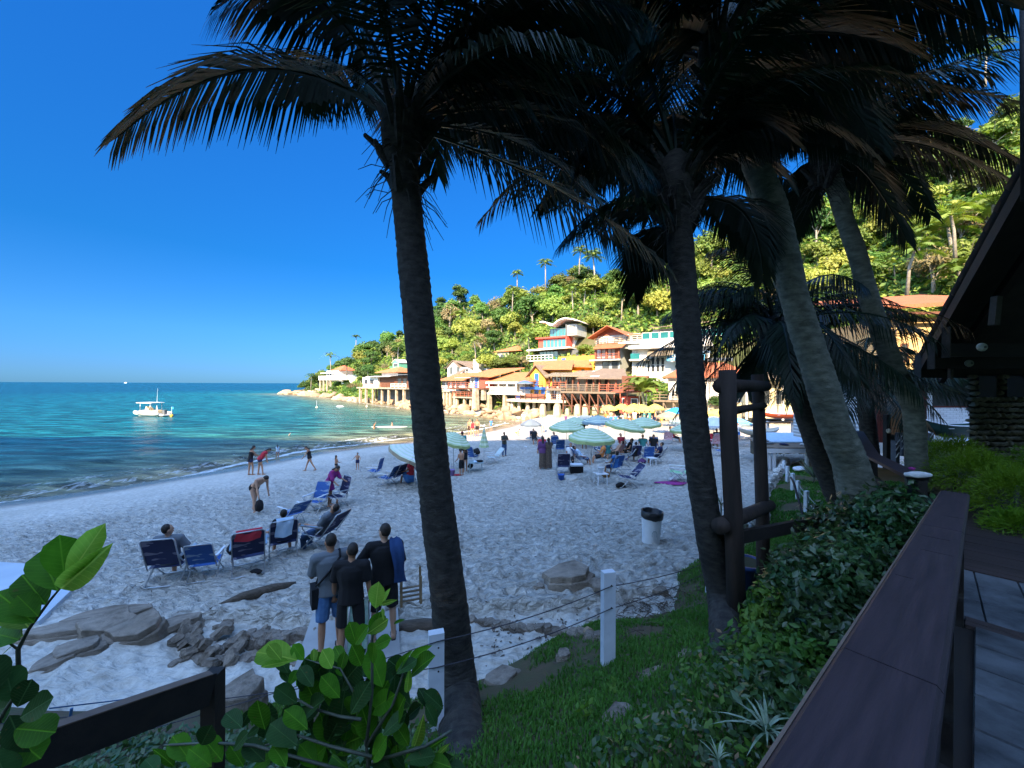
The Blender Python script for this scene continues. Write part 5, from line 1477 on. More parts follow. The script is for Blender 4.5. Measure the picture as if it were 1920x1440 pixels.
# bare rock slabs of the point
for i in range(46):
    t_ = rr_.uniform(0, 3.2); u = rr_.uniform(.0,.30)
    p, z = hill_pt(t_, u); s = rr_.uniform(1.8,4.2)*(1 if t_ > .8 else .55)
    rock(RM[rr_.randrange(7)], (p[0], p[1], max(0,z)-.3*s*.5), (s*1.5, s, s*.6), 'large tan rock slab sloping to the sea on the point', 'rock slabs of the point', rot=(rr_.uniform(-.1,.1), .25, .7+rr_.uniform(-.3,.3)), name='rock_slab')
# rock slabs and stones in the shaded foreground
GR = 'dark'
def fr(px, py, sx, sy, sz, rz, label, k=0, dz=0, tilt=(0,0), group=None, me=None, name='rock'):
    g = hit(px, py); 
    return rock(me or RG[k % 6], (g.x, g.y, g.z+dz), (sx, sy, sz), label, group, name, (tilt[0], tilt[1], rz))
fr(215,1160,.85,.22,.22,.35,'long flat rock slab farthest out at the left edge of the sand',0,.02,(.1,.05))
fr(120,1195,.75,.24,.24,.25,'low brown rock slab at the far left below the pale strip',1,.02)
fr(205,1185,.42,.30,.30,.5,'blocky split rock in the middle of the left rock group',2,.06,(.25,.1))
fr(255,1200,.52,.34,.36,.35,'dark cleft rock with a shadowed front face in the left rock group',3,.05,(.3,-.1))
fr(335,1180,.45,.22,.24,.4,'brown rock wedge pointing right in the left rock group',4,.04)
fr(150,1225,.4,.3,.2,.3,'low grey rock before the left rock group',5,.02)
fr(110,1245,.35,.25,.16,1.0,'small half-buried rock before the left rock group',0,.0)
r = random.Random(5)
for i in range(34):
    px = r.gauss(405, 42); py = 1212+r.gauss(0,16)+(px-405)*-.02
    fr(px, py, r.uniform(.08,.16), r.uniform(.07,.13), r.uniform(.06,.12), r.uniform(0,6), 'dark angular stone in the heap left of the concrete path', i, .05+.12*r.random(), (r.uniform(-.8,.8), r.uniform(-.8,.8)), 'dark stones heaped left of the concrete path', name='stone')
for i in range(12):
    px = 330+i*22; fr(px, 1240+r.uniform(-12,12), r.uniform(.08,.2), r.uniform(.08,.14), .07, r.uniform(0,6), 'flat stone lying on the sand before the stone heap', i, .01, (0,0), 'flat stones before the stone heap', name='stone')
# edging of half-buried stones left and right of the path
for i in range(9):
    px = 478+i*13; fr(px, 1208-i*1.2, .15, .16, .17, r.uniform(0,6), 'dark edging stone left of the concrete path', i, .05, (r.uniform(-.3,.3),.2), 'edging stones left of the path', name='stone')
for i in range(17):
    px = 885+i*16; fr(px, 1168+i*1.9+r.uniform(-3,3), r.uniform(.10,.17), .11, r.uniform(.08,.14), r.uniform(0,6), 'dark edging stone of the sand ledge right of the tall palm', i, .02, (r.uniform(-.4,.4),.2), 'edging stones of the sand ledge', name='stone')
LOG = pm('driftwood', (.13,.10,.075), (.07,.055,.04), sc=4, rough=.95, bump=.9, bsc=14, stretch=(1,6,6))
a = hit(752,1178); b = hit(838,1176); mb = MB(); mb.tube([a, (a+b)/2+Vector((0,0,.02)), b+Vector((.15,0,0))], [.10,.11,.10], 12, jit=.06)
tag(obj('log', mb, LOG), 'dark log edging the sand just right of the concrete path', 'log')
a = hit(395,1150); b = hit(556,1098); mb = MB(); mb.tube([a, a.lerp(b,.35)+Vector((0,0,.05)), a.lerp(b,.7)+Vector((0,0,.03)), b], [.03,.09,.10,.05], 10, jit=.12)
tag(obj('driftwood', mb, LOG), 'long reddish-brown driftwood log half buried in the sand behind the path', 'log')
fr(1070,1090,.62,.42,.36,.3,'big grey boulder half buried in sand beyond the white post',1,.05)
fr(1012,1105,.14,.12,.10,.3,'small dark stone left of the half-buried boulder',3,.02)
fr(1120,1100,.2,.2,.2,1.3,'low lump of rock right beside the half-buried boulder',4,.02)
fr(1240,1112,.16,.12,.11,.3,'rounded brown stone among the twigs right of the white post',2,.04)
fr(945,1275,.30,.20,.14,.5,'reddish flat rock at the edge of the grass right of the tall palm',5,.02)
fr(1060,1235,.12,.10,.10,.5,'tan upright stone at the grass edge',0,.05)
fr(1105,1187,.10,.08,.07,.5,'pale round stone at the foot of the twig heap',1,.04,me=RM[2])
fr(450,1335,.30,.26,.44,.5,'tall rounded brown boulder at the end of the dark fence',2,.10)
fr(1160,1345,.24,.12,.10,.6,'long grey stone sunk in the grass',3,-.035)
fr(1225,1262,.22,.10,.08,.6,'grey stone sunk in the grass up the slope',4,-.03)
fr(1290,1225,.16,.09,.08,.6,'small grey stone in the grass beside the second palm',5,-.03)
fr(1390,1175,.22,.12,.12,.6,'grey stone in the grass by the log frame',1,.03)
# stones by the path at the right
for i, (px, py, s) in enumerate([(1770,860,.34),(1800,880,.3),(1750,835,.3),(1785,905,.22)]):
    p = W(px, py, 7.6); rock(RG[i], (p.x, p.y, 3.35), (s,s,s*.9), ['large dark rock beside the far walkway','dark rock nearest the green fern shrub','dark rock by the rope posts','small dark rock at the shrub foot'][i], name='rock')
# rough retaining wall of pale stones beside the lawn
wall = thing('stone_wall', 'rough low wall of pale stones holding the lawn above the sand', 'wall', (0,0,0))
seg = [(6.9,10.3),(9.5,14.2),(14.4,19.9)]
SWM = [rock_mesh('stone', 80+i, 2, .8, .8) for i in range(4)]
for m_ in SWM: m_.materials.append(ROCKW)
def along(P, n, j=.0):
    L_ = [math.dist(a,b) for a,b in zip(P[:-1],P[1:])]; T = sum(L_)
    for i in range(n):
        d = T*(i+.5)/n; kk = 0
        while d > L_[kk]: d -= L_[kk]; kk += 1
        f = d/L_[kk]; yield (P[kk][0]+(P[kk+1][0]-P[kk][0])*f, P[kk][1]+(P[kk+1][1]-P[kk][1])*f)
for row in range(3):
    for (x, y) in along([(5.6,9.5),(6.9,10.3),(9.5,14.2),(14.4,19.9)], 56):
        s = rr_.uniform(.10,.17); o = bpy.data.objects.new('stone', SWM[rr_.randrange(4)]); COL.objects.link(o); o.parent = wall
        o.location = (x-.10+rr_.uniform(-.04,.04), y+.06, gz(x-.3,y+.2)+.04+row*.16+rr_.uniform(-.02,.02)); o.scale = (s*1.2,s,s*.8); o.rotation_euler = (rr_.uniform(-.4,.4),rr_.uniform(-.4,.4),rr_.uniform(0,6))
# twigs and dead leaves on the sand by the grass edge
mb = MB(); r = random.Random(9)
for i in range(260):
    px = 1225+r.gauss(0,38); py = 1140+r.gauss(0,22)+(1225-px)*.35
    g = hit(px, py); a = r.uniform(0,6.28); l = r.uniform(.04,.28); d = Vector((cos(a), sin(a), r.uniform(-.05,.3)))*l
    mb.tube([g+Vector((0,0,.012)), g+d*.5+Vector((0,0,.03)), g+d+Vector((0,0,.01))], [.006,.005,.003], 3)
for i in range(420):
    px = r.uniform(900,1330); py = 1185+r.gauss(0,26)-(px-1050)*.15
    g = hit(px, py); a = r.uniform(0,6.28); l = r.uniform(.015,.05); u = Vector((cos(a), sin(a), r.uniform(-.3,.3)))*l; v = Vector((-sin(a), cos(a), r.uniform(-.2,.4)))*l*.5
    mb.add([g+Vector((0,0,.012))-u, g+v+Vector((0,0,.012)), g+u+Vector((0,0,.02)), g-v+Vector((0,0,.012))], [(0,1,2,3)])
for i in range(260):
    px = r.uniform(150,1330); py = r.uniform(900,1190); g = hit(px, py)
    if g.z < .45: continue
    a = r.uniform(0,6.28); l = r.uniform(.02,.09); d = Vector((cos(a), sin(a), r.uniform(0,.25)))*l; mb.tube([g+Vector((0,0,.02)), g+d+Vector((0,0,.02))], [.007,.004], 3)
obj('debris', mb, LOG, kind='stuff')
# stumps of old pillars along the beach
for i, (px, pt, pb, Y, w) in enumerate([(990,760,778,60,.5),(1018,757,782,58,.75),(1045,756,784,56,.85),(1083,757,784,57,.75),(1098,757,783,57,.75),(1117,758,783,57,.8),(1133,758,782,57,.8),(1064,765,782,57,.5)]):
    b = W(px, pb, Y); top = W(px, pt, Y).z; mb = MB()
    b.z = gz(b.x,b.y)-.1; hh = max(top-b.z, 1.2); a = w/2
    mb.prism([(-a*1.15,-a,0),(a*1.15,-a,0),(a,-a,hh*.8),(a*.45,-a,hh),(-a*.45,-a,hh),(-a,-a,hh*.8)], (0,w,0))
    o = obj('stone_pillar', mb, CONC, None, b, radians(-25)); tag(o, ['stubby','pointed wide-footed','second pointed wide-footed','square broad','square slim','round-topped','rightmost round-topped','low hidden'][i]+' old concrete pillar standing on the sunny sand before the decks', 'pillar')
# ------------------------------------------------------------------ people
SKINS = {'tan': pm('skin_tan', (.42,.22,.13), (.36,.18,.10), sc=4, rough=.55), 'light': pm('skin_light', (.52,.31,.21), (.45,.26,.17), sc=4, rough=.55),
         'brown': pm('skin_brown', (.20,.10,.06), (.16,.08,.045), sc=4, rough=.55)}
HAIR = pm('dark_hair', (.018,.013,.010), (.03,.022,.016), sc=30, rough=.6, bump=.5, bsc=60)
def cloth(name, c, c2=None, sc=3): return pm('cloth_'+name, c, c2, sc=sc, rough=.9, bump=.25, bsc=12)
CL = {'black': cloth('black', (.012,.012,.014)), 'grey': cloth('grey', (.16,.18,.20), (.13,.15,.17)), 'navy': cloth('navy', (.015,.025,.08)), 'denim': cloth('denim', (.05,.13,.30), (.10,.22,.42), 9),
      'jeans': cloth('jeans', (.03,.07,.15), (.05,.10,.2), 6), 'red': cloth('red', (.45,.03,.05)), 'magenta': cloth('magenta', (.35,.03,.12), (.20,.03,.25), 8), 'white': cloth('white', (.7,.7,.7)),
      'blue': cloth('blue', (.05,.2,.55)), 'yellow': cloth('yellow', (.75,.55,.03)), 'purple': cloth('purple', (.13,.05,.16)), 'brownpat': cloth('brown_pattern', (.12,.085,.06), (.04,.03,.025), 16),
      'olive': cloth('olive', (.06,.06,.045)), 'teal': cloth('teal', (.05,.25,.25)), 'orange': cloth('orange', (.6,.2,.05)), 'towelblue': cloth('towel_navy', (.02,.06,.17), (.015,.04,.12), 5),
      'lightblue': cloth('light_blue', (.35,.5,.65), (.5,.62,.72), 6)}
def loft(rings):
    """rings: (centre, lateral axis*rx, depth axis*ry) -> closed surface"""
    n = 12; mb = MB(); vs = []; fs = []
    for c, a, b in rings:
        for k in range(n):
            an = 2*pi*k/n; vs.append(c+a*cos(an)+b*sin(an))
    m = len(rings)
    for i in range(m-1):
        for k in range(n): fs.append((i*n+k, i*n+(k+1)%n, (i+1)*n+(k+1)%n, (i+1)*n+k))
    fs.append(tuple(range(n-1,-1,-1))); fs.append(tuple((m-1)*n+k for k in range(n)))
    return vs, fs
def fuse(name, mb, vox, smooth=2):
    me = mb.mesh('tmp'); o = bpy.data.objects.new('tmp', me); COL.objects.link(o)
    md = o.modifiers.new('r', 'REMESH'); md.mode = 'VOXEL'; md.voxel_size = vox; md.use_smooth_shade = True
    if smooth:
        s_ = o.modifiers.new('s', 'SMOOTH'); s_.factor = .6; s_.iterations = smooth
    dg = bpy.context.evaluated_depsgraph_get()
    out = bpy.data.meshes.new_from_object(o.evaluated_get(dg)); out.name = name
    bpy.data.objects.remove(o); bpy.data.meshes.remove(me)
    return out
def rotx(v, a): return Vector((v.x, v.y*cos(a)+v.z*sin(a), -v.y*sin(a)+v.z*cos(a)))
def person(label, loc, face, H=1.72, skin='tan', lean=0, side=0, head=(0,0), arms=((5,8,10,0),(5,8,10,0)), legs=((0,3,0),(0,3,0)), top=None, sleeve=.55, bottom=None, pant=.9, hair='short',
           female=False, seat=None, vox=.022, fingers=False, skirt=0, child=False, tuck=0, shoes=None, sink=0, group=None, swim=False, cap=None):
    """arms: (forward swing, out, elbow bend, inward) right then left; legs: (hip flex, out, knee bend); degrees. face: compass (x, y) it looks to"""
    s = H/1.75; rz = atan2(-face[0], face[1])
    t = thing('person', label, 'person', loc, rz, group)
    X = Vector((1,0,0)); T = Vector((0, sin(radians(lean)), cos(radians(lean)))); T = (T + X*sin(radians(side))).normalized()
    F = Vector((0, cos(radians(lean)), -sin(radians(lean))))
    P = Vector((0,0,0)); neck = P+T*.51
    hp, hyaw = radians(head[0]), radians(head[1])
    hd = rotx(T, hp); hc = neck + hd*.165
    hf = Vector((-sin(hyaw), cos(hyaw), 0)); hf = (hf - hd*hf.dot(hd)).normalized(); hx = hf.cross(hd).normalized()
    J = {}
    wsh = .158 if female else .198
    if child: wsh *= .85
    for i, sg in ((0, 1), (1, -1)):
        f, o_, kb = [radians(q) for q in legs[i]]
        hip = P + X*sg*.09 - T*.02
        d = Vector((sg*sin(o_), sin(f)*cos(o_), -cos(f)*cos(o_))); kn = hip+d*.43
        d2 = Vector((sg*sin(o_)*.6, sin(f-kb), -cos(f-kb))).normalized(); an = kn+d2*.42
        J['leg',i] = (hip, kn, an)
        f, o_, eb, inn = [radians(q) for q in arms[i]]
        sh = neck + X*sg*wsh - T*.045
        d = Vector((sg*sin(o_), sin(f)*cos(o_), -cos(f)*cos(o_))); el = sh+d*.29
        d2 = Vector((sg*sin(o_)*.5-sg*sin(inn), sin(f+eb), -cos(f+eb))).normalized(); wr = el+d2*.25
        J['arm',i] = (sh, el, wr, d2)
    low = min(J['leg',0][2].z, J['leg',1][2].z)-.075
    base = Vector((0,0,-low)) if seat is None else Vector((0,0,seat/s+.09))
    def q(v): return (v+base)*s
    wa = (.115,.09) if female else (.135,.10)
    tors = [(-.09,.155,.115),(-.02,.172,.124),(.08,.158,.115),(.18,wa[0]+.012,wa[1]+.01),(.30,.15 if female else .178,.125),(.42,.155 if female else .20,.112),(.48,.12,.085),(.53,.055,.055)]
    def torso(mb, grow, a=0, b=8, drop=0):
        mb.add(*loft([(q(P+T*(h_-(drop if i_ == a else 0))), X*(rx+grow)*s, F*(ry+grow)*s) for i_, (h_, rx, ry) in list(enumerate(tors))[a:b]]))
    mb = MB(); torso(mb, 0)
    mb.tube([q(J['arm',0][0]), q(neck-T*.03), q(J['arm',1][0])], [.055*s,.06*s,.055*s], 10)
    mb.tube([q(neck-T*.03), q(neck+hd*.09)], [.056*s,.052*s], 10)
    R = Matrix((hx, hf, hd)).transposed()
    mb.ell(q(hc), .074*s, .093*s, .112*s, 14, 10, R); mb.ell(q(hc-hd*.055+hf*.03), .052*s, .06*s, .06*s, 10, 8, R)
    mb.ell(q(hc+hf*.095-hd*.012), .014*s, .022*s, .024*s, 8, 6, R)
    for sg in (-1,1): mb.ell(q(hc+hx*sg*.077-hd*.008), .013*s, .022*s, .032*s, 8, 6, R)
    tk = .9 if child or female else 1.0
    for i in (0,1):
        hip, kn, an = J['leg',i]
        mb.tube([q(hip+T*.03), q(hip.lerp(kn,.5)), q(kn)], [.088*s,.075*s*tk,.052*s], 10)
        mb.tube([q(kn), q(kn.lerp(an,.35)), q(an)], [.052*s,.054*s*tk,.036*s], 10)
        fy = Vector((0,1,0)); ft = an+Vector((0,0,-.045))
        mb.tube([q(ft-fy*.055), q(ft+fy*.06+Vector((0,0,-.005))), q(ft+fy*.17+Vector((0,0,-.015)))], [.038*s,.040*s,.022*s], 8)
        mb.ell(q(hip), .088*s,.088*s,.088*s, 10, 7); mb.ell(q(kn), .054*s,.054*s,.054*s, 10, 7)
        sh, el, wr, d2 = J['arm',i]
        mb.ell(q(sh), .056*s,.056*s,.056*s, 10, 7); mb.ell(q(el), .038*s,.038*s,.038*s, 8, 6)
        mb.tube([q(sh), q(sh.lerp(el,.5)), q(el)], [.052*s,.046*s*tk,.038*s], 8)
        mb.tube([q(el), q(el.lerp(wr,.3)), q(wr)], [.038*s,.038*s*tk,.026*s], 8)
        la = d2.cross(X); la = la.normalized() if la.length > .2 else Vector((0,1,0)); la = la.cross(d2).normalized()
        mb.tube([q(wr), q(wr+d2*.04), q(wr+d2*.085)], [.026*s,.032*s,.026*s], 8)
        if not fingers:
            for k_ in range(4):
                o2 = la*((k_-1.5)*.019); mb.tube([q(wr+d2*.07+o2), q(wr+d2*(.145-.01*abs(k_-1.5))+o2*1.3)], [.011*s,.009*s], 5)
    me = fuse('body', mb, vox*s if vox > .013 else vox*s, 2)
    if fingers:
        fb = MB(); 
        for i in (0,1):
            sh, el, wr, d2 = J['arm',i]; la = d2.cross(X); la = la.normalized() if la.length > .2 else Vector((0,1,0)); la = la.cross(d2).normalized(); pn = d2.cross(la).normalized()
            if pn.y < 0: pn = -pn
            for k_, ln in enumerate((.062,.074,.078,.068)):
                o2 = la*((k_-1.5)*.0185); a_ = wr+d2*.072+o2
                c1 = a_+d2*ln*.5+pn*.006; c2 = a_+d2*ln*.82+pn*.026; c3 = a_+d2*ln*.9+pn*.044
                fb.tube([q(a_-d2*.01), q(c1), q(c2), q(c3)], [.0105*s,.010*s,.009*s,.0065*s], 7)
            a_ = wr+d2*.03+la*.024*(1 if i else -1); fb.tube([q(a_), q(a_+d2*.03+la*.02*(1 if i else -1)+pn*.01), q(a_+d2*.058+la*.02*(1 if i else -1)+pn*.025)], [.013*s,.0115*s,.008*s], 7)
        bmm = bmesh.new(); bmm.from_mesh(me); tmp = fb.mesh('t'); bmm.from_mesh(tmp); bmm.to_mesh(me); bmm.free(); me.polygons.foreach_set('use_smooth', [True]*len(me.polygons))
    obj('body', me, SKINS[skin], t)
    eb_ = MB()
    for sg in (-1,1): eb_.ell(q(hc+hx*sg*.03+hf*.086+hd*.016), .010*s, .007*s, .007*s, 8, 6, R)
    obj('eyes', eb_, HAIR, t); lb = MB(); lb.ell(q(hc+hf*.088-hd*.058), .024*s, .008*s, .007*s, 8, 6, R); obj('mouth', lb, CL['magenta'] if female else SKINS['brown'], t)
    g = .012 if vox > .013 else .010
    if top:
        mb = MB(); torso(mb, g+(.004 if swim else .018), 2 if tuck else 1 if not swim else 0, 7 if not swim else 6, drop=.0 if tuck or swim else .05)
        if sleeve:
            mb.tube([q(J['arm',0][0]+T*.005), q(neck-T*.045), q(J['arm',1][0]+T*.005)], [.082*s,.088*s,.082*s], 10)
            for i in (0,1):
                sh, el, wr, d2 = J['arm',i]; e = sh.lerp(el, min(1, sleeve)); mb.ell(q(sh), .088*s,.088*s,.088*s, 10, 7)
                mb.tube([q(sh), q(sh.lerp(e,.5)), q(e)], [.082*s,.080*s,.082*s], 10)
                if sleeve > 1: mb.tube([q(el), q(el.lerp(wr, sleeve-1))], [.055*s,.042*s], 10)
        obj('swimsuit' if swim else 'shirt', fuse('shirt', mb, vox*s*.95, 3), CL[top], t)
    if bottom:
        mb = MB()
        if skirt:
            c0 = P+T*.14; ank = (J['leg',0][2]+J['leg',1][2])/2; kn = (J['leg',0][1]+J['leg',1][1])/2; e = P.lerp(kn, min(1,skirt)) if skirt <= 1 else kn.lerp(ank, skirt-1)
            mb.add(*loft([(q(c0), X*(.125+g)*s, F*(.10+g)*s), (q(P), X*(.17+g)*s, F*(.13+g)*s), (q(P.lerp(e,.5)), X*(.19)*s, Vector((0,1,0))*.16*s), (q(e), X*.22*s, Vector((0,1,0))*.19*s)]))
            obj('skirt', fuse('skirt', mb, vox*s, 2), CL[bottom], t)
        else:
            mb.add(*loft([(q(P-T*.09), X*(.15+g)*s, F*(.115+g)*s), (q(P), X*(.168+g)*s, F*(.122+g)*s), (q(P+T*(.07 if pant < .3 else .12)), X*(.15+g)*s, F*(.11+g)*s)]))
            for i in (0,1):
                hip, kn, an = J['leg',i]; e = hip.lerp(kn, min(1, pant)); wd = .012 if pant > .3 else 0
                mb.tube([q(hip+T*.02), q(hip.lerp(e,.5)), q(e)], [(.093+g)*s, (.082+g+wd)*s, (.062+g+.03*(1-min(1,pant))+wd*1.6)*s], 10)
                if pant > 1: mb.tube([q(kn), q(kn.lerp(an, pant-1))], [.074*s, .058*s], 10)
            obj('trousers' if pant > 1.3 else 'shorts' if pant > .3 else 'trunks', fuse('shorts', mb, vox*s*.95, 2), CL[bottom], t)
    if hair != 'none':
        mb = MB(); mb.ell(q(hc-hf*.020+hd*.022), .082*s, .090*s, .108*s, 14, 10, R)
        if hair != 'short': mb.add(*loft([(q(hc+hd*.03-hf*.04), hx*.07*s, hf*.05*s), (q(hc-hd*.10-hf*.07), hx*.075*s, hf*.035*s), (q(neck-T*(.08 if hair == 'long' else -.0)-F*.11), hx*.065*s, hf*.03*s)]))
        if hair == 'bun': mb.ell(q(hc-hf*.09+hd*.05), .04*s,.04*s,.04*s, 8, 6)
        obj('hair', fuse('hair', mb, .02*s if vox > .013 else .012*s, 1), HAIR, t)
    if cap:
        mb = MB(); mb.lathe([(.001,.10),(.06,.09),(.088,.05),(.09,.02),(.135 if cap[1] else .09,.012)], 14)
        me2 = mb.mesh('hat'); me2.transform(Matrix.Translation(q(hc+hd*.03)) @ R.to_4x4() @ Matrix.Scale(s,4)); obj('hat', me2, CL[cap[0]], t)
    if shoes:
        mb = MB()
        for i in (0,1):
            an = J['leg',i][2]+Vector((0,0,-.078)); c_ = q(an)
            mb.prism([c_+Vector((w_*s, l_*s, -.008)) for w_, l_ in ((-.03,-.085),(.03,-.085),(.036,0),(.046,.12),(.03,.205),(-.03,.205),(-.046,.12),(-.036,0))], (0,0,.014))
            mb.tube([q(an+Vector((-.042,.05,.01))), q(an+Vector((0,.12,.045))), q(an+Vector((.042,.05,.01)))], .006, 5)
        obj('sandals', mb, CL[shoes], t)
    if sink: t.location.z -= sink
    t['_j'] = 0; del t['_j']
    return t, J, q
def at(px, py): return hit(px, py)
def Hpx(g, px_h): return px_h*g.y/FPX
AWAY = (0,1)
BK = dict(vox=.012, fingers=True)
# --- three men on the concrete path (seen from behind)
g = at(622,1238); t, J, q = person('man in grey T-shirt and blue denim shorts with a strap bag, leftmost of three', g+Vector((0,0,.10)), (-.55,.83), 1.74, 'tan', lean=3, head=(10,20), arms=((18,6,68,25),(18,8,75,30)), legs=((3,3,4),(-4,4,0)), top='grey', bottom='denim', pant=.95, sleeve=.85, shoes='black', **BK)
sh = J['arm',0][0]; mb = MB(); mb.tube([q(Vector((.10,-.15,.50))), q(Vector((.12,.0,.555))), q(Vector((.02,.14,.38))), q(Vector((-.14,.13,.18))), q(Vector((-.19,.05,.10)))], .016, 6); mb.tube([q(Vector((.10,-.15,.50))), q(Vector((-.02,-.15,.34))), q(Vector((-.16,-.12,.18))), q(Vector((-.20,-.02,.10)))], .016, 6)
obj('strap', mb, CL['black'], t); b_ = q(Vector((-.21,.05,-.05))); bag = obj('shoulder_bag', MB().box(b_.x-.05,b_.x+.04,b_.y-.12,b_.y+.13,b_.z-.17,b_.z+.12), CL['black'], t)
w_ = q(J['arm',1][2]+J['arm',1][3]*.11); ph = obj('phone', MB().box(-.006,.006,-.04,.04,-.07,.07), GREYD); M_ = t.matrix_basis; ph.location = M_ @ (w_+Vector((0.01,.0,.03))); ph.rotation_euler = (1.0,0,.6); tag(ph, 'phone held by the man with the strap bag', 'phone')
g = at(660,1250); person('man in black T-shirt, shortest and middle one of the three men', g+Vector((0,0,.10)), (-.12,1), 1.66, 'tan', lean=2, head=(14,20), arms=((-3,11,12,0),(4,12,14,0)), legs=((2,4,3),(-2,4,0)), top='black', bottom='black', pant=.95, sleeve=.8, shoes='black', **BK)
g = at(722,1212); t, J, q = person('tall man in loose black T-shirt with navy towel on his shoulder, rightmost of three', g+Vector((0,0,.10)), (-.3,.95), 1.80, 'light', lean=2, head=(6,42), arms=((5,10,20,0),(22,30,35,8)), legs=((4,4,5),(-6,5,2)), top='black', bottom='black', pant=1.05, sleeve=.95, shoes='black', **BK)
pts = [(.12,.19,.10),(.13,.185,.25),(.14,.16,.38),(.145,.11,.50),(.15,.04,.565),(.16,-.05,.56),(.18,-.15,.47),(.20,-.185,.35),(.21,-.19,.20),(.22,-.185,.08),(.23,-.18,-.02)]
mb = MB(); mb.smooth = True; vs = []
for i_, a_ in enumerate(pts):
    for j_ in range(7): vs.append(q(Vector(a_)+Vector(((j_/6-.5)*(.17+.03*math.sin(i_*1.3)), -.012*math.cos(j_*2.1+i_*.4), .012*math.sin(j_*1.9)))))
fs = [(i_*7+j_, i_*7+j_+1, (i_+1)*7+j_+1, (i_+1)*7+j_) for i_ in range(len(pts)-1) for j_ in range(6)]
mb.add(vs, fs); mb.add([v-Vector((0,.008,.006)) for v in vs], [f[::-1] for f in fs])
tw = obj('towel', mb, CL['towelblue']); tw.location = t.location; tw.rotation_euler = t.rotation_euler; tag(tw, 'navy towel hanging over the shoulder of the tallest man', 'towel')
SG = pm('sunglasses_lens', (.45,.45,.48), (.3,.3,.33), sc=5, rough=.2)
# folded wooden stool carried in his right hand
wr = J['arm',0][2]+J['arm',0][3]*.09; c_ = M_ = t.matrix_basis @ q(wr)
mb = MB()
for y_ in (0,.30): mb.bar((0,y_,.12),(.10,y_,-.42),.035); mb.bar((.12,y_,.02),(.16,y_,-.40),.035)
for k_ in range(4): mb.bar((.02+.02*k_,-.02,-.18-.06*k_),(.02+.02*k_,.32,-.18-.06*k_),.04,.015)
st = obj('folding_stool', mb, pm('pale_wood', (.30,.21,.11), (.20,.13,.07), sc=6, rough=.6), None, c_+Vector((-.02,-.05,.02)), radians(-70)); tag(st, 'folded wooden slatted stool hanging from the hand of the tallest man', 'stool')
# folded green-striped chair carried by the middle man
g = at(640,1262); mb = MB()
for dx in (0,.07): mb.tube([(dx,0,.0),(dx,.02,.40),(dx,.05,.85)], .012, 6); mb.tube([(dx+.02,.30,.0),(dx,.3,.40),(dx,.33,.80)], .012, 6)
for z_ in (.02,.84): mb.tube([(0,0.02,z_),(.07,.3,z_)], .012, 6)
fc = thing('folded_chair', 'folded green and white beach chair held upright beside the middle man', 'chair', g+Vector((.05,.05,.12)), radians(-60))
ALU = pm('aluminium_tube', (.55,.57,.60), (.45,.47,.5), sc=6, rough=.35, metal=.7)
obj('frame', mb, ALU, fc); obj('fabric', MB().box(.02,.05,.02,.30,.1,.8), cloth('mint', (.25,.5,.4), (.6,.7,.6), 12), fc)
# --- beach: people in the shade
g = at(478,962); t, J, q = person('man in black swim trunks bending over a black bag on the sand', g, (.92,-.35), Hpx(g,92), 'light', lean=52, head=(30,0), arms=((12,4,10,0),(-4,6,12,0)), legs=((22,4,14),(-16,6,4)), bottom='black', pant=.22, vox=.018)
bg_ = t.matrix_basis @ q(J['arm',0][2]+J['arm',0][3]*.12); mb = MB(); mb.lathe([(.02,.0),(.10,-.06),(.13,-.2),(.12,-.36),(.03,-.42)], 10); tag(obj('beach_bag', mb, CL['black'], None, bg_), 'black bag hanging from the hand of the bending man in trunks', 'bag')
g = at(470,893); person('woman in dark swimsuit and dark skirt, left of the bending pair near the water', g, (.6,.8), 1.62, 'tan', lean=10, head=(20,0), arms=((35,8,30,10),(30,8,30,10)), legs=((12,4,14),(0,4,4)), top='black', swim=True, sleeve=0, bottom='navy', pant=.35, female=True, hair='bun')
g = at(488,893); person('woman in a pink top leaning down, right of the pair near the water', g, (.8,.5), 1.62, 'tan', lean=38, head=(25,0), arms=((8,4,4,0),(2,6,4,0)), legs=((16,4,10),(-4,4,2)), top='red', sleeve=.3, bottom='navy', pant=.35, female=True, hair='long')
g = at(521,861); person('girl in a pale pink top standing in the shallow water', g, (-.3,1), Hpx(g,26), 'tan', top='lightblue', sleeve=.5, bottom='navy', pant=.3, female=True, hair='long', child=True, sink=.03)
g = at(581,885); person('woman in a black swimsuit striding along the wet sand', g, (-1,-.25), Hpx(g,50), 'tan', lean=10, head=(35,10), arms=((-18,8,12,0),(24,8,14,0)), legs=((22,3,6),(-24,3,8)), top='black', swim=True, sleeve=0, bottom='black', pant=.15, female=True, hair='bun')
g = at(631,892); person('small child with dark hair standing behind the woman in the red wrap', g, (.7,.7), Hpx(g,37), 'tan', arms=((20,6,60,10),(15,6,50,10)), hair='long', child=True, bottom='black', pant=.2)
g = at(671,883); person('small boy in dark trunks with his arms held out', g, (-.2,-1), Hpx(g,33), 'tan', arms=((10,38,40,0),(10,38,40,0)), child=True, bottom='navy', pant=.5)
g = at(866,893); person('man in black shorts standing under the leaning green umbrella', g, (-.6,.6), Hpx(g,50), 'tan', lean=5, arms=((10,8,40,0),(10,8,40,0)), bottom='black', pant=1.0, hair='short', head=(20,0))
g = at(873,886); person('woman in a black swimsuit beside the leaning green umbrella', g, (-.6,.6), Hpx(g,48), 'tan', top='black', swim=True, sleeve=0, bottom='black', pant=.15, hair='long', female=True)
g = at(946,856); person('man in jeans and dark shirt with folded arms, standing alone on the sand', g, (.6,-.8), Hpx(g,46), 'brown', arms=((20,8,95,55),(20,8,95,55)), top='olive', sleeve=.9, bottom='jeans', pant=1.95, shoes='black')
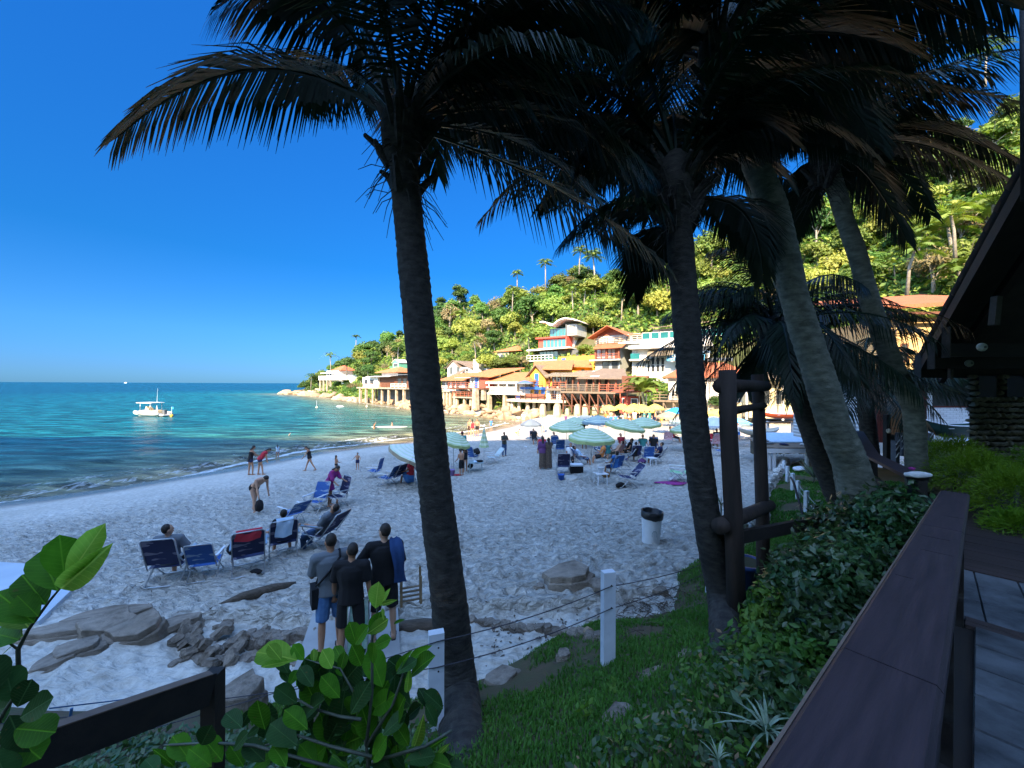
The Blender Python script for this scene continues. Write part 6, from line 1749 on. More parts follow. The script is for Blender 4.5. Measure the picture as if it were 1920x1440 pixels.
g = at(1018,880); person('long-haired woman in purple top and patterned wide trousers, left of standing pair', g, (-.1,1), Hpx(g,62), 'tan', arms=((8,8,20,0),(8,8,20,0)), top='purple', sleeve=1.5, bottom='brownpat', skirt=1.9, hair='long', female=True)
g = at(1029,880); person('woman with long hair in a brown pattern dress, right of the standing pair', g, (-.1,1), Hpx(g,60), 'tan', arms=((30,8,60,10),(8,8,20,0)), top='brownpat', sleeve=.4, bottom='brownpat', skirt=1.92, hair='long', female=True)
SITL = ((82,8,75),(80,8,70)); 
def sitter(px, py, face, label, seat=.34, lean=-18, **k):
    g = at(px, py); k.setdefault('legs', ((78,8,70),(76,8,66))); k.setdefault('arms', ((25,12,50,0),(25,12,50,0)))
    return person(label, g, face, k.pop('H', 1.7), k.pop('skin','tan'), lean=lean, seat=seat, **k)
# ------------------------------------------------------------------ beach chairs, umbrellas, tables
def fabric_mat(name, c, c2, pr):
    m, nt, p, out = newmat(name); v = coords(nt, 'Object')
    mp = N(nt, 'ShaderNodeMapping'); mp.inputs['Scale'].default_value = (3.2,1,9); L(nt, v, mp.inputs['Vector'])
    nz = N(nt, 'ShaderNodeTexNoise', Scale=1.0, Detail=1.5); L(nt, mp.outputs[0], nz.inputs['Vector'])
    r = ramp(nt, nz.outputs['Fac'], [(.0, c), (.585, c2), (.60, pr)]); r.color_ramp.interpolation = 'LINEAR'
    L(nt, r.outputs[0], p.inputs['Base Color']); p.inputs['Roughness'].default_value = .8
    w = N(nt, 'ShaderNodeTexNoise', Scale=220); L(nt, v, w.inputs['Vector']); b = N(nt, 'ShaderNodeBump', Strength=.2, Distance=.003); L(nt, w.outputs['Fac'], b.inputs['Height']); L(nt, b.outputs[0], p.inputs['Normal'])
    return m
FNAVY = fabric_mat('navy_sling', (.008,.014,.05), (.012,.02,.075), (.17,.16,.22))
FBLUE = fabric_mat('blue_sling', (.012,.06,.22), (.02,.09,.30), (.22,.30,.42))
FSTRIPE = pm('red_striped_sling', (.55,.12,.14), (.7,.6,.6), sc=9, rough=.8, stretch=(4,1,1))
FWHITE = pm('white_plastic', (.72,.74,.76), (.62,.64,.66), sc=3, rough=.45)
FGREEN = pm('green_mesh_sling', (.12,.42,.18), (.5,.65,.45), sc=9, rough=.7)
def make_chair(name, label, loc, face, fab, recline=28, scale=1.0, fold=0, group='beach chairs'):
    t = thing(name, label, 'chair', loc, atan2(-face[0], face[1]), group); t.scale = (scale,)*3
    a = radians(recline); w = .27
    bt = Vector((0, -.20-.66*sin(a), .34+.66*cos(a)))
    fr_ = MB()
    for x in (-w, w):
        fr_.tube([(x,.24,.56),(x,.24,.50),(x,-.30,.02)], .0125, 6); fr_.tube([(x,-.28,.55),(x,.30,.02)], .0125, 6)
        fr_.tube([(x,-.21,.33),(x,.26,.39)], .0125, 6); fr_.tube([(x,-.20,.30),(x*1,bt.y,bt.z-.04),(x*.9,bt.y-.01,bt.z)], .0125, 6)
    for y, z in ((-.30,.02),(.30,.02),(.26,.39)): fr_.tube([(-w,y,z),(w,y,z)], .0125, 6)
    fr_.tube([(-w*.9,bt.y-.01,bt.z),(w*.9,bt.y-.01,bt.z)], .0125, 6)
    obj('frame', fr_, ALU, t)
    def sl(p0, p1, sag, nm):
        mb = MB(); n = 5; p0 = Vector(p0); p1 = Vector(p1); nrm = Vector((0, -(p1-p0).z, (p1-p0).y)).normalized()
        vs = []; fs = []
        for i in range(n+1):
            for j in range(5):
                u = i/n; v_ = j/4; s_ = -sag*math.sin(pi*u)*math.sin(pi*v_)
                vs.append(p0.lerp(p1,u)+Vector(((v_-.5)*2*w*.96,0,0))+nrm*s_)
        for i in range(n):
            for j in range(4): fs.append((i*5+j, i*5+j+1, (i+1)*5+j+1, (i+1)*5+j))
        mb.smooth = True; mb.add(vs, fs); mb.add([v+nrm*.006 for v in vs], [f[::-1] for f in fs])
        obj(nm, mb, fab, t)
    sl((0,-.19,.335),(0,.25,.39),.03,'seat'); sl((0,-.20-.08*sin(a),.34+.08*cos(a)), bt-Vector((0,0,.02)), .03, 'backrest')
    for x in (-w-.02, w+.02): obj('armrest', MB().box(x-.025,x+.025,-.30,.27,.56,.585), FWHITE if fab is not FNAVY else ALU, t)
    return t
SEA = (-.62,.78)
def chair(px, py, face, fab, label, **k):
    g = at(px, py); return make_chair('beach_chair', label, g, face, fab, **k)
chair(322,1092,(-.25,.97),FNAVY,'navy beach chair with grey print, farthest left, a man sitting in it', recline=20, scale=1.05)
chair(388,1084,(-.35,.94),FBLUE,'empty low blue beach chair second from the left of the row', recline=25, scale=.88)
c3 = chair(468,1072,(-.55,.83),FNAVY,'dark beach chair with a black bag and red cloth over its back', recline=24, scale=1.05)
chair(532,1044,(-.55,.83),FNAVY,'dark beach chair with a light towel over its back', recline=24, scale=1.02)
chair(602,1028,(-1,.25),FNAVY,'reclined beach chair holding the lounging man in jeans', recline=38, scale=1.1)
chair(548,985,(-.75,.5),FBLUE,'low empty navy lounge chair turned to the sea in the second row', recline=45, scale=1.0)
chair(592,962,(-.2,-.98),FBLUE,'empty blue chair facing the row, left of the woman in the red wrap', recline=22, scale=1.0)
chair(632,952,(-.55,-.65),FNAVY,'tall navy chair right of the woman in the red wrap', recline=16, scale=1.08)
chair(703,898,(-1,.1),FBLUE,'small lone blue chair left of the half-hidden striped umbrella', recline=15)
chair(726,912,(-.9,.3),FBLUE,'blue chair nearer of the two beside the tall palm stem', recline=30)
chair(742,908,(-.85,.4),FNAVY,'dark blue chair touching the tall palm stem', recline=28)
chair(923,870,(-.8,-.4),pm('white_slats', (.62,.7,.68), (.3,.38,.4), sc=14, rough=.6, stretch=(1,1,6)),'pale slatted lounge chair beside the closed umbrella', recline=40)
chair(888,868,(.5,.8),FBLUE,'blue chair loaded with bags under the closed umbrella', recline=20)
chair(1056,888,(0,1),FNAVY,'big navy chair with its back to us, left under the nearest striped umbrella', recline=18, scale=1.08)
chair(1175,912,(-1,-.1),FNAVY,'reclined navy chair in side view right of the white table', recline=40, scale=1.1)
chair(1232,868,(-.7,.4),FNAVY,'navy chair rightmost of the group under the green umbrellas', recline=28)
chair(1226,848,(-.3,-.8),FBLUE,'blue chair behind the rightmost navy chair', recline=25)
chair(1215,868,(.1,1),FBLUE,'light blue chair with its back to us, right group', recline=16)
chair(1190,865,(-.1,1),FNAVY,'black chair holding the person in black, right group', recline=16)
chair(1170,872,(-.8,.4),FNAVY,'dark low chair between the nearest umbrella pole and the right group', recline=35)
chair(1152,888,(-.4,.9),FBLUE,'blue chair just right of the nearest umbrella pole', recline=22)
chair(1090,872,(.9,.2),FBLUE,'blue chair under the nearest umbrella holding a person in light clothes', recline=30)
chair(1070,872,(-.2,-1),FNAVY,'navy chair under the nearest umbrella, facing us', recline=20)
chair(1043,842,(.3,.9),FBLUE,'blue chair beside the standing pair of women', recline=22)
chair(1002,832,(.2,-1),FNAVY,'chair of the person under the lone grey umbrella', recline=18)
chair(1155,858,(-.6,.6),FSTRIPE,'striped chair with the tanned sitter, middle of the umbrella group', recline=28)
chair(1130,860,(-.2,.9),FBLUE,'blue chair deep under the green umbrellas', recline=20)
chair(1050,852,(0,1),FBLUE,'blue chair with a white table before it', recline=18)
chair(1253,832,(.3,.9),FSTRIPE,'pink striped chair left of the second dark palm', recline=18)
chair(1340,840,(-.1,1),FSTRIPE,'pink striped chair right of the second dark palm', recline=20, scale=1.1)
chair(1352,855,(-.4,.9),FBLUE,'blue chair before the pink striped one, touching the log post', recline=22)
g = at(1270,902); ch = make_chair('sun_chair', 'white slatted chair tipped over on the sand left of the second palm', g, (.3,.9), FGREEN, recline=60, scale=1.1); ch.rotation_euler = (0,radians(0),radians(70))
def yellow_crowd_chair(i, px, py, face):
    chair(px, py, face, FWHITE if i % 2 else FBLUE, ['white','blue'][(i+1) % 2]+' chair on the sunny sand, '+['leftmost','second','third','fourth','fifth','sixth','seventh'][i]+' of those before the yellow umbrellas', scale=1.0)
for i, px in enumerate((1118,1132,1147,1163,1181,1200,1224)): yellow_crowd_chair(i, px, 794+(i%3)*2, ((-1)**i*.6,-.6))

STR_A = pm('canopy_green', (.42,.52,.28), (.36,.46,.25), sc=2, rough=.85); STR_B = pm('canopy_pale_stripe', (.62,.68,.50), (.54,.60,.44), sc=2, rough=.85)
YEL = leafmat('canopy_yellow', (.70,.62,.15), (.76,.68,.22), sc=2, trans=.35, rough=.85, var=.08, hue=.012)
UBLUE = pm('canopy_blue', (.03,.32,.75), (.03,.26,.66), sc=2, rough=.85); UGREY = pm('canopy_grey', (.16,.20,.24), (.13,.16,.20), sc=2, rough=.85)
UGREYS = pm('canopy_grey_stripe', (.26,.34,.36), (.22,.30,.32), sc=2, rough=.85)
UTAN = pm('canopy_tan', (.36,.30,.20), (.30,.24,.16), sc=2, rough=.85); UWHT = pm('canopy_white', (.74,.74,.72), (.64,.64,.64), sc=2, rough=.85); VAL = pm('valance_yellow_green', (.42,.50,.20), (.34,.42,.17), sc=4, rough=.85)
POLE = pm('umbrella_pole', (.62,.62,.60), (.5,.5,.48), sc=4, rough=.4)
def umbrella(label, g, dia=2.0, h=2.15, mats=(STR_A, STR_B), val=None, tilt=0, tdir=0, group='beach umbrellas', n=8, rise=.42):
    t = thing('beach_umbrella', label, 'umbrella', g, 0, group)
    obj('pole', MB().tube([(0,0,-.3),(0,0,h*.55),(0,0,h*.56)], .017, 8).tube([(0,0,h*.5),(0,0,h-.02)], .013, 8), POLE, t)
    # canopy
    R = dia/2; rings = 13; mb = MB(); mb.smooth = False; vs = []; fs = []; mi = []
    for i in range(rings+1):
        u = i/rings
        for k_ in range(n*2):
            an = pi*k_/n; sc_ = 1-.045*u*(k_ % 2)
            vs.append((R*u*cos(an)*sc_, R*u*sin(an)*sc_, rise*(1-u**1.55)-.03*u*(k_ % 2)))
    m = n*2
    for i in range(rings):
        mb.cur = i % 2
        mb.add([vs[i*m+k_] for k_ in range(m)]+[vs[(i+1)*m+k_] for k_ in range(m)], [(k_, (k_+1) % m, m+(k_+1) % m, m+k_) for k_ in range(m)] if i else [(k_, m+(k_+1) % m, m+k_) for k_ in range(m)])
    mb.cur = 0
    q_ = Matrix.Rotation(radians(tdir),4,'Z') @ Matrix.Rotation(radians(tilt),4,'X'); piv = Matrix.Translation((0,0,h-rise*.9))
    me = mb.mesh('canopy'); me.transform(piv @ q_)
    c = obj('canopy', me, list(mats), t)
    vb = MB(); last = [vs[rings*m+k_] for k_ in range(m)]
    vb.add([Vector(p) for p in last]+[Vector(p)*1.0+Vector((0,0,-.13-.02*(k_ % 2))) for k_, p in enumerate(last)], [(k_, (k_+1) % m, m+(k_+1) % m, m+k_) for k_ in range(m)])
    me = vb.mesh('valance'); me.transform(piv @ q_); obj('valance', me, val or mats[0], t)
    rb = MB()
    for k_ in range(n): an = 2*pi*k_/n; rb.tube([(0,0,rise-.05),(R*.5*cos(an),R*.5*sin(an),rise*(1-.5**1.55)-.04),(R*.98*cos(an),R*.98*sin(an),-.01)], .006, 4); rb.tube([(0,0,-.15),(R*.45*cos(an),R*.45*sin(an),rise*.68-.04)], .005, 4)
    me = rb.mesh('ribs'); me.transform(piv @ q_); obj('ribs', me, POLE, t)
    obj('finial', MB().tube([(0,0,h),(0,0,h+.08)], [.02,.008], 6), POLE, t)
    return t
G2 = dict(val=VAL)
umbrella('nearest open umbrella, green with fine pale stripes, above the white table', at(1109,902), 2.05, 2.28, tilt=3, tdir=20, **G2)
umbrella('green striped umbrella, leftmost of the main group', at(1063,858), 2.1, 2.2, tilt=4, **G2)
umbrella('green umbrella behind the leftmost one of the main group', at(1078,838), 2.0, 2.1, **G2)
umbrella('grey-green umbrella farthest back in the main group', at(1097,832), 1.9, 2.15, mats=(UGREYS,UGREY))
umbrella('blue-grey striped umbrella behind the nearest one', at(1122,842), 2.2, 2.25, mats=(UGREYS,STR_B))
umbrella('green umbrella tilted left, right of the nearest one', at(1172,858), 2.3, 2.25, tilt=10, tdir=70, **G2)
umbrella('green umbrella, rightmost of the main group', at(1206,848), 2.2, 2.2, tilt=4, tdir=-60, **G2)
umbrella('lone dark grey umbrella left of the main group', at(996,827), 1.75, 1.75, mats=(UGREY,UGREY))
umbrella('leaning green umbrella just right of the tall palm stem', at(851,884), 1.85, 1.95, tilt=16, tdir=80, **G2)
umbrella('pale striped umbrella tipped steeply, half hidden by the tall palm stem', at(778,915), 2.3, 1.75, mats=(STR_B,UWHT), tilt=24, tdir=95, val=UTAN)
umbrella('pale green umbrella seen just left of the second palm stem', at(1281,828), 2.0, 1.9, mats=(UGREYS,STR_B))
umbrella('small green umbrella touching the second palm stem', at(1285,845), 1.9, 1.7, **G2)
umbrella('brown umbrella below the blue one', at(1254,814), 2.1, 1.95, mats=(UTAN,UTAN))
umbrella('bright blue umbrella near the second palm stem', at(1268,801), 2.2, 2.0, mats=(UBLUE,UBLUE))
umbrella('big white umbrella between the second palm and the log frame', at(1338,835), 2.6, 1.95, mats=(UWHT,UWHT), tilt=5, tdir=-70)
umbrella('yellow umbrella behind the log frame', at(1347,808), 2.3, 2.0, mats=(YEL,YEL))
umbrella('small blue umbrella behind the rope posts near the log frame', at(1385,822), 2.0, 1.6, mats=(UGREYS,UBLUE))
YL = [(1142,792,'leftmost'),(1166,789,'second from the left'),(1189,789,'third from the left'),(1185,797,'front left'),(1203,792,'middle back'),(1211,798,'front right'),(1229,791,'rightmost')]
for px, py, w_ in YL: umbrella(w_+' of the yellow umbrellas on the sunny sand', at(px,py), 2.05, 2.1, mats=(YEL,YEL), group='yellow umbrellas on the sunny sand', rise=.5)
# blue sunshade of the yellow house
umbrella('slate-blue parasol on the terrace before the yellow house', W(984,747,64), 3.0, 2.1*1.4, mats=(UGREY,BLUEP), group='beach umbrellas')
# closed striped umbrella
g = at(908,866); t = thing('closed_umbrella', 'closed pale green striped umbrella standing among bags', 'umbrella', g)
obj('pole', MB().tube([(0,0,-.2),(0,0,2.0)], .018, 8), POLE, t); mb = MB()
for i in range(9):
    mb.cur = i % 2; z0 = 1.95-i*.125; r0 = .02+.030*i; m_ = []
    vs = [((r0+.0)*cos(2*pi*k_/12)*(1-.25*(k_%2)), r0*sin(2*pi*k_/12)*(1-.25*(k_%2)), z0) for k_ in range(12)]+[((r0+.03)*cos(2*pi*k_/12)*(1-.25*(k_%2)), (r0+.03)*sin(2*pi*k_/12)*(1-.25*(k_%2)), z0-.125) for k_ in range(12)]
    mb.add(vs, [(k_,(k_+1)%12,12+(k_+1)%12,12+k_) for k_ in range(12)])
obj('canopy', mb, [STR_A, STR_B], t)

def table(label, g, w=.55, h=.5, m=FWHITE, rz=0, name='table'):
    t = thing(name, label, 'table', g, rz); obj('tabletop', MB().box(-w/2,w/2,-w/2,w/2,h-.03,h), m, t)
    for i in (-1,1):
        for j in (-1,1): obj('leg', MB().bar((i*w*.42,j*w*.42,-.02),(i*w*.38,j*w*.38,h-.03),.035), m, t)
    return t
table('white plastic table nearest to us, before the nearest umbrella pole', at(1127,908), .5, .48, rz=.2)
table('pale table with cloths under the closed umbrella', at(893,885), .75, .5, UGREYS, .1)
table('white table under the leftmost green umbrella', at(1050,848), .6, .5, rz=.3)
table('white stool by the wooden platform', at(1459,855), .5, .45, rz=.2, name='stool')
table('white table by the second palm, in the right group', at(1222,872), .4, .42, rz=.2)
def bucket(label, g, r=.16, h=.28, m=FWHITE, name='bucket', cat='bucket', handle=True, rim=None):
    t = thing(name, label, cat, g); obj('body', MB().lathe([(0,0),(r*.78,0),(r,h),(r*1.06,h),(r*1.06,h-.02),(r*.96,h-.01),(r*.76,.02),(0,.02)], 18), m, t)
    if handle: obj('handle', MB().tube([(r*cos(a_), 0, h+r*1.0*sin(a_)) for a_ in [pi*i/8 for i in range(9)]], .006, 5), m, t)
    return t
bucket('small blue bucket on the sand left of the sand mound', at(1053,900), .15, .26, BLUEP)
b = bucket('white tub standing on the nearest white table', at(1127,908)+Vector((0,0,.48)), .13, .24)
bucket('lilac bucket at the foot of the leaning green umbrella', at(848,893), .15, .3, pm('lilac_plastic', (.30,.22,.5), sc=3, rough=.5))
# cooler
g = at(1081,886); t = thing('cooler', 'black and white cool box on the sand under the nearest umbrella', 'cool box', g, .1)
obj('body', MB().box(-.3,.3,-.2,.2,0,.34), CL['black'], t); obj('lid', MB().box(-.31,.31,-.21,.21,.342,.42), FWHITE, t); obj('handle', MB().tube([(-.2,-.22,.36),(-.2,-.26,.40),(.2,-.26,.40),(.2,-.22,.36)], .012, 5), FWHITE, t)
# sand mound
me = rock_mesh('mound', 5, 3, .2, .5); me.materials.append(SAND); o = obj('sand_mound', me, None, None, at(1073,898)); o.scale = (.5,.4,.35); tag(o, 'small heap of sand beside the blue bucket', 'sand heap')
# bags and cloths
def blob(label, g, s, m, cat, name, seed=0):
    me = rock_mesh(name, 300+seed, 3, .2, .8); me.materials.append(m); o = obj(name, me, None, None, g+Vector((0,0,s[2]*.6))); o.scale = s; tag(o, label, cat); return o
blob('brown straw basket beside the nearest white table', at(1137,905)+Vector((0,0,.25)), (.2,.16,.18), pm('straw', (.32,.17,.07), (.2,.1,.04), sc=14, rough=.9), 'basket', 'basket', 1)
blob('purple bag on the sand beside the light blue chair', at(1205,868), (.28,.2,.22), CL['purple'], 'bag', 'bag', 2)
blob('dark bag on the back of a chair under the closed umbrella', at(893,868)+Vector((0,0,.45)), (.3,.25,.3), CL['black'], 'bag', 'bag', 3)
blob('black bundle of clothes on the pale table', at(900,885)+Vector((0,0,.48)), (.26,.14,.1), CL['black'], 'clothes', 'clothes', 4)
blob('dark cloth hanging from the pale table', at(883,884)+Vector((0,0,.1)), (.16,.1,.2), CL['black'], 'clothes', 'clothes', 5)
blob('light blue cloth on the pale table', at(891,886)+Vector((0,0,.48)), (.13,.14,.08), CL['lightblue'], 'cloth', 'cloth', 6)
blob('pink toy heap on the sand at the leaning umbrella', at(858,893), (.2,.15,.08), CL['red'], 'toys', 'toys', 7)
blob('blue bag hanging behind the tall palm stem', at(768,908)+Vector((0,0,.1)), (.34,.3,.34), CL['blue'], 'bag', 'bag', 8)
blob('light blue cap on the bag behind the tall palm stem', at(769,908)+Vector((0,0,.52)), (.2,.2,.14), CL['lightblue'], 'cloth', 'cloth', 9)
blob('crumpled white paper on the sand right of the lone man in jeans', at(986,838), (.16,.12,.05), CL['white'], 'paper', 'paper', 10)
blob('red and purple towel spread on the sand by the second palm', at(1262,906), (.75,.35,.05), CL['magenta'], 'towel', 'towel', 11)
blob('white bag on the red and purple towel', at(1264,903)+Vector((0,0,.03)), (.2,.18,.13), CL['white'], 'bag', 'bag', 12)
blob('black shoes on the sand under the row of chairs', at(483,1078), (.16,.1,.07), CL['black'], 'shoes', 'shoes', 13)
blob('black backpack slung on the chair with the red cloth', at(445,1076)+Vector((0,0,.36)), (.22,.14,.24), CL['black'], 'backpack', 'backpack', 14)
blob('black round bag hanging from the reclined navy chair', at(1165,914), (.22,.15,.2), CL['black'], 'bag', 'bag', 15)
# towels over the chair backs
def drape(label, g, face, w, h, dz, m, yb=-.46):
    mb = MB(); n = 6; vs = []; fs = []; r = random.Random(len(label))
    for i in range(n+1):
        for j in range(n+1):
            u = i/n; v_ = j/n; vs.append(((v_-.5)*w+.02*math.sin(u*5), yb-.035-.02*math.sin(v_*9+u*3) if u > .25 else yb+.12*(.25-u)*4*.5, .93-h*max(0,u-.25)/.75+(.02 if u < .25 else 0)-.04*u*math.sin(v_*3)))
    for i in range(n):
        for j in range(n): fs.append((i*(n+1)+j, i*(n+1)+j+1, (i+1)*(n+1)+j+1, (i+1)*(n+1)+j))
    mb.smooth = True; mb.add(vs, fs); o = obj('towel', mb, m, None, g+Vector((0,0,dz)), atan2(-face[0], face[1])); tag(o, label, 'towel'); return o
drape('light blue and white towel draped over a chair back in the left row', at(532,1044), (-.55,.83), .34, .36, .06, CL['lightblue'])
drape('dark red cloth over the back of the chair with the backpack', at(468,1072), (-.55,.83), .45, .16, .06, CL['red'])
# --- sitters
sitter(322,1092,(-.25,.97),'man in a grey T-shirt sitting in the leftmost chair, head turned right', H=1.72, skin='light', lean=-10, head=(0,-55), arms=((15,26,60,0),(15,26,60,0)), top='grey', sleeve=.8, bottom='black', pant=.9, vox=.014)
sitter(532,1044,(-.55,.83),'curly-haired person slouching in the chair with the light towel', H=1.66, lean=-16, top='black', sleeve=.3, bottom='black', pant=.6, vox=.016, female=True, arms=((25,30,55,0),(20,28,55,0)))
sitter(604,1028,(-1,.25),'man in a grey T-shirt and blue jeans lounging with a hand behind his head', seat=.36, lean=-34, H=1.78, top='grey', sleeve=.8, bottom='jeans', pant=1.92, vox=.015, arms=((60,60,130,60),(30,10,70,0)), legs=((72,6,62),(66,8,74)), skin='tan')
g = at(618,950); person('woman in a red and purple wrap leaning over beside the navy chair', g, (.9,-.2), 1.62, 'tan', lean=28, head=(25,0), arms=((15,6,40,0),(25,6,40,0)), legs=((14,5,14),(0,4,4)), top='magenta', sleeve=1.3, bottom='magenta', skirt=.7, female=True, hair='bun', vox=.018)
sitter(1002,832,(.2,-1),'person in black sitting under the lone grey umbrella', top='black', sleeve=.5, bottom='black', pant=.8)
sitter(1016,848,(-.3,-1),'person in dark clothes seated low, left of the standing pair', top='red', sleeve=.5, bottom='black', pant=.9, seat=.25)
sitter(1070,872,(-.2,-1),'person in a pale top seated facing us under the nearest umbrella', top='white', sleeve=.5, bottom='black', pant=1.5, female=True, hair='long')
sitter(1090,872,(.9,.2),'reclining person in a light blue shirt under the nearest umbrella', lean=-36, top='lightblue', sleeve=.8, bottom='jeans', pant=.9)
sitter(1152,890,(-.4,.9),'person in a blue top seated with back to us right of the nearest pole', top='blue', sleeve=.3, bottom='navy', pant=.8, hair='long', female=True)
sitter(1155,860,(-.8,.3),'bare-chested sunburnt man reclining, middle of the umbrella group', lean=-34, bottom='olive', pant=.7, skin='light')
sitter(1178,858,(-.9,.1),'person in black with a bun sitting up behind the reclining man', top='black', sleeve=.2, bottom='black', pant=.6, hair='bun', female=True)
sitter(1190,866,(-.1,1),'large person in black with back to us, right group', top='black', sleeve=.9, bottom='black', pant=1.2)
sitter(1234,868,(-.7,.4),'dark-haired person in the rightmost navy chair of the group', top='navy', sleeve=.5, bottom='navy', pant=.7)
sitter(1140,860,(.3,.8),'person seated deep under the green umbrellas', top='teal', sleeve=.3, bottom='black', pant=.6, female=True)
for px_, py_, f_, l_, t_, b_ in ((1118,852,(.4,-.8),'person in a white shirt seated behind the nearest canopy, facing us','white','jeans'),(1128,868,(-.9,.1),'person in orange leaning back right behind the nearest pole','orange','black'),
      (1042,842,(.4,-.8),'person in navy seated just right of the standing pair','navy','black'),(1167,846,(.2,-1),'person in red seated far back under the tilted green umbrella','red','navy'),(1206,850,(-.3,-1),'person in teal seated far back in the right group','teal','white'),(1226,850,(-.3,-.8),'person in black seated in the blue chair behind the rightmost one','black','navy')):
    sitter(px_, py_, f_, l_, top=t_, sleeve=.5, bottom=b_, pant=.8, vox=.028)
g = at(1096,842); person('man standing under the umbrellas left of the nearest canopy', g, (.3,.8), 1.7, 'brown', bottom='black', pant=.8)
g = at(768,912); sitter(770,908,(-.6,.5),'person with big dark hair sitting beside the tall palm stem under the pale umbrella', top='red', sleeve=.4, bottom='black', pant=.6, hair='long', female=True)
g = at(867,862); person('person in a dark red cap behind the leaning green umbrella', g, (-.3,1), 1.68, 'tan', top='teal', sleeve=.6, bottom='black', pant=.9, cap=('red',0))
# sunny strand
def stander(px, py, face, label, **k):
    g = at(px, py); k.setdefault('vox', .03); return person(label, g, face, k.pop('H', 1.72), k.pop('skin','light'), **k)
stander(895,819,(-.4,-1),'tanned man in dark trunks standing in the sun at the water edge', bottom='black', pant=.6, arms=((0,14,30,0),(0,14,30,0)), skin='tan')
stander(881,819,(.6,-.8),'bare-backed man talking to the man in dark trunks', bottom='black', pant=.6, skin='tan')
stander(886,820,(-.3,1),'woman in a red swimsuit between the two men at the water edge', top='red', swim=True, sleeve=0, bottom='red', pant=.15, female=True, hair='long')
stander(921,807,(.3,-1),'child in light blue at the edge of the shallows', H=1.25, top='blue', sleeve=.6, bottom='blue', pant=.6, child=True)
stander(982,797,(-.2,1),'person in a blue shirt and white sun hat by the rocks', H=1.6, top='lightblue', sleeve=.8, cap=('white',1), bottom='white', pant=.5)
stander(968,817,(1,.2),'crouching child playing on the sunny sand', H=1.1, lean=50, legs=((100,10,120),(95,10,115)), bottom='orange', pant=.4, child=True, arms=((20,8,10,0),(20,8,10,0)))
stander(1018,812,(.2,-1),'woman in white standing in the sun behind the lone grey umbrella', top='white', sleeve=.5, bottom='lightblue', pant=.5, female=True, hair='long')
stander(1061,798,(.3,-1),'person in a dark top sitting-high on the sunny sand left of the crowd', H=1.3, top='purple', sleeve=.4, bottom='red', pant=.5)
stander(1081,799,(.3,-.8),'person in white stooping on the sunny sand', H=1.5, lean=40, top='white', sleeve=.6, bottom='white', pant=.6)
cols = ['red','white','blue','orange','black','lightblue','teal','navy','yellow','magenta']
rc = random.Random(77)
names = ['leftmost','second','third','fourth','fifth','sixth','seventh','eighth','ninth','tenth','eleventh','twelfth','thirteenth','fourteenth']
for i, px in enumerate((1116,1127,1136,1146,1155,1163,1172,1180,1190,1198,1208,1218,1229,1240)):
    c = cols[rc.randrange(10)]; c2 = cols[rc.randrange(10)]
    sit_ = rc.random() < .5; lab = f'{names[i]} from the left in the crowd below the yellow umbrellas, in {c if i % 3 else c2}'
    if c == 'lightblue': lab = lab.replace('lightblue','pale blue')
    lab = lab.replace('lightblue','pale blue')
    if sit_: sitter(px, 796+rc.randrange(5), (rc.uniform(-1,1),-.7), lab, top=c if i % 3 else None, sleeve=.3, bottom=c2, pant=.5, vox=.03, skin='light')
    else: stander(px, 797+rc.randrange(5), (rc.uniform(-1,1),rc.uniform(-1,1)), lab, top=c if i % 3 else None, sleeve=.3, bottom=c2, pant=.5)
sitter(1263,828,(1,-.2),'woman in a red top sitting by the pink striped chair', top='red', sleeve=.5, bottom='black', pant=.9, female=True, hair='long')
stander(1226,780+18,(.3,-1),'person in a dark shirt standing right of the yellow umbrellas', top='navy', sleeve=.8, bottom='navy', pant=1)
sitter(1333,838,(.2,-1),'person in red sitting under the white umbrella', top='red', sleeve=.4, bottom='black', pant=.6)
sitter(1346,834,(-.2,-1),'dark-haired person sitting under the white umbrella', top='navy', sleeve=.4, bottom='white', pant=.6)
stander(1384,826,(-.2,-1),'person in white and blue seen between the log posts', H=1.4, top='white', sleeve=.5, bottom='blue', pant=.8)
stander(1212,762,(.3,-1),'small figure in pink in front of the red hut parlour', H=1.5, top='red', sleeve=.3, bottom='white', pant=.4).__class__
# --- in the water
p = W(702,803,45); person('bather up to the chest throwing an arm up beside the white board', (p.x,p.y,-1.05), (1,.2), 1.7, 'tan', arms=((150,20,10,0),(40,20,20,0)), bottom='black', pant=.3, vox=.03)
p = W(735,803,46); person('bather sitting on the white board', (p.x,p.y,-.2), (-1,0), 1.6, 'light', seat=.12, lean=-5, legs=((85,6,20),(80,6,20)), bottom='blue', pant=.4, vox=.03)
p = W(728,806,46); mb = MB(); mb.ell((0,0,0), 2.2, .38, .09, 16, 8); o = obj('surfboard', mb, FWHITE, None, (p.x+.2,p.y-.1,.12), .08); tag(o, 'long white board floating with a bather on it', 'surfboard')
p = W(532,819,39); person('swimmer with only head and shoulders above the calm water', (p.x,p.y,-1.25), (1,.1), 1.7, 'light', lean=60, arms=((120,20,20,0),(60,20,20,0)), vox=.03)
# ------------------------------------------------------------------ concrete path under the three men
CONCP = pm('path_concrete', (.40,.40,.38), (.30,.30,.29), sc=1.4, rough=.9, bump=.3, bsc=12)
pts = [at(548,1240), at(600,1150), at(745,1150), at(745,1245)]
pa = at(592,1140); pb = at(748,1140); pc = at(760,1330); pd = at(520,1330)
zt_ = (at(622,1238).z+at(722,1212).z)/2+.10
ring = [Vector((p.x,p.y,zt_-.45)) for p in (pa,pb,pc,pd)]
mb = MB(); mb.prism([ring[3],ring[2],ring[1],ring[0]], (0,0,.45)); obj('path', mb, CONCP, kind='structure')
for nm in ('person','person.001','person.002'):
    o = bpy.data.objects.get(nm)
    if o: o.location.z = zt_
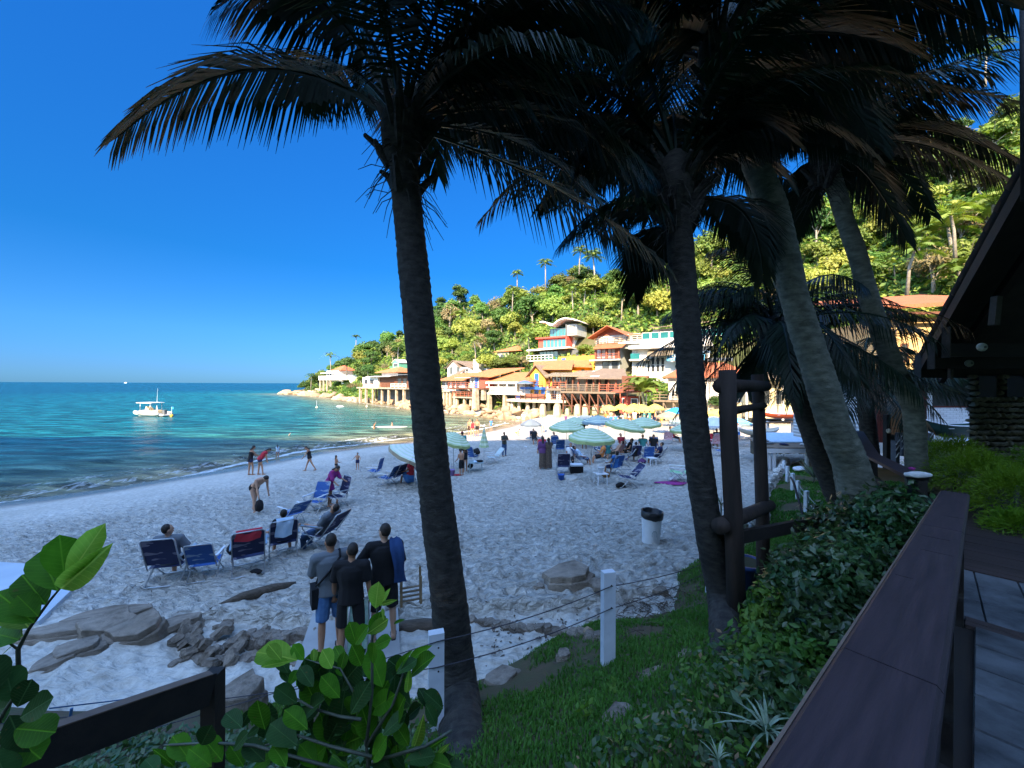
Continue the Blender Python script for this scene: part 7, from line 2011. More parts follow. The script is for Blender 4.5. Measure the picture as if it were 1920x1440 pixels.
# pale concrete ramp at the far left
a, b, c, d = at(-60,1062), at(178,1078), at(75,1180), at(-160,1190)
mb = MB(); mb.prism([Vector((p.x,p.y,p.z-.15)) for p in (d,c,b,a)], (0,0,.25)); obj('ramp', mb, pm('pale_blue_concrete', (.50,.56,.62), (.42,.48,.54), sc=1.2, rough=.55), kind='structure')

# ------------------------------------------------------------------ walkway, railing
d3 = Vector((.771,.636,-.0796)).normalized(); l3 = Vector((-.636,.771,0)).normalized(); u3 = d3.cross(l3).normalized()
def basis(o, x, y, z):
    M_ = Matrix((x, y, z)).transposed().to_4x4(); M_.translation = o; return M_
H0 = .6
RO = Vector((.6436*H0, H0, CAMZ-.9986*H0))            # left edge of the hand rail, at the bottom of the view
RW = .2876*H0
railM = basis(RO, d3, l3, u3)
CAPW = pm('dark_stained_rail', (.040,.025,.030), (.018,.012,.016), sc=7, rough=.6, bump=.6, bsc=30, stretch=(.35,5,5), dist=.004, detail=9)
EDGE = pm('worn_rail_edge', (.16,.11,.08), (.10,.07,.05), sc=9, rough=.7, stretch=(.4,1,1))
DARKW = pm('dark_timber', (.012,.010,.009), (.022,.017,.013), sc=5, rough=.7, bump=.4, bsc=30, stretch=(.4,3,3), dist=.006)
rl = thing('railing', 'wide dark purple-brown hand rail running away at the right, nearest to us', 'railing', (0,0,0)); rl.matrix_world = railM
for x0, x1 in ((-1.6,.55),(.556,2.6),(2.606,4.72)):
    mb = MB(); w_ = RW/2
    mb.prism([(x0,-RW,-.05),(x0,0,-.05),(x0,0,-.012),(x0,-.010,0),(x0,-RW+.010,0),(x0,-RW,-.012)], (x1-x0,0,0)); bd = obj('board', mb, CAPW, rl)
    obj('edge', MB().box(x0,x1,.0005,.006,-.045,-.010), EDGE, bd)
for x in (-1.2,.6,2.4,4.6): obj('post', MB().box(x-.05,x+.05,-RW+.03,-.03,-1.15,-.052), DARKW, rl)
for i, z in enumerate((-.26,-.50,-.74,-.98)): obj('slat', MB().box(-1.6,4.7,-RW*.5-.015,-RW*.5+.015,z-.085,z+.085), DARKW, rl)
mb = MB()
for x_, y0_, y1_ in ((2.25,-.03,-.13),(1.9,-.05,-.15),(1.35,-.02,-.07),(3.1,-.08,-.16)): mb.prism([(x_,y0_,.0004),(x_+.006,(y0_+y1_)/2,.0004),(x_+.002,y1_,.0004),(x_-.003,(y0_+y1_)/2,.0004)], (0,0,.0008))
obj('crack', mb, DARKW, rl)
fl = basis(RO+u3*-1.10, d3, l3, u3)
wk = obj('walkway', MB().box(-4,4.75,-3.4,.05,-.40,-.035), DARKW, kind='structure'); wk.matrix_world = fl
PAVE = pm('blue_grey_paver', (.025,.03,.035), (.13,.145,.16), sc=2.6, rough=.7, bump=.9, bsc=40, var=.15, dist=.008, detail=8, place=True)
pmesh = []
for i in range(3):
    r = random.Random(i); mb = MB(); e = .008
    mb.add([(0,0,-.03),(.44,0,-.03),(.44,.29,-.03),(0,.29,-.03),(e,e,.0),(.44-e,e+r.uniform(0,.004),0),(.44-e,.29-e,0),(e,.29-e,0)], [(4,5,6,7),(0,1,5,4),(1,2,6,5),(2,3,7,6),(3,0,4,7)])
    m_ = mb.mesh('paver'); m_.materials.append(PAVE); pmesh.append(m_)
for i in range(16):
    for j in range(10):
        o = bpy.data.objects.new('paver', pmesh[(i*3+j) % 3]); COL.objects.link(o); o.parent = wk
        o.location = (-2.6+i*.45+(.22 if j % 2 else 0), -RW-.32-j*.298, rr_.uniform(-.003,.003)); o.rotation_euler = (rr_.uniform(-.004,.004), rr_.uniform(-.004,.004), 0)
PLANKM = pm('deck_plank', (.055,.035,.03), (.03,.022,.022), sc=6, rough=.7, bump=.5, bsc=40, stretch=(6,.5,1), var=.2, dist=.004)
def plank_mesh(w, l, th=.03):
    m_ = MB().box(0,w,-l,0,-th,0).mesh('plank'); m_.materials.append(PLANKM); return m_
pk = plank_mesh(.112, 3.2)
for i in range(2):
    o = bpy.data.objects.new('plank', pk); COL.objects.link(o); o.parent = wk; o.location = (4.56+i*.117, -RW+.02, rr_.uniform(0,.004))
# level stretch beyond
e1 = fl @ Vector((4.76, .05, 0)); dx2 = Vector((.735,.678,0)); dl2 = Vector((-.678,.735,0)); f2 = basis(Vector((e1.x,e1.y,e1.z)), dx2, dl2, Vector((0,0,1)))
w2 = obj('path', MB().box(0,14,-2.9,.05,-.4,-.035), DARKW, kind='structure'); w2.matrix_world = f2
pk2 = plank_mesh(.125, 2.8)
for i in range(3):
    for j in range(9):
        o = bpy.data.objects.new('paver', pmesh[(i+j) % 3]); COL.objects.link(o); o.parent = w2; o.location = (.01+i*.45, -.32-j*.298, 0); o.scale = (1.04,1.035,1)
for i in range(41):
    o = bpy.data.objects.new('plank', pk2); COL.objects.link(o); o.parent = w2; o.location = (1.40+i*.131, 0, rr_.uniform(0,.004))
pave2 = []
for i in range(14):
    for j in range(6):
        o = bpy.data.objects.new('paver', pmesh[(i+j) % 3]); COL.objects.link(o); o.parent = w2; o.location = (6.85+i*.45, -.32-j*.45, 0); o.scale = (1,1.45,1)
FZ = e1.z
# second rail, bending down beside the level stretch
rl2 = thing('railing', 'farther hand rail bending around the shrubs beside the far walkway', 'railing', (0,0,0))
RP = [Vector((4.80,4.55,FZ+.98)), Vector((5.55,5.95,FZ+1.0)), Vector((8.0,8.9,FZ+1.0))]
for a_, b_ in zip(RP[:-1], RP[1:]):
    bd = obj('board', MB().bar(a_, b_, .20, .04), CAPW, rl2)
    for z_ in (.35,.65): obj('slat', MB().bar(a_-Vector((0,0,z_)), b_-Vector((0,0,z_)), .03, .12), DARKW, rl2)
for p_ in RP: obj('post', MB().box(p_.x-.06,p_.x+.06,p_.y-.06,p_.y+.06,FZ-.3,p_.z-.022), DARKW, rl2)
blob('white cloth bundle lying on the bend of the farther rail', RP[0]+Vector((-.05,-.05,.02)), (.17,.07,.05), CL['white'], 'cloth', 'cloth', 21)
blob('small pink cap on the white bundle on the rail', RP[0]+Vector((-.09,-.03,.10)), (.045,.04,.03), CL['magenta'], 'cap', 'cap', 22)
# dark timber fence at the bottom left
fn = thing('fence', 'dark timber fence beam at the bottom left with a blue cord above it', 'fence', (0,0,0))
A_ = W(-40,1455,1.55); B_ = W(398,1292,2.25); B_.z += 0
obj('beam', MB().bar(A_, B_, .05, .17), DARKW, fn)
obj('post', MB().bar(W(402,1262,2.3), W(402,1262,2.3)-Vector((0,0,1.5)), .085, .085), DARKW, fn)
obj('rail_edge', MB().bar(A_+Vector((0,0,.088)), B_+Vector((0,0,.088)), .055, .006), EDGE, fn)
CORD = pm('blue_cord', (.03,.12,.28), (.02,.09,.2), sc=20, rough=.6)
tag(obj('cord', MB().tube([W(95,1332,1.8), W(210,1318,2.0), W(330,1300,2.2), W(400,1290,2.28)], .003, 5).tube([W(105,1368,1.75), W(138,1362,1.8), W(180,1356,1.9)], .003, 5).tube([W(137,1332,1.8), W(134,1350,1.8), W(139,1372,1.8)], .006, 5), CORD), 'blue cord stretched above the dark fence beam', 'cord')
# low logs of the fence foundation
# ------------------------------------------------------------------ log frame
LOGM = pm('round_log', (.040,.026,.020), (.018,.013,.010), sc=4, rough=.8, bump=.5, bsc=16, stretch=(4,4,.5), dist=.01)
lf = thing('timber_gateway', 'tall frame of round dark logs with three crosspieces beside the second palm', 'log frame', (0,0,0))
def lg(pts, rad, name='log'): return obj(name, MB().tube(pts, rad, 14, jit=.01), LOGM, lf)
g1 = hit(1386,1175); g2 = hit(1435,1112); D1, D2 = g1.y, g2.y
lg([g1-Vector((0,0,.3)), W(1376,960,D1), W(1366,800,D1), W(1363,692,D1)], [.098,.095,.09,.09], 'post')
lg([g2-Vector((0,0,.3)), W(1430,940,D2), W(1424,800,D2), W(1420,700,D2)], [.090,.088,.082,.08], 'post')
lg([W(1351,722,D1-.02), W(1436,722,D2+.02)], [.085,.075], 'crosspiece')
lg([W(1356,772,D1), W(1432,758,D2+.02)], [.05,.045], 'crosspiece')
lg([W(1350,985,D1-.05), W(1444,945,D2+.05)], [.09,.08], 'crosspiece')
bm_ = thing('barrier', 'dark square beam running from the log frame to a short post in the shrubs', 'barrier', (0,0,0))
obj('beam', MB().bar(W(1372,1008,D1+.25), W(1575,968,D1+1.2), .06, .15), DARKW, bm_)
obj('post', MB().bar(W(1577,950,D1+1.25), W(1577,950,D1+1.25)-Vector((0,0,1.2)), .12, .12), DARKW, bm_)
# ------------------------------------------------------------------ white posts with cords
WP = pm('white_post_paint', (.66,.70,.74), (.56,.60,.64), sc=5, rough=.6, bump=.15)
def wpost(label, px, py, h, w=.14, rz=.25, Y=None):
    g = hit(px, py) if Y is None else W(px, py, Y); t = thing('white_post', label, 'post', g, rz, 'white posts with cords')
    mb = MB(); mb.box(-w/2,w/2,-w*.28,w*.28,-.25,h-.02); mb.prism([(-w/2,-w*.28,h-.02),(w/2,-w*.28,h-.02),(w/2,w*.28,h-.02),(-w/2,w*.28,h-.02)], (0,0,.02)); obj('body', mb, WP, t)
    hm = MB()
    for z_ in (h*.86,h*.62): hm.tube([(w*.12,-w*.28-.004,z_),(w*.12,-w*.28+.004,z_)], .008, 8)
    obj('hole', hm, DARKW, t); return g
gA = wpost('white post standing in the grass, nearest right of the tall palm', 1142, 1243, 1.0)
gB = wpost('white post half hidden by the foot of the tall palm', 820, 1368, .90, rz=.3)
gC = wpost('white post half hidden behind the second palm', 1334, 1108, .62, rz=.2)
post_rows = []
for lab, px, py in (('white post on the lawn nearest to us',1513,960),('white post on the lawn, second from us',1497,935),('white post on the lawn, third from us',1487,918),('white post on the lawn, fourth from us',1477,902),('white post on the lawn, farthest from us',1471,888)):
    post_rows.append(wpost(lab, px, py, .64, w=.15, rz=.5))
ROPE = pm('dark_cord', (.03,.03,.04), (.05,.05,.06), sc=20, rough=.8)
def sag(a_, b_, s_, n=8): return [a_.lerp(b_, i/n)-Vector((0,0,s_*4*(i/n)*(1-i/n))) for i in range(n+1)]
for k_, (za, zb) in enumerate(((.86,.86),(.62,.62))):
    mb = MB(); zt = lambda g, h: g+Vector((0.02,-.05,h))
    mb.tube(sag(zt(gB,.98*za), zt(gA,1.0*zb), .05), .005, 5); mb.tube(sag(zt(gA,1.0*za), zt(gC,.62*za)+Vector((0,0,.0)), .04), .005, 5)
    mb.tube(sag(zt(gB,.98*za), W(-200,1500-120*k_,3.0), .05), .004, 5)
    tag(obj('cord', mb, ROPE), ('upper' if k_ == 0 else 'lower')+' dark cord strung through the near white posts', 'cord')
for k_, za in enumerate((.55,.38)):
    mb = MB()
    for a_, b_ in zip(post_rows[:-1], post_rows[1:]): mb.tube(sag(a_+Vector((0,0,za)), b_+Vector((0,0,za)), .03, 5), .006, 4)
    mb.tube(sag(post_rows[0]+Vector((0,0,za)), W(1580,990+16*k_,9), .05), .006, 4)
    tag(obj('cord', mb, CL['white']), ('upper' if k_ == 0 else 'lower')+' pale cord of the posts on the lawn', 'cord')
tag(obj('handrail', MB().tube([W(1516,1000,9.4), W(1490,905,11.5), W(1484,893,12)], .03, 6), DARKW), 'thin dark sloping rail beside the lawn posts', 'handrail')
# ------------------------------------------------------------------ litter bin
g = hit(1221,1017); t = thing('litter_bin', 'white plastic bin with a black bag over its rim on the open sand', 'bin', g)
t.rotation_euler = (0,.05,0)
obj('body', MB().lathe([(0,0),(.20,0),(.205,.02),(.245,.72),(.25,.74),(.24,.74),(.195,.03),(0,.03)], 28), FWHITE, t)
r = random.Random(2); mb = MB(); prof = [(.235,.60),(.262,.63),(.268,.70),(.262,.79),(.250,.80),(.225,.78),(.20,.60),(.12,.55),(0,.55)]
mb.lathe(prof, 28); mb.v = [(x*(1+r.uniform(-.02,.02)), y*(1+r.uniform(-.02,.02)), z+r.uniform(-.012,.012)) for x,y,z in mb.v]; obj('bag', mb, pm('black_plastic', (.012,.012,.014), (.02,.02,.022), sc=8, rough=.35, bump=.5, bsc=25), t)
obj('mark', MB().tube([(-.05,-.222,.22),(-.06,-.228,.30),(-.03,-.232,.36),(.03,-.232,.36),(.06,-.228,.30),(.05,-.222,.22)], .006, 5), UGREYS, t)
# blue plant pot on its stand
g = hit(1402,1098); t = thing('plant_pot', 'dark blue plant pot full of soil between the two log posts', 'plant pot', g)
obj('body', MB().lathe([(0,0),(.17,0),(.24,.34),(.27,.34),(.27,.40),(.245,.40),(.235,.36),(0,.35)], 20), pm('blue_pot', (.02,.05,.17), (.015,.035,.12), sc=3, rough=.4), t); obj('soil', MB().lathe([(0,.375),(.236,.372)], 20), SOIL, t)
blob('white box on the sand behind the lawn', at(1500,882), (.3,.22,.18), FWHITE, 'box', 'box', 31)
# ------------------------------------------------------------------ timber landing stage, canoes
st = thing('landing_stage', 'grey timber platform on white posts at the back of the beach', 'platform', (0,0,0))
zt_ = CAMZ-(826-720)/FPX*20; z_g = gz(11,20)
P_ = [W(1402,818,22), W(1575,812,22), W(1620,838,18.5), W(1432,838,18.5)]
for p_ in P_: p_.z = z_g+1.15
mb = MB(); nb = 16; bar_n = 0
for i in range(nb):
    a0 = P_[3].lerp(P_[0], i/nb); b0 = P_[2].lerp(P_[1], i/nb); a1 = P_[3].lerp(P_[0], (i+.93)/nb); b1 = P_[2].lerp(P_[1], (i+.93)/nb)
    obj('plank', MB().prism([a0-Vector((0,0,.05)),b0-Vector((0,0,.05)),b1-Vector((0,0,.05)),a1-Vector((0,0,.05))], (0,0,.05)), WOODG, st)
obj('beam', MB().bar(P_[3]-Vector((0,0,.16)), P_[2]-Vector((0,0,.16)), .08, .2), FWHITE, st)
for f_ in (.04,.07,.12,.45,.8): q_ = P_[3].lerp(P_[2], f_); obj('post', MB().box(q_.x-.06,q_.x+.06,q_.y+.05,q_.y+.17,z_g-.3,q_.z-.26), FWHITE, st)
obj('back_wall', MB().bar(P_[0]+Vector((1,1.2,-.75)), P_[1]+Vector((0,1.2,-.75)), .3, 1.5), ROCKW if False else pm('dark_rock_face', (.10,.085,.06), (.05,.045,.035), sc=1.5, rough=.9, bump=1, bsc=6), st)  # dark brown rock face behind the platform
q_ = P_[0].lerp(P_[1], .35)+Vector((0,-1.2,.02)); tag(obj('tarpaulin', MB().prism([q_+Vector((-1.9,-.9,0)), q_+Vector((1.9,-.9,0)), q_+Vector((1.6,.9,.25)), q_+Vector((-1.6,.9,.25))], (0,0,.06)), CL['lightblue']), 'pale blue-grey tarpaulin spread on the timber platform', 'tarpaulin')
for i, (fx, fy, m_, s_, nm) in enumerate(((.25,.2,CL['navy'],.16,'dark bundle'),(.45,.2,CL['white'],.14,'white bundle'),(.62,.2,CL['blue'],.2,'blue folded sheet'),(.1,.3,CL['grey'],.2,'grey bundle'))):
    p_ = P_[3].lerp(P_[2], fx).lerp(P_[0].lerp(P_[1], fx), fy); blob(nm+' on the front edge of the timber platform', p_, (s_*1.6,s_,s_*.5), m_, 'bundle', 'bundle', 40+i)
def canoe(label, c, L_, rz, m, hull=.38, h=.34, z=0):
    t = thing('canoe', label, 'canoe', c, rz); n = 14; vs = []; 
    for i in range(n+1):
        u = i/n*2-1; w_ = hull*(1-abs(u)**2.4); up_ = .22*abs(u)**3
        for j in range(7):
            a_ = pi*j/6; vs.append((u*L_/2, -cos(a_)*w_, up_*(1)-sin(a_)*h*(1-.5*abs(u)**3)+h))
    fs = [(i*7+j, i*7+j+1, (i+1)*7+j+1, (i+1)*7+j) for i in range(n) for j in range(6)]
    mb = MB(); mb.smooth = True; mb.add(vs, fs); mb.add([(x,y*.93,z_+.02) for x,y,z_ in vs], [f[::-1] for f in fs]); obj('hull', mb, m, t)
    g_ = MB()
    for j in (0,6): g_.tube([Vector(vs[i*7+j])+Vector((0,0,.012)) for i in range(n+1)], .022, 5)
    obj('gunwale', g_, FWHITE, t)
    for x in (-L_*.22,L_*.2): obj('thwart', MB().box(x-.09,x+.09,-hull*.85,hull*.85,h*.8,h*.85), FWHITE, t)
    return t
ORG = pm('orange_hull', (.72,.13,.03), (.6,.10,.025), sc=1.5, rough=.35)
canoe('orange canoe nearest, resting on white trestles behind the platform', W(1478,783,27.5), 4.6, .12, ORG)
canoe('second orange-red canoe, higher and to the right of the first', W(1545,768,28.5), 4.0, .28, pm('red_hull', (.55,.07,.03), (.45,.05,.02), sc=2, rough=.35))
canoe('small cream boat resting on the sand left of the platform', W(1424,815,26), 3.2, .2, pm('cream_hull', (.62,.58,.45), (.5,.46,.36), sc=2, rough=.5), .5)
tr = thing('trestle', 'white trestles carrying the orange canoes', 'trestle', (0,0,0))
for px in (1440,1486,1530): p_ = W(px,790,28.2); obj('leg', MB().box(p_.x-.07,p_.x+.07,p_.y-.07,p_.y+.07,1.2,p_.z+.1), FWHITE, tr)
obj('shelf', MB().bar(W(1434,790,28)+Vector((0,0,-.02)), W(1535,785,28)+Vector((0,0,-.02)), .5, .06), WOODG, tr)
# retaining bank of earth and rocks behind the platform
hb = MB(); 
# ------------------------------------------------------------------ boat and buoys on the water
p = W(285,781,61); t = thing('motor_boat', 'white inflatable motor boat with a flat canopy and tall whip antenna', 'boat', (p.x,p.y,.0), radians(-14))
BW = pm('boat_white', (.82,.80,.76), (.74,.72,.68), sc=1.5, rough=.4); BC = pm('boat_cushion', (.72,.55,.28), (.62,.46,.24), sc=3, rough=.7)
hull = MB(); hull.smooth = True; hull.tube([(-2.9,0,.62),(-2.6,.62,.58),(-1.8,.95,.48),(0,1.02,.42),(2.0,1.0,.42),(2.75,.95,.42)], [.16,.26,.28,.28,.28,.20], 12); hull.tube([(-2.9,0,.62),(-2.6,-.62,.58),(-1.8,-.95,.48),(0,-1.02,.42),(2.0,-1.0,.42),(2.75,-.95,.42)], [.16,.26,.28,.28,.28,.20], 12)
obj('tube', hull, BW, t)
obj('hull', MB().prism([(-2.7,0,.1),(-1.6,-.8,.0),(2.4,-.8,.0),(2.4,.8,.0),(-1.6,.8,.0)], (0,0,.42)), BW, t)
obj('stripe', MB().tube([(-1.0,-1.31,.42),(0,-1.31,.42),(.4,-1.30,.42)], .05, 6), GREYD, t)
obj('console', MB().box(-.9,-.2,-.35,.35,.5,1.25).box(-.85,-.6,-.32,.32,1.25,1.5), CREAM, t); obj('seat', MB().box(.2,1.9,-.6,.6,.5,.92), BC, t); obj('bow_cushion', MB().box(-2.2,-1.1,-.5,.5,.45,.70), CREAM, t)
cn = MB().box(-1.9,1.3,-.95,.95,2.05,2.14); obj('canopy', cn, BW, t)
fr_ = MB()
for x, y in ((-1.3,-.8),(-1.3,.8),(.9,-.8),(.9,.8)): fr_.tube([(x,y,.6),(x*.95,y,2.05)], .03, 6)
obj('canopy_frame', fr_, ALU, t); obj('antenna', MB().tube([(.3,.5,2.1),(.45,.5,4.4)], [.022,.008], 5), FWHITE, t)
obj('platform', MB().box(2.3,3.4,-.75,.75,.12,.26), BW, t); obj('outboard', MB().box(2.5,2.95,-.22,.22,.35,1.0).box(2.65,2.8,-.08,.08,-.3,.4), GREYD, t)
obj('stern_arch', MB().prism([(1.95,-.7,.8),(2.25,-.7,.8),(2.05,-.7,1.75)], (0,.1,0)), BW, t)
def buoy(label, px, py, Y, m, h=1.3, flag=None):
    p = W(px,py,Y); t = thing('buoy', label, 'buoy', (p.x,p.y,.0)); obj('float', MB().ell((0,0,.12), .22,.22,.26, 12, 8), m, t); obj('rod', MB().tube([(0,0,.3),(0,0,h)], .02, 5), FWHITE, t)
    if flag: obj('flag', MB().box(0,.3,-.01,.01,h-.35,h), flag, t)
BY = pm('buoy_yellow', (.75,.5,.05), (.65,.42,.05), sc=4, rough=.5)
buoy('yellow buoy with a small blue flag beside the motor boat', 322, 782, 60, BY, 1.5, UBLUE); buoy('pale buoy with a thin rod, left of two off the rocky point', 594, 766, 82, CREAM, 1.6); buoy('pale buoy with a thin rod, right of two off the rocky point', 688, 764, 86, CREAM, 1.6)
p = W(638,765,86); tag(obj('dinghy', MB().ell((0,0,.1),.9,.35,.2,12,6), FWHITE, None, (p.x,p.y,0)), 'tiny white dinghy between the two pale buoys', 'dinghy')
p = W(235,719.6,2600); tag(obj('motor_boat', MB().prism([(-9,0,0),(9,0,0),(11,0,3),(-8,0,3)], (0,5,0)).box(-4,4,1,4,3.002,6), FWHITE, None, (p.x,p.y,0)), 'tiny white boat on the horizon', 'boat')
# ------------------------------------------------------------------ dark tiled eaves over the walkway (top right)
rf = thing('eaves', 'dark timber roof with exposed beams reaching in from the right edge', 'roof', (0,0,0))
E_ = Vector((9.5,9,5.62)); Nn_ = Vector((6.66,5.0,7.97)); N2 = Nn_+(Nn_-E_)*.9; E2 = Vector((12.6,9,5.62)); N3 = Vector((12.6,N2.y,N2.z))
ROOFD = pm('dark_roof_tile', (.05,.045,.04), (.03,.028,.025), sc=3, rough=.9, bump=.5, bsc=12)
mb = MB(); mb.prism([E_, E2, N3, N2], (0,0,.16)); obj('roof', mb, ROOFD, rf)
tm = MB().tube([(0,0,0),(0,0,.001)], .01, 4)
tm = MB(); tm.tube([(-.25,0,0),(.25,0,0)], [.10,.085], 8, jit=.02); tmm = tm.mesh('ridge_tile'); tmm.materials.append(ROOFD)
for i in range(26):
    c_ = E_.lerp(N2, (i+.5)/26)+Vector((.02,0,.20)); o = bpy.data.objects.new('ridge_tile', tmm); COL.objects.link(o); o.parent = rf; o.location = c_; dv = (N2-E_).normalized(); o.rotation_euler = dv.to_track_quat('X','Z').to_euler()
obj('barge_board', MB().bar(E_+Vector((-.03,0,-.05)), N2+Vector((-.03,0,-.05)), .05, .22), DARKW, rf)
obj('inner_rafter', MB().bar(E_+Vector((.6,.05,-.18)), N2+Vector((.6,0,-.18)), .09, .16), DARKW, rf)
RAFT = pm('worn_rafter', (.10,.085,.07), (.06,.05,.04), sc=6, rough=.8, bump=.4, bsc=25)
for px, Y_, py0, py1 in ((1722,8.7,688,705),(1747,7.9,668,687),(1775,7.0,641,665)):
    a_ = W(px,(py0+py1)/2,Y_); hh = (py1-py0)/FPX*Y_; obj('beam', MB().box(a_.x, 12.5, Y_-.06, Y_+.06, a_.z-hh/2, a_.z+hh/2), DARKW, rf)
    obj('rafter_end', MB().box(a_.x-.02,a_.x-.002,Y_-.07,Y_+.07,a_.z-hh/2-.02,a_.z+hh/2+.3), RAFT, rf)
obj('hanger', MB().bar(W(1868,552,6.2), W(1863,606,6.2), .09, .09), RAFT, rf); obj('hanger', MB().bar(W(1782,688,7.8), W(1782,706,7.8), .06, .06), RAFT, rf)
for i, (px, py, Y_, s_) in enumerate(((1828,648,6.9,.075),(1806,678,7.8,.07))):
    t = thing('ceiling_lamp', ['round white lamp under the nearer roof beam, unlit','dim round lamp under the farther roof beam, unlit'][i], 'lamp', W(px,py,Y_)+Vector((0,-.10,0)))
    obj('shade', MB().ell((0,0,0), s_*1.3, s_*.5, s_, 16, 8), FWHITE if i == 0 else GREYW, t); obj('bulb', MB().ell((s_*.2,-s_*.45,0), s_*.35, s_*.2, s_*.3, 10, 6), GREYD, t)
tag(obj('mast', MB().tube([W(1917,372,4.3), W(1913,-120,4.3)], .022, 10), DARKW), 'thin black mast rising from the roof at the right edge', 'mast')
# rough stone wall with three narrow windows
sw = thing('stone_building', 'rough grey stone wall with narrow dark blue windows under the eaves', 'building', (10.2,8.5,0))
z0 = 3.2; z1 = 5.55; obj('wall', MB().prism([(.08,.14,z0),(2.6,.14,z0),(2.6,1.5,z0),(1.8,1.5,z0)], (0,0,z1-z0)), pm('mortar', (.07,.06,.05), (.05,.045,.04), sc=5, rough=.95), sw)
STW = pm('rough_wall_stone', (.40,.35,.27), (.22,.19,.15), sc=3, rough=.95, bump=.9, bsc=12, var=.35, dist=.03)
sm_ = [rock_mesh('stone', 200+i, 2, .9, .9) for i in range(4)]
for m_ in sm_: m_.materials.append(STW)
wins = [(.22,.62),(.85,1.25),(1.5,1.85)]
wz0, wz1 = CAMZ-(742-720)/FPX*8.4, CAMZ-(700-720)/FPX*8.4
y_ = z0; row = 0
while y_ < z1:
    x_ = (row % 2)*.06
    while x_ < 1.9:
        w_ = rr_.uniform(.10,.20); c_x = x_+w_/2; c_z = y_+.06
        if not (wz0 < c_z < wz1 and any(a-.02 < c_x < b+.02 for a,b in wins)):
            o = bpy.data.objects.new('stone', sm_[rr_.randrange(4)]); COL.objects.link(o); o.parent = sw; o.location = (c_x, .10, c_z); o.scale = (w_*.58, .10, .075); o.rotation_euler = (0, rr_.uniform(-.2,.2), 0)
        x_ += w_
    y_ += .125; row += 1
for a,b in wins: obj('window', MB().box(a,b,.085,.135,wz0,wz1), pm('deep_blue_glass', (.012,.014,.07), (.008,.01,.04), sc=2, rough=.3), sw)
# white house at the end of the walkway
h = House('walkway_house', 'white-clad house with wooden door and big dark red-framed window at the walkway end', 'house', 1640, 13.9, 812, yaw=0, keep=0)
CLAD, nt, p_, out_ = newmat('white_stone_cladding'); v = coords(nt, 'Object')
mp_ = N(nt, 'ShaderNodeMapping'); mp_.inputs['Rotation'].default_value = (pi/2,0,0); L(nt, v, mp_.inputs['Vector'])
bt = N(nt, 'ShaderNodeTexBrick', Scale=2.2); bt.inputs['Color1'].default_value = (.78,.80,.82,1); bt.inputs['Color2'].default_value = (.60,.62,.64,1); bt.inputs['Mortar'].default_value = (.36,.37,.38,1); bt.inputs['Mortar Size'].default_value = .012; bt.inputs['Row Height'].default_value = .16; bt.inputs['Bias'].default_value = -.2
L(nt, mp_.outputs[0], bt.inputs['Vector']); L(nt, bt.outputs['Color'], p_.inputs['Base Color']); p_.inputs['Roughness'].default_value = .85
b_ = N(nt, 'ShaderNodeBump', Strength=.5, Distance=.02); L(nt, bt.outputs['Fac'], b_.inputs['Height']); b_.invert = True; L(nt, b_.outputs[0], p_.inputs['Normal'])
xd0, xd1 = h.X(1658), h.X(1738); xw0, xw1 = h.X(1748), h.X(1830); zT = h.Z(705); zs_ = h.Z(761)
h.box('wall', CLAD, 0, xd0, 0, 4, -.6, zT); h.box('wall', CLAD, xd1, xw0, 0, 4, -.6, zT); h.box('wall', CLAD, xw0, xw1+3, 0, 4, -.6, zs_); h.box('inner_wall', GREYD, xd0, xw1+3, .5, 4, -.6, zT)
h.box('lintel', DARKW, -.4, xw1+3, -.5, 4.2, zT, zT+.25)
h.win(xw0+.04, xw1+3, zs_+.06, zT-.04, .12, fm=REDW if False else pm('dark_red_frame', (.12,.02,.015), (.08,.015,.01), sc=4, rough=.5), gm=GLASSD, f=.06)
WOODD = pm('varnished_door', (.16,.075,.025), (.10,.045,.018), sc=5, rough=.45, stretch=(1,1,9))
for i in range(7): h.p('door_slat', MB().box(xd0+.12, xd1-.65, .08, .13, .0+i*.28, .265+i*.28), WOODD)
h.box('door', DARKW, xd1-.62, xd1-.22, .05, .10, -.1, zT-.02); h.box('door_frame', MC['dark_red_frame'], xd1-.2, xd1-.02, -.02, .12, -.1, zT-.02); h.box('door_frame', MC['dark_red_frame'], xd0+.0, xd0+.10, -.02, .12, -.1, zT-.02)
h.box('step', FWHITE, xd1+.1, xw1+1, -.9, -.02, -.5, -.12); h.box('step', WHITE, -.5, xd1, -.5, -.02, -.6, -.22)
for px in (1645,1652): h.pillar(h.X(px,-.4), -.4, -.4, zT, .12, MC['dark_red_frame'], 1)
canoe('small dark green boat lying against the white wall', W(1795,812,12.9)+Vector((0,0,-.1)), 2.6, .1, pm('green_hull', (.02,.06,.05), (.015,.045,.04), sc=2, rough=.35), .32, .42)
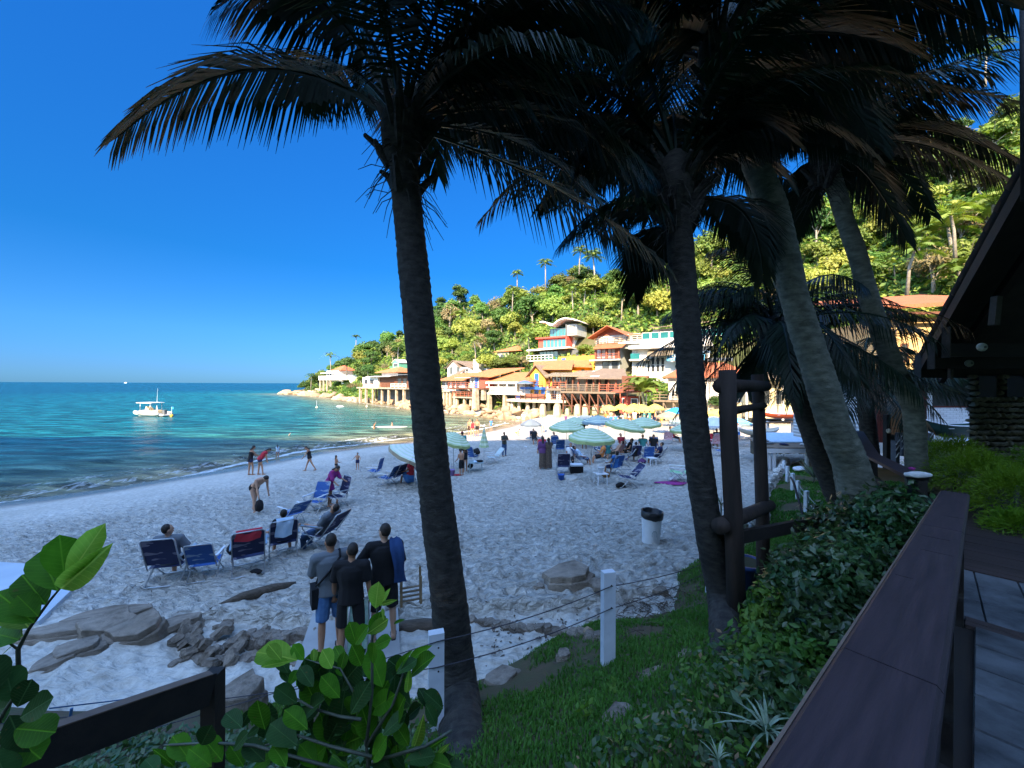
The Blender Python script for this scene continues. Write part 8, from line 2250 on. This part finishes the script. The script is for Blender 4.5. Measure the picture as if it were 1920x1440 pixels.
# rope posts and lamp
for lab, px, py, Y_, h_ in (('grey rope post, front one of the left pair',1677,850,10.2,.62),('grey rope post, rear one of the left pair',1688,838,11.4,.68),('grey rope post right of the bent palm stem',1741,838,11.0,.72)):
    g = W(px,py,Y_); g.z = FZ; t = thing('rope_post', lab, 'post', g, .3, 'grey rope posts at the end of the walkway'); obj('body', MB().box(-.08,.08,-.08,.08,0,h_), GREYW if False else pm('grey_post', (.14,.15,.18), (.10,.11,.13), sc=5, rough=.8), t)
    rp = MB()
    for z_ in (.25,.45,.6): rp.tube([(-.09,-.09,z_*h_/.65-.05),(.02,-.10,z_*h_/.65+.08)], .012, 6)
    obj('rope', rp, FWHITE, t)
g = W(1663,860,9.6); g.z = FZ; t = thing('lamp_post', 'black lamp post with a small round lantern beside the rope posts', 'lamp post', g); obj('pole', MB().box(-.05,.05,-.05,.05,0,1.35), DARKW, t); obj('lantern', MB().ell((-.02,-.07,.95),.05,.05,.06,10,6), CREAM, t)
# ------------------------------------------------------------------ plants close by
def leaf_mesh(name, seed, w=.52, obovate=True, fold=.12, curl=.1):
    n = 7; vs = []; fs = []; r = random.Random(seed)
    for i in range(n+1):
        u = i/n
        hw = w*.5*(math.sin(pi*min(1,u**(1.5 if obovate else .8)))**(.5 if obovate else .75) if 0 < u < 1 else .0)
        z = -curl*u*u
        vs += [(-hw, u, z+fold*hw*1.6), (-hw*.5, u, z+fold*hw*.6), (0, u, z), (hw*.5, u, z+fold*hw*.6), (hw, u, z+fold*hw*1.6)]
    for i in range(n):
        for j in range(4): fs.append((i*5+j, i*5+j+1, (i+1)*5+j+1, (i+1)*5+j))
    mb = MB(); mb.smooth = True; mb.add(vs, fs); return mb.mesh(name)
def bigleaf_mat(name, c1, c2, trans):
    m, nt, p, out = newmat(name)
    v = coords(nt, 'Object'); sx = N(nt, 'ShaderNodeSeparateXYZ'); L(nt, v, sx.inputs[0])
    ab = N(nt, 'ShaderNodeMath', _operation='ABSOLUTE'); L(nt, sx.outputs['X'], ab.inputs[0])
    # side veins: y - |x| bands, and the midrib
    ma = N(nt, 'ShaderNodeMath', _operation='MULTIPLY_ADD'); ma.inputs[1].default_value = -.7; L(nt, ab.outputs[0], ma.inputs[0]); L(nt, sx.outputs['Y'], ma.inputs[2])
    mm = N(nt, 'ShaderNodeMath', _operation='MULTIPLY'); mm.inputs[1].default_value = 11.0; L(nt, ma.outputs[0], mm.inputs[0])
    fr_ = N(nt, 'ShaderNodeMath', _operation='FRACT'); L(nt, mm.outputs[0], fr_.inputs[0])
    rv = ramp(nt, fr_.outputs[0], [(0,1.0),(.10,.0),(.9,.0),(1,1.0)])
    rm = ramp(nt, ab.outputs[0], [(0.006,1.0),(.018,.0)])
    mxv = N(nt, 'ShaderNodeMath', _operation='MAXIMUM'); 
    sc_ = N(nt, 'ShaderNodeMath', _operation='MULTIPLY'); sc_.inputs[1].default_value = .35; L(nt, rv.outputs[0], sc_.inputs[0]); L(nt, sc_.outputs[0], mxv.inputs[0]); L(nt, rm.outputs[0], mxv.inputs[1])
    nz = N(nt, 'ShaderNodeTexNoise', Scale=3.5, Detail=5); oi = N(nt, 'ShaderNodeObjectInfo'); va = N(nt, 'ShaderNodeVectorMath', _operation='ADD'); L(nt, v, va.inputs[0]); L(nt, oi.outputs['Location'], va.inputs[1]); L(nt, va.outputs[0], nz.inputs['Vector'])
    r = ramp(nt, nz.outputs['Fac'], [(.3, c1), (.7, c2)])
    h = N(nt, 'ShaderNodeHueSaturation'); mr = N(nt, 'ShaderNodeMapRange', To__Min=.65, To__Max=1.35); L(nt, oi.outputs['Random'], mr.inputs['Value']); L(nt, mr.outputs[0], h.inputs['Value']); L(nt, r.outputs[0], h.inputs['Color'])
    mx = N(nt, 'ShaderNodeMix', _data_type='RGBA'); mx.inputs[7].default_value = (c2[0]*2.0, c2[1]*1.6, c2[2]*2, 1); L(nt, mxv.outputs[0], mx.inputs[0]); L(nt, h.outputs[0], mx.inputs[6]); nb_ = N(nt, 'ShaderNodeTexNoise', Scale=9.0, Detail=4); L(nt, va.outputs[0], nb_.inputs['Vector']); rb_ = ramp(nt, nb_.outputs['Fac'], [(.66,0.0),(.70,1.0)])
    mb_ = N(nt, 'ShaderNodeMix', _data_type='RGBA'); mb_.inputs[7].default_value = (.10,.07,.02,1); L(nt, rb_.outputs[0], mb_.inputs[0]); L(nt, mx.outputs[2], mb_.inputs[6]); L(nt, mb_.outputs[2], p.inputs['Base Color'])
    p.inputs['Roughness'].default_value = .5; p.inputs['Specular IOR Level'].default_value = .12
    b = N(nt, 'ShaderNodeBump', Strength=.4, Distance=.01); b.invert = True; L(nt, mxv.outputs[0], b.inputs['Height']); L(nt, b.outputs[0], p.inputs['Normal'])
    tr = N(nt, 'ShaderNodeBsdfTranslucent'); h2 = N(nt, 'ShaderNodeHueSaturation', Value=2.0); L(nt, mx.outputs[2], h2.inputs['Color']); L(nt, h2.outputs[0], tr.inputs['Color'])
    ms = N(nt, 'ShaderNodeMixShader'); ms.inputs[0].default_value = trans; L(nt, p.outputs[0], ms.inputs[1]); L(nt, tr.outputs[0], ms.inputs[2]); L(nt, ms.outputs[0], out.inputs['Surface'])
    return m
BLG = bigleaf_mat('sea_almond_leaf', (.035,.12,.006), (.06,.18,.010), .3)
BLY = bigleaf_mat('young_leaf', (.11,.24,.02), (.17,.30,.035), .5)
BLD = bigleaf_mat('old_leaf', (.018,.055,.012), (.028,.075,.018), .15)
LM = {}
for nm, m_ in (('g',BLG),('y',BLY),('d',BLD)):
    LM[nm] = []
    for i in range(3):
        me = leaf_mesh('leaf', i, .60-.06*i, True, .10+.08*i, .06+.07*i); me.materials.append(m_); LM[nm].append(me)
    me = leaf_mesh('leaf', 9, .34, False, .4, .15); me.materials.append(m_); LM[nm].append(me)
rl_ = random.Random(31)
CAMP = Vector((0,0,CAMZ))
def leaf(parent, bx, by, tx, ty, D, kind='g', var=0, dz=0, wid=1.0, tilt=None):
    B = W(bx,by,D); T = W(tx,ty,D+dz); y = T-B; Ln = y.length; y = y/Ln
    n = (CAMP-B).normalized()
    n = (n + Vector((rl_.uniform(-.5,.5), rl_.uniform(-.2,.3), rl_.uniform(.1,.8))))if tilt is None else (n+Vector(tilt))
    n = (n - y*n.dot(y)).normalized(); x = y.cross(n).normalized()
    o = bpy.data.objects.new('leaf', LM[kind][var % 4]); COL.objects.link(o); o.parent = parent
    M_ = Matrix((x*Ln*wid, y*Ln, n*Ln)).transposed().to_4x4(); M_.translation = B; o.matrix_local = M_
    return o
TWIG = pm('green_twig', (.05,.06,.04), (.09,.10,.07), sc=20, rough=.6)
# sprig at the left edge
sp = thing('sprig', 'upright sprig with round bright green leaves at the left edge', 'branch', (0,0,0))
obj('stem', MB().tube([W(38,1290,1.05), W(36,1222,1.05), W(55,1185,1.04), W(95,1130,1.02), W(130,1088,1.0)], [.005,.005,.004,.003,.002], 7).tube([W(36,1222,1.05), W(20,1210,1.05), W(-10,1210,1.05)], .003, 6), TWIG, sp)
for a in [(128,1090,188,994,'y',1,.62),(124,1094,112,1008,'g',0,.95),(110,1112,76,1036,'g',0,1.0),(88,1138,42,1080,'g',0,1.1),(116,1108,200,1036,'y',3,1.0),(66,1172,-6,1112,'g',0,1.05),(74,1160,34,1120,'g',0,1.1),(58,1182,18,1140,'y',0,1.0),(46,1196,10,1215,'y',1,.9),(40,1204,-16,1190,'g',0,1.2)]:
    leaf(sp, a[0],a[1],a[2],a[3], 1.02+rl_.uniform(-.03,.03), a[4], a[5], rl_.uniform(-.02,.04), a[6], (rl_.uniform(-.25,.25),0,rl_.uniform(-.1,.35)))
s2 = thing('sprig', 'dark lower sprig with round leaves in the bottom left corner', 'branch', (0,0,0))
obj('stem', MB().tube([W(-20,1400,.95), W(10,1340,.95), W(30,1310,.95), W(45,1290,.95)], .004, 6), TWIG, s2)
for a in [(40,1300,55,1290-10,'d'),(30,1320,10,1255,'d'),(35,1330,60,1280,'d'),(40,1350,98,1312,'d'),(30,1370,105,1375,'g'),(20,1380,80,1425,'g'),(10,1360,-30,1300,'d'),(0,1300,-20,1235,'d'),(20,1345,45,1400,'d'),(5,1400,40,1450,'d'),(-10,1410,20,1470,'d'),(25,1325,-10,1340,'d')]:
    leaf(s2, a[0],a[1],a[2],a[3], .95+rl_.uniform(-.04,.04), a[4], 0, 0, 1.15, (rl_.uniform(-.2,.2),0,.3))
# bush at the bottom centre
b1 = thing('leafy_bush', 'bush with large round green leaves at the bottom centre, before the three men', 'bush', (0,0,0))
tw = MB()
for pts_ in ([(700,1500),(690,1400),(672,1310),(640,1255),(560,1235),(500,1238),(480,1240)], [(690,1400),(700,1300),(700,1200),(712,1130),(716,1100)], [(680,1350),(640,1345),(590,1330),(520,1290)], [(690,1400),(740,1320),(760,1260),(770,1220)], [(700,1420),(620,1400),(560,1380),(500,1400)], [(700,1430),(800,1400),(850,1370)], [(660,1450),(480,1400),(400,1395),(310,1400)]):
    tw.tube([W(x,y,1.35+.02*i) for i,(x,y) in enumerate(pts_)], [.006-.0008*i for i in range(len(pts_))] if len(pts_) < 7 else [.006,.005,.004,.0035,.003,.002,.002], 6)
obj('twigs', tw, TWIG, b1)
EX = [(706,1142,710,1090,'y',1),(715,1138,735,1096,'y',3),(716,1135,750,1124,'y',3),(718,1142,722,1165,'y',3),
 (700,1195,718,1142,'g',0),(672,1215,655,1160,'g',0),(690,1190,735,1158,'y',1),(668,1210,690,1170,'g',1),(740,1172,765,1158,'g',3),
 (700,1215,740,1195,'g',0),(700,1245,702,1202,'g',0),(680,1250,662,1208,'g',1),(650,1250,625,1206,'g',1),
 (560,1240,468,1215,'y',1),(530,1240,502,1205,'y',0),(572,1240,548,1205,'g',0),(590,1248,592,1212,'y',1),(625,1255,605,1215,'y',0),(545,1242,480,1252,'y',3),(640,1262,650,1218,'g',0),
 (720,1290,690,1205,'g',0),(745,1265,790,1230,'d',1),(745,1260,775,1215,'g',3),(770,1240,812,1205,'g',3),(765,1300,772,1250,'y',3),
 (590,1290,560,1245,'d',0),(560,1320,512,1285,'d',0),(600,1330,570,1270,'g',0),(640,1310,600,1262,'g',0),(660,1340,700,1270,'d',0),(700,1330,735,1270,'g',0),(640,1360,650,1290,'d',0),
 (580,1370,530,1325,'g',0),(560,1400,500,1350,'d',0),(620,1400,600,1330,'g',0),(700,1390,680,1320,'g',0),(720,1380,770,1330,'d',0),(740,1360,760,1300,'g',0),(500,1370,480,1310,'g',0),
 (770,1400,740,1350,'g',1),(780,1400,800,1345,'y',3),(800,1410,845,1375,'g',3),(820,1420,850,1390,'y',3),(760,1430,830,1410,'d',1),(700,1430,730,1375,'g',0),(650,1430,640,1370,'d',0),(600,1440,560,1390,'g',0),(540,1440,510,1390,'g',0),
 (500,1430,455,1385,'d',0),(460,1440,430,1390,'g',0),(420,1430,380,1380,'g',0),(400,1440,350,1400,'g',1),(360,1430,320,1375,'g',0),(330,1440,285,1400,'g',3),(380,1400,400,1360,'d',0),(440,1410,470,1370,'d',0),(470,1430,500,1400,'g',3),(350,1455,400,1420,'g',0),(300,1455,270,1420,'d',0),(850,1440,800,1420,'g',0),(880,1450,840,1430,'d',0)]
for i, a in enumerate(EX): leaf(b1, a[0],a[1],a[0]+(a[2]-a[0])*.86,a[1]+(a[3]-a[1])*.86, 1.38+.05*math.sin(i*1.7), a[4], a[5], rl_.uniform(-.04,.05), 1.0 if a[5] != 3 else .9)
for i in range(170):
    x = rl_.gauss(660, 95); y = rl_.uniform(1262,1470); 
    if x > 850 or (y < 1330 and (x < 540 or x > 775)): continue
    a_ = rl_.uniform(-2.6,-.5); l_ = rl_.uniform(30,54); leaf(b1, x, y, x+cos(a_)*l_, y+sin(a_)*l_, rl_.uniform(1.40,1.62), rl_.choice('dddg'), rl_.randrange(3), rl_.uniform(-.06,.06))

# generic leafy masses: small leaves joined, on real stems
def leafy(n, c, R, size, seed, up=.4, asp=.5, shell=.0):
    r = np.random.default_rng(seed); c = np.array(c)
    v = r.normal(size=(n,3)); v /= np.linalg.norm(v,axis=1)[:,None]; q = (shell+(1-shell)*r.uniform(0,1,n)**.45)[:,None]
    bump = 1+.25*np.sin(v[:,0:1]*6+seed)+.2*np.sin(v[:,1:2]*8+seed*2)
    P = c+v*q*np.array(R)*bump
    Nn = v*.6+r.normal(size=(n,3))*.6+np.array([0,-.1,up]); Nn /= np.linalg.norm(Nn,axis=1)[:,None]
    t = np.cross(Nn, r.normal(size=(n,3))); t /= np.linalg.norm(t,axis=1)[:,None]; b = np.cross(Nn,t); s = size*r.uniform(.6,1.3,n)[:,None]
    V = np.stack([P-t*s, P-t*s*.1-b*s*asp, P+t*s, P-t*s*.1+b*s*asp], 1)
    V[:,0] += Nn*s*.1
    return V.reshape(-1,3)
def leafy_thing(name, label, cat, n, c, R, size, seed, m, stems=7, ground=None, **k):
    t = thing(name, label, cat, c); V = leafy(n, (0,0,0), R, size, seed, **k)
    Q = V.reshape(-1,4,3); wx = Q[:,0,0]+c[0]; wy = Q[:,0,1]+c[1]; V = Q[(wx < 1.212*wy-.38)|(wy > 4.3)].reshape(-1,3)
    me = npmesh('foliage', V, np.arange(len(V)).reshape(-1,4), False); me.materials.append(m); obj('foliage', me, None, t)
    r = random.Random(seed); mb = MB()
    for i in range(stems):
        a_ = r.uniform(0,6.28); q_ = r.uniform(.3,.8); mb.tube([(0,0,-R[2]-.2), (cos(a_)*R[0]*q_*.5, sin(a_)*R[1]*q_*.5, -R[2]*.3), (cos(a_)*R[0]*q_, sin(a_)*R[1]*q_, R[2]*r.uniform(.2,.8))], [.014,.010,.005], 5)
    obj('stem', mb, TWIG, t); return t
SHD = leafmat('shrub_leaf_dark', (.020,.055,.014), (.05,.105,.025), sc=6, trans=.15, rough=.35, var=.25, hue=.02, spec=.5)
SHB = leafmat('shrub_leaf_fresh', (.06,.14,.02), (.12,.20,.03), sc=5, trans=.25, rough=.45, var=.2, hue=.02)
FER = leafmat('fern_green', (.09,.20,.012), (.20,.32,.025), sc=4, trans=.25, rough=.5, var=.15, hue=.01)
for i, (px, py, Y_, R_, lab, m_) in enumerate([(1640,985,4.9,(.75,.45,.45),'dark shrub around the foot of the thickest trunk',SHD),(1560,1060,4.4,(.62,.4,.42),'dark shrub below the barrier post',SHD),(1500,1130,4.0,(.50,.36,.36),'dark shrub right of the rear log post',SHD),
     (1560,1180,3.5,(.55,.36,.38),'dark shrub halfway down beside the hand rail',SHD),(1480,1260,3.2,(.45,.34,.28),'fresh green shrub right of the second palm foot',SHB),(1620,1080,3.9,(.45,.35,.42),'dark shrub against the hand rail',SHD),(1690,965,4.5,(.40,.3,.32),'dark shrub at the bend of the railings',SHD),(1450,1170,3.9,(.25,.25,.30),'small fresh bush beside the rear log post',SHB),(1500,1340,2.5,(.36,.3,.26),'dark low shrub by the near hand rail',SHD)]):
    c_ = W(px,py,Y_); leafy_thing('shrub', lab, 'shrub', 2600, c_, R_, .045, 70+i, m_)
# bright feathery shrubs right of the far walkway
FM = []
def feather(label, c, R, seed):
    t = thing('fern_shrub', label, 'shrub', c); r = np.random.default_rng(seed); n = 5200
    a = r.uniform(0,2*pi,n); el = r.uniform(-.3,1.45,n); q = r.uniform(.35,1,n)**.6
    v = np.stack([np.cos(a)*np.cos(el), np.sin(a)*np.cos(el), np.sin(el)],1); P = v*q[:,None]*np.array(R)*(1+.12*np.sin(v[:,0:1]*9+seed))
    d = v+r.normal(size=(n,3))*.35+np.array([0,0,.1]); d /= np.linalg.norm(d,axis=1)[:,None]; s = r.uniform(.05,.11,n)[:,None]
    b = np.cross(d, r.normal(size=(n,3))); b /= np.linalg.norm(b,axis=1)[:,None]
    V = np.stack([P, P+d*s*.5+b*.007, P+d*s+np.array([0,0,-.02]), P+d*s*.5-b*.007],1).reshape(-1,3)
    me = npmesh('foliage', V, np.arange(n*4).reshape(n,4), False); me.materials.append(FER); obj('foliage', me, None, t)
    obj('stem', MB().tube([(0,0,-.4),(0,0,R[2]*.5)], .03, 6), TWIG, t)
feather('bright feathery shrub nearest the white wall', (8.35,7.25,3.75), (.65,.6,.55), 1)
feather('bright feathery shrub in the middle of the bed', (8.0,6.6,3.65), (.7,.55,.5), 2)
feather('bright feathery shrub at the right edge', (7.75,5.9,3.5), (.6,.5,.55), 3)
feather('low bright feathery shrub nearest the hand rail end', (7.3,5.5,3.15), (.45,.4,.35), 4)
feather('feathery shrub cut off by the right edge', (8.9,6.3,3.7), (.8,.6,.6), 5)
mb = MB(); mb.smooth = True
n_ = 24; bedv = []
for i in range(n_+1):
    for j in range(9):
        s_ = i/n_; w_ = j/8; c0 = Vector((6.7,4.75,0)).lerp(Vector((12.4,11.6,0)), s_); q_ = c0+Vector((.678,-.735,0))*(w_*3.2)
        bedv.append((q_.x, q_.y, FZ-.05+.5*w_**.8*1.0+.06*math.sin(i*1.3+j)))
mb.add(bedv, [(i*9+j, i*9+j+1, (i+1)*9+j+1, (i+1)*9+j) for i in range(n_) for j in range(8)]); obj('flower_bed', mb, SOIL, kind='structure')
# ground cover under the shrubs and on the bank
def cover(n, seed, size, m, reg, name='ground_cover', left=False):
    r = np.random.default_rng(seed); P = np.stack([r.uniform(reg[0],reg[1],n*3), r.uniform(reg[2],reg[3],n*3)],1)
    c = sdist(P[:,0],P[:,1],CLINE); edge = P[:,0]-1.2*P[:,1]; dn = fbm(P[:,0]*1.6+seed, P[:,1]*1.6, 2, 66)
    ok = (c > .25) & (P[:,0] < 1.212*P[:,1]-.42) & (((edge > -1.7+r.uniform(-1,.6,len(P))) | left)) 
    P = P[ok][:n]; m_ = len(P); z = ground(P[:,0],P[:,1])+r.uniform(.01,.14,m_)
    C = np.stack([P[:,0],P[:,1],z],1); Nn = r.normal(size=(m_,3))*.45+np.array([0,-.25,.8]); Nn /= np.linalg.norm(Nn,axis=1)[:,None]
    t = np.cross(Nn, r.normal(size=(m_,3))); t /= np.linalg.norm(t,axis=1)[:,None]; b = np.cross(Nn,t); s = size*r.uniform(.5,1.3,m_)[:,None]
    V = np.stack([C-t*s, C-b*s*.55, C+t*s, C+b*s*.55],1).reshape(-1,3); me = npmesh(name, V, np.arange(m_*4).reshape(m_,4), False); me.materials.append(m); obj(name, me, None, kind='stuff')
cover(26000, 3, .028, SHD, (-1.5,7,1.0,7.5)); cover(7000, 4, .032, SHB, (-1.5,7,1.0,7.0)); cover(9000, 8, .032, SHD, (-5,-.7,1.0,3.6), left=True); cover(900, 5, .03, FROND_DRY, (-2,6,2,7.5), 'fallen_leaves')
# strappy plants
def strappy(label, c, n, ln, w, m, seed, name='strappy_plant', droop=.7, rise=(30,80), stem=0):
    t = thing(name, label, 'plant', c); r = random.Random(seed)
    if stem: obj('stem', MB().tube([(0,0,-stem),(0,0,0)], .02, 7), TWIG, t)
    for i in range(n):
        a_ = i*6.28/n*2.4+r.uniform(-.3,.3); e_ = radians(r.uniform(*rise)); L_ = ln*r.uniform(.7,1.1); h_ = Vector((cos(a_),sin(a_),0)); sd_ = Vector((-sin(a_),cos(a_),0)); pts_ = []
        for j in range(5):
            u = j/4; p_ = h_*(L_*u*cos(e_)+.25*L_*u*u*droop)+Vector((0,0,L_*u*sin(e_)-L_*droop*u*u*.55)); ww = w*(1-u**2*.95)*(.6+.8*min(1,u*2))/1.2; pts_ += [p_-sd_*ww/2, p_+sd_*ww/2]
        mb = MB(); mb.smooth = True; mb.add(pts_, [(2*j,2*j+1,2*j+3,2*j+2) for j in range(4)]); obj('leaf', mb, m, t)
    return t
VAR = leafmat('variegated_leaf', (.12,.2,.10), (.42,.48,.36), sc=14, trans=.2, rough=.45, var=.1, hue=.0)
AGV = leafmat('agave_leaf', (.07,.10,.07), (.13,.17,.11), sc=3, trans=.1, rough=.5, var=.1, hue=.0)
g = hit(1432,1372); strappy('spider plant with white-striped arching leaves by the hand rail', W(1440,1372,2.35), 26, .30, .018, VAR, 1, droop=1.1)
strappy('small striped grass-like tuft left of the spider plant', W(1350,1425,2.2), 14, .14, .012, VAR, 2)
g = hit(1527,905); strappy('grey-green agave on the lawn before the leaning trunks', g+Vector((0,0,.25)), 40, .95, .07, AGV, 3, 'agave', .12, (5,75), .3)
g = hit(1353,1010); strappy('thin-stemmed spiky plant left of the log frame', g+Vector((0,0,.85)), 22, .32, .022, SHD, 4, 'spiky_plant', .25, (-20,80), .9)
g = hit(1392,1000); strappy('small spiky plant between the log posts', g+Vector((0,0,.5)), 16, .28, .02, SHD, 5, 'spiky_plant', .25, (0,80), .5)
for i, (px, py, Y_) in enumerate([(1098,1325,3.1),(1405,1418,2.3),(1430,1160,4.3),(1375,1290,3.2),(1150,1285,3.5)]):
    t = thing('seedling', ['yellow-green seedling in the grass below the white post','yellow seedling at the bottom beside the spider plant','yellow-green sprout before the rear log post','yellow sprout right of the second palm foot','small yellow flower sprout in the middle of the grass'][i], 'plant', W(px,py,Y_)); V = leafy(26, (0,0,0), (.07,.07,.08), .035, 400+i); me = npmesh('foliage', V, np.arange(len(V)).reshape(-1,4), False); me.materials.append(BLY if False else SHB if i != 3 else LEAFC); obj('foliage', me, None, t); obj('stem', MB().tube([(0,0,-.25),(0,0,.03)], .004, 5), TWIG, t)
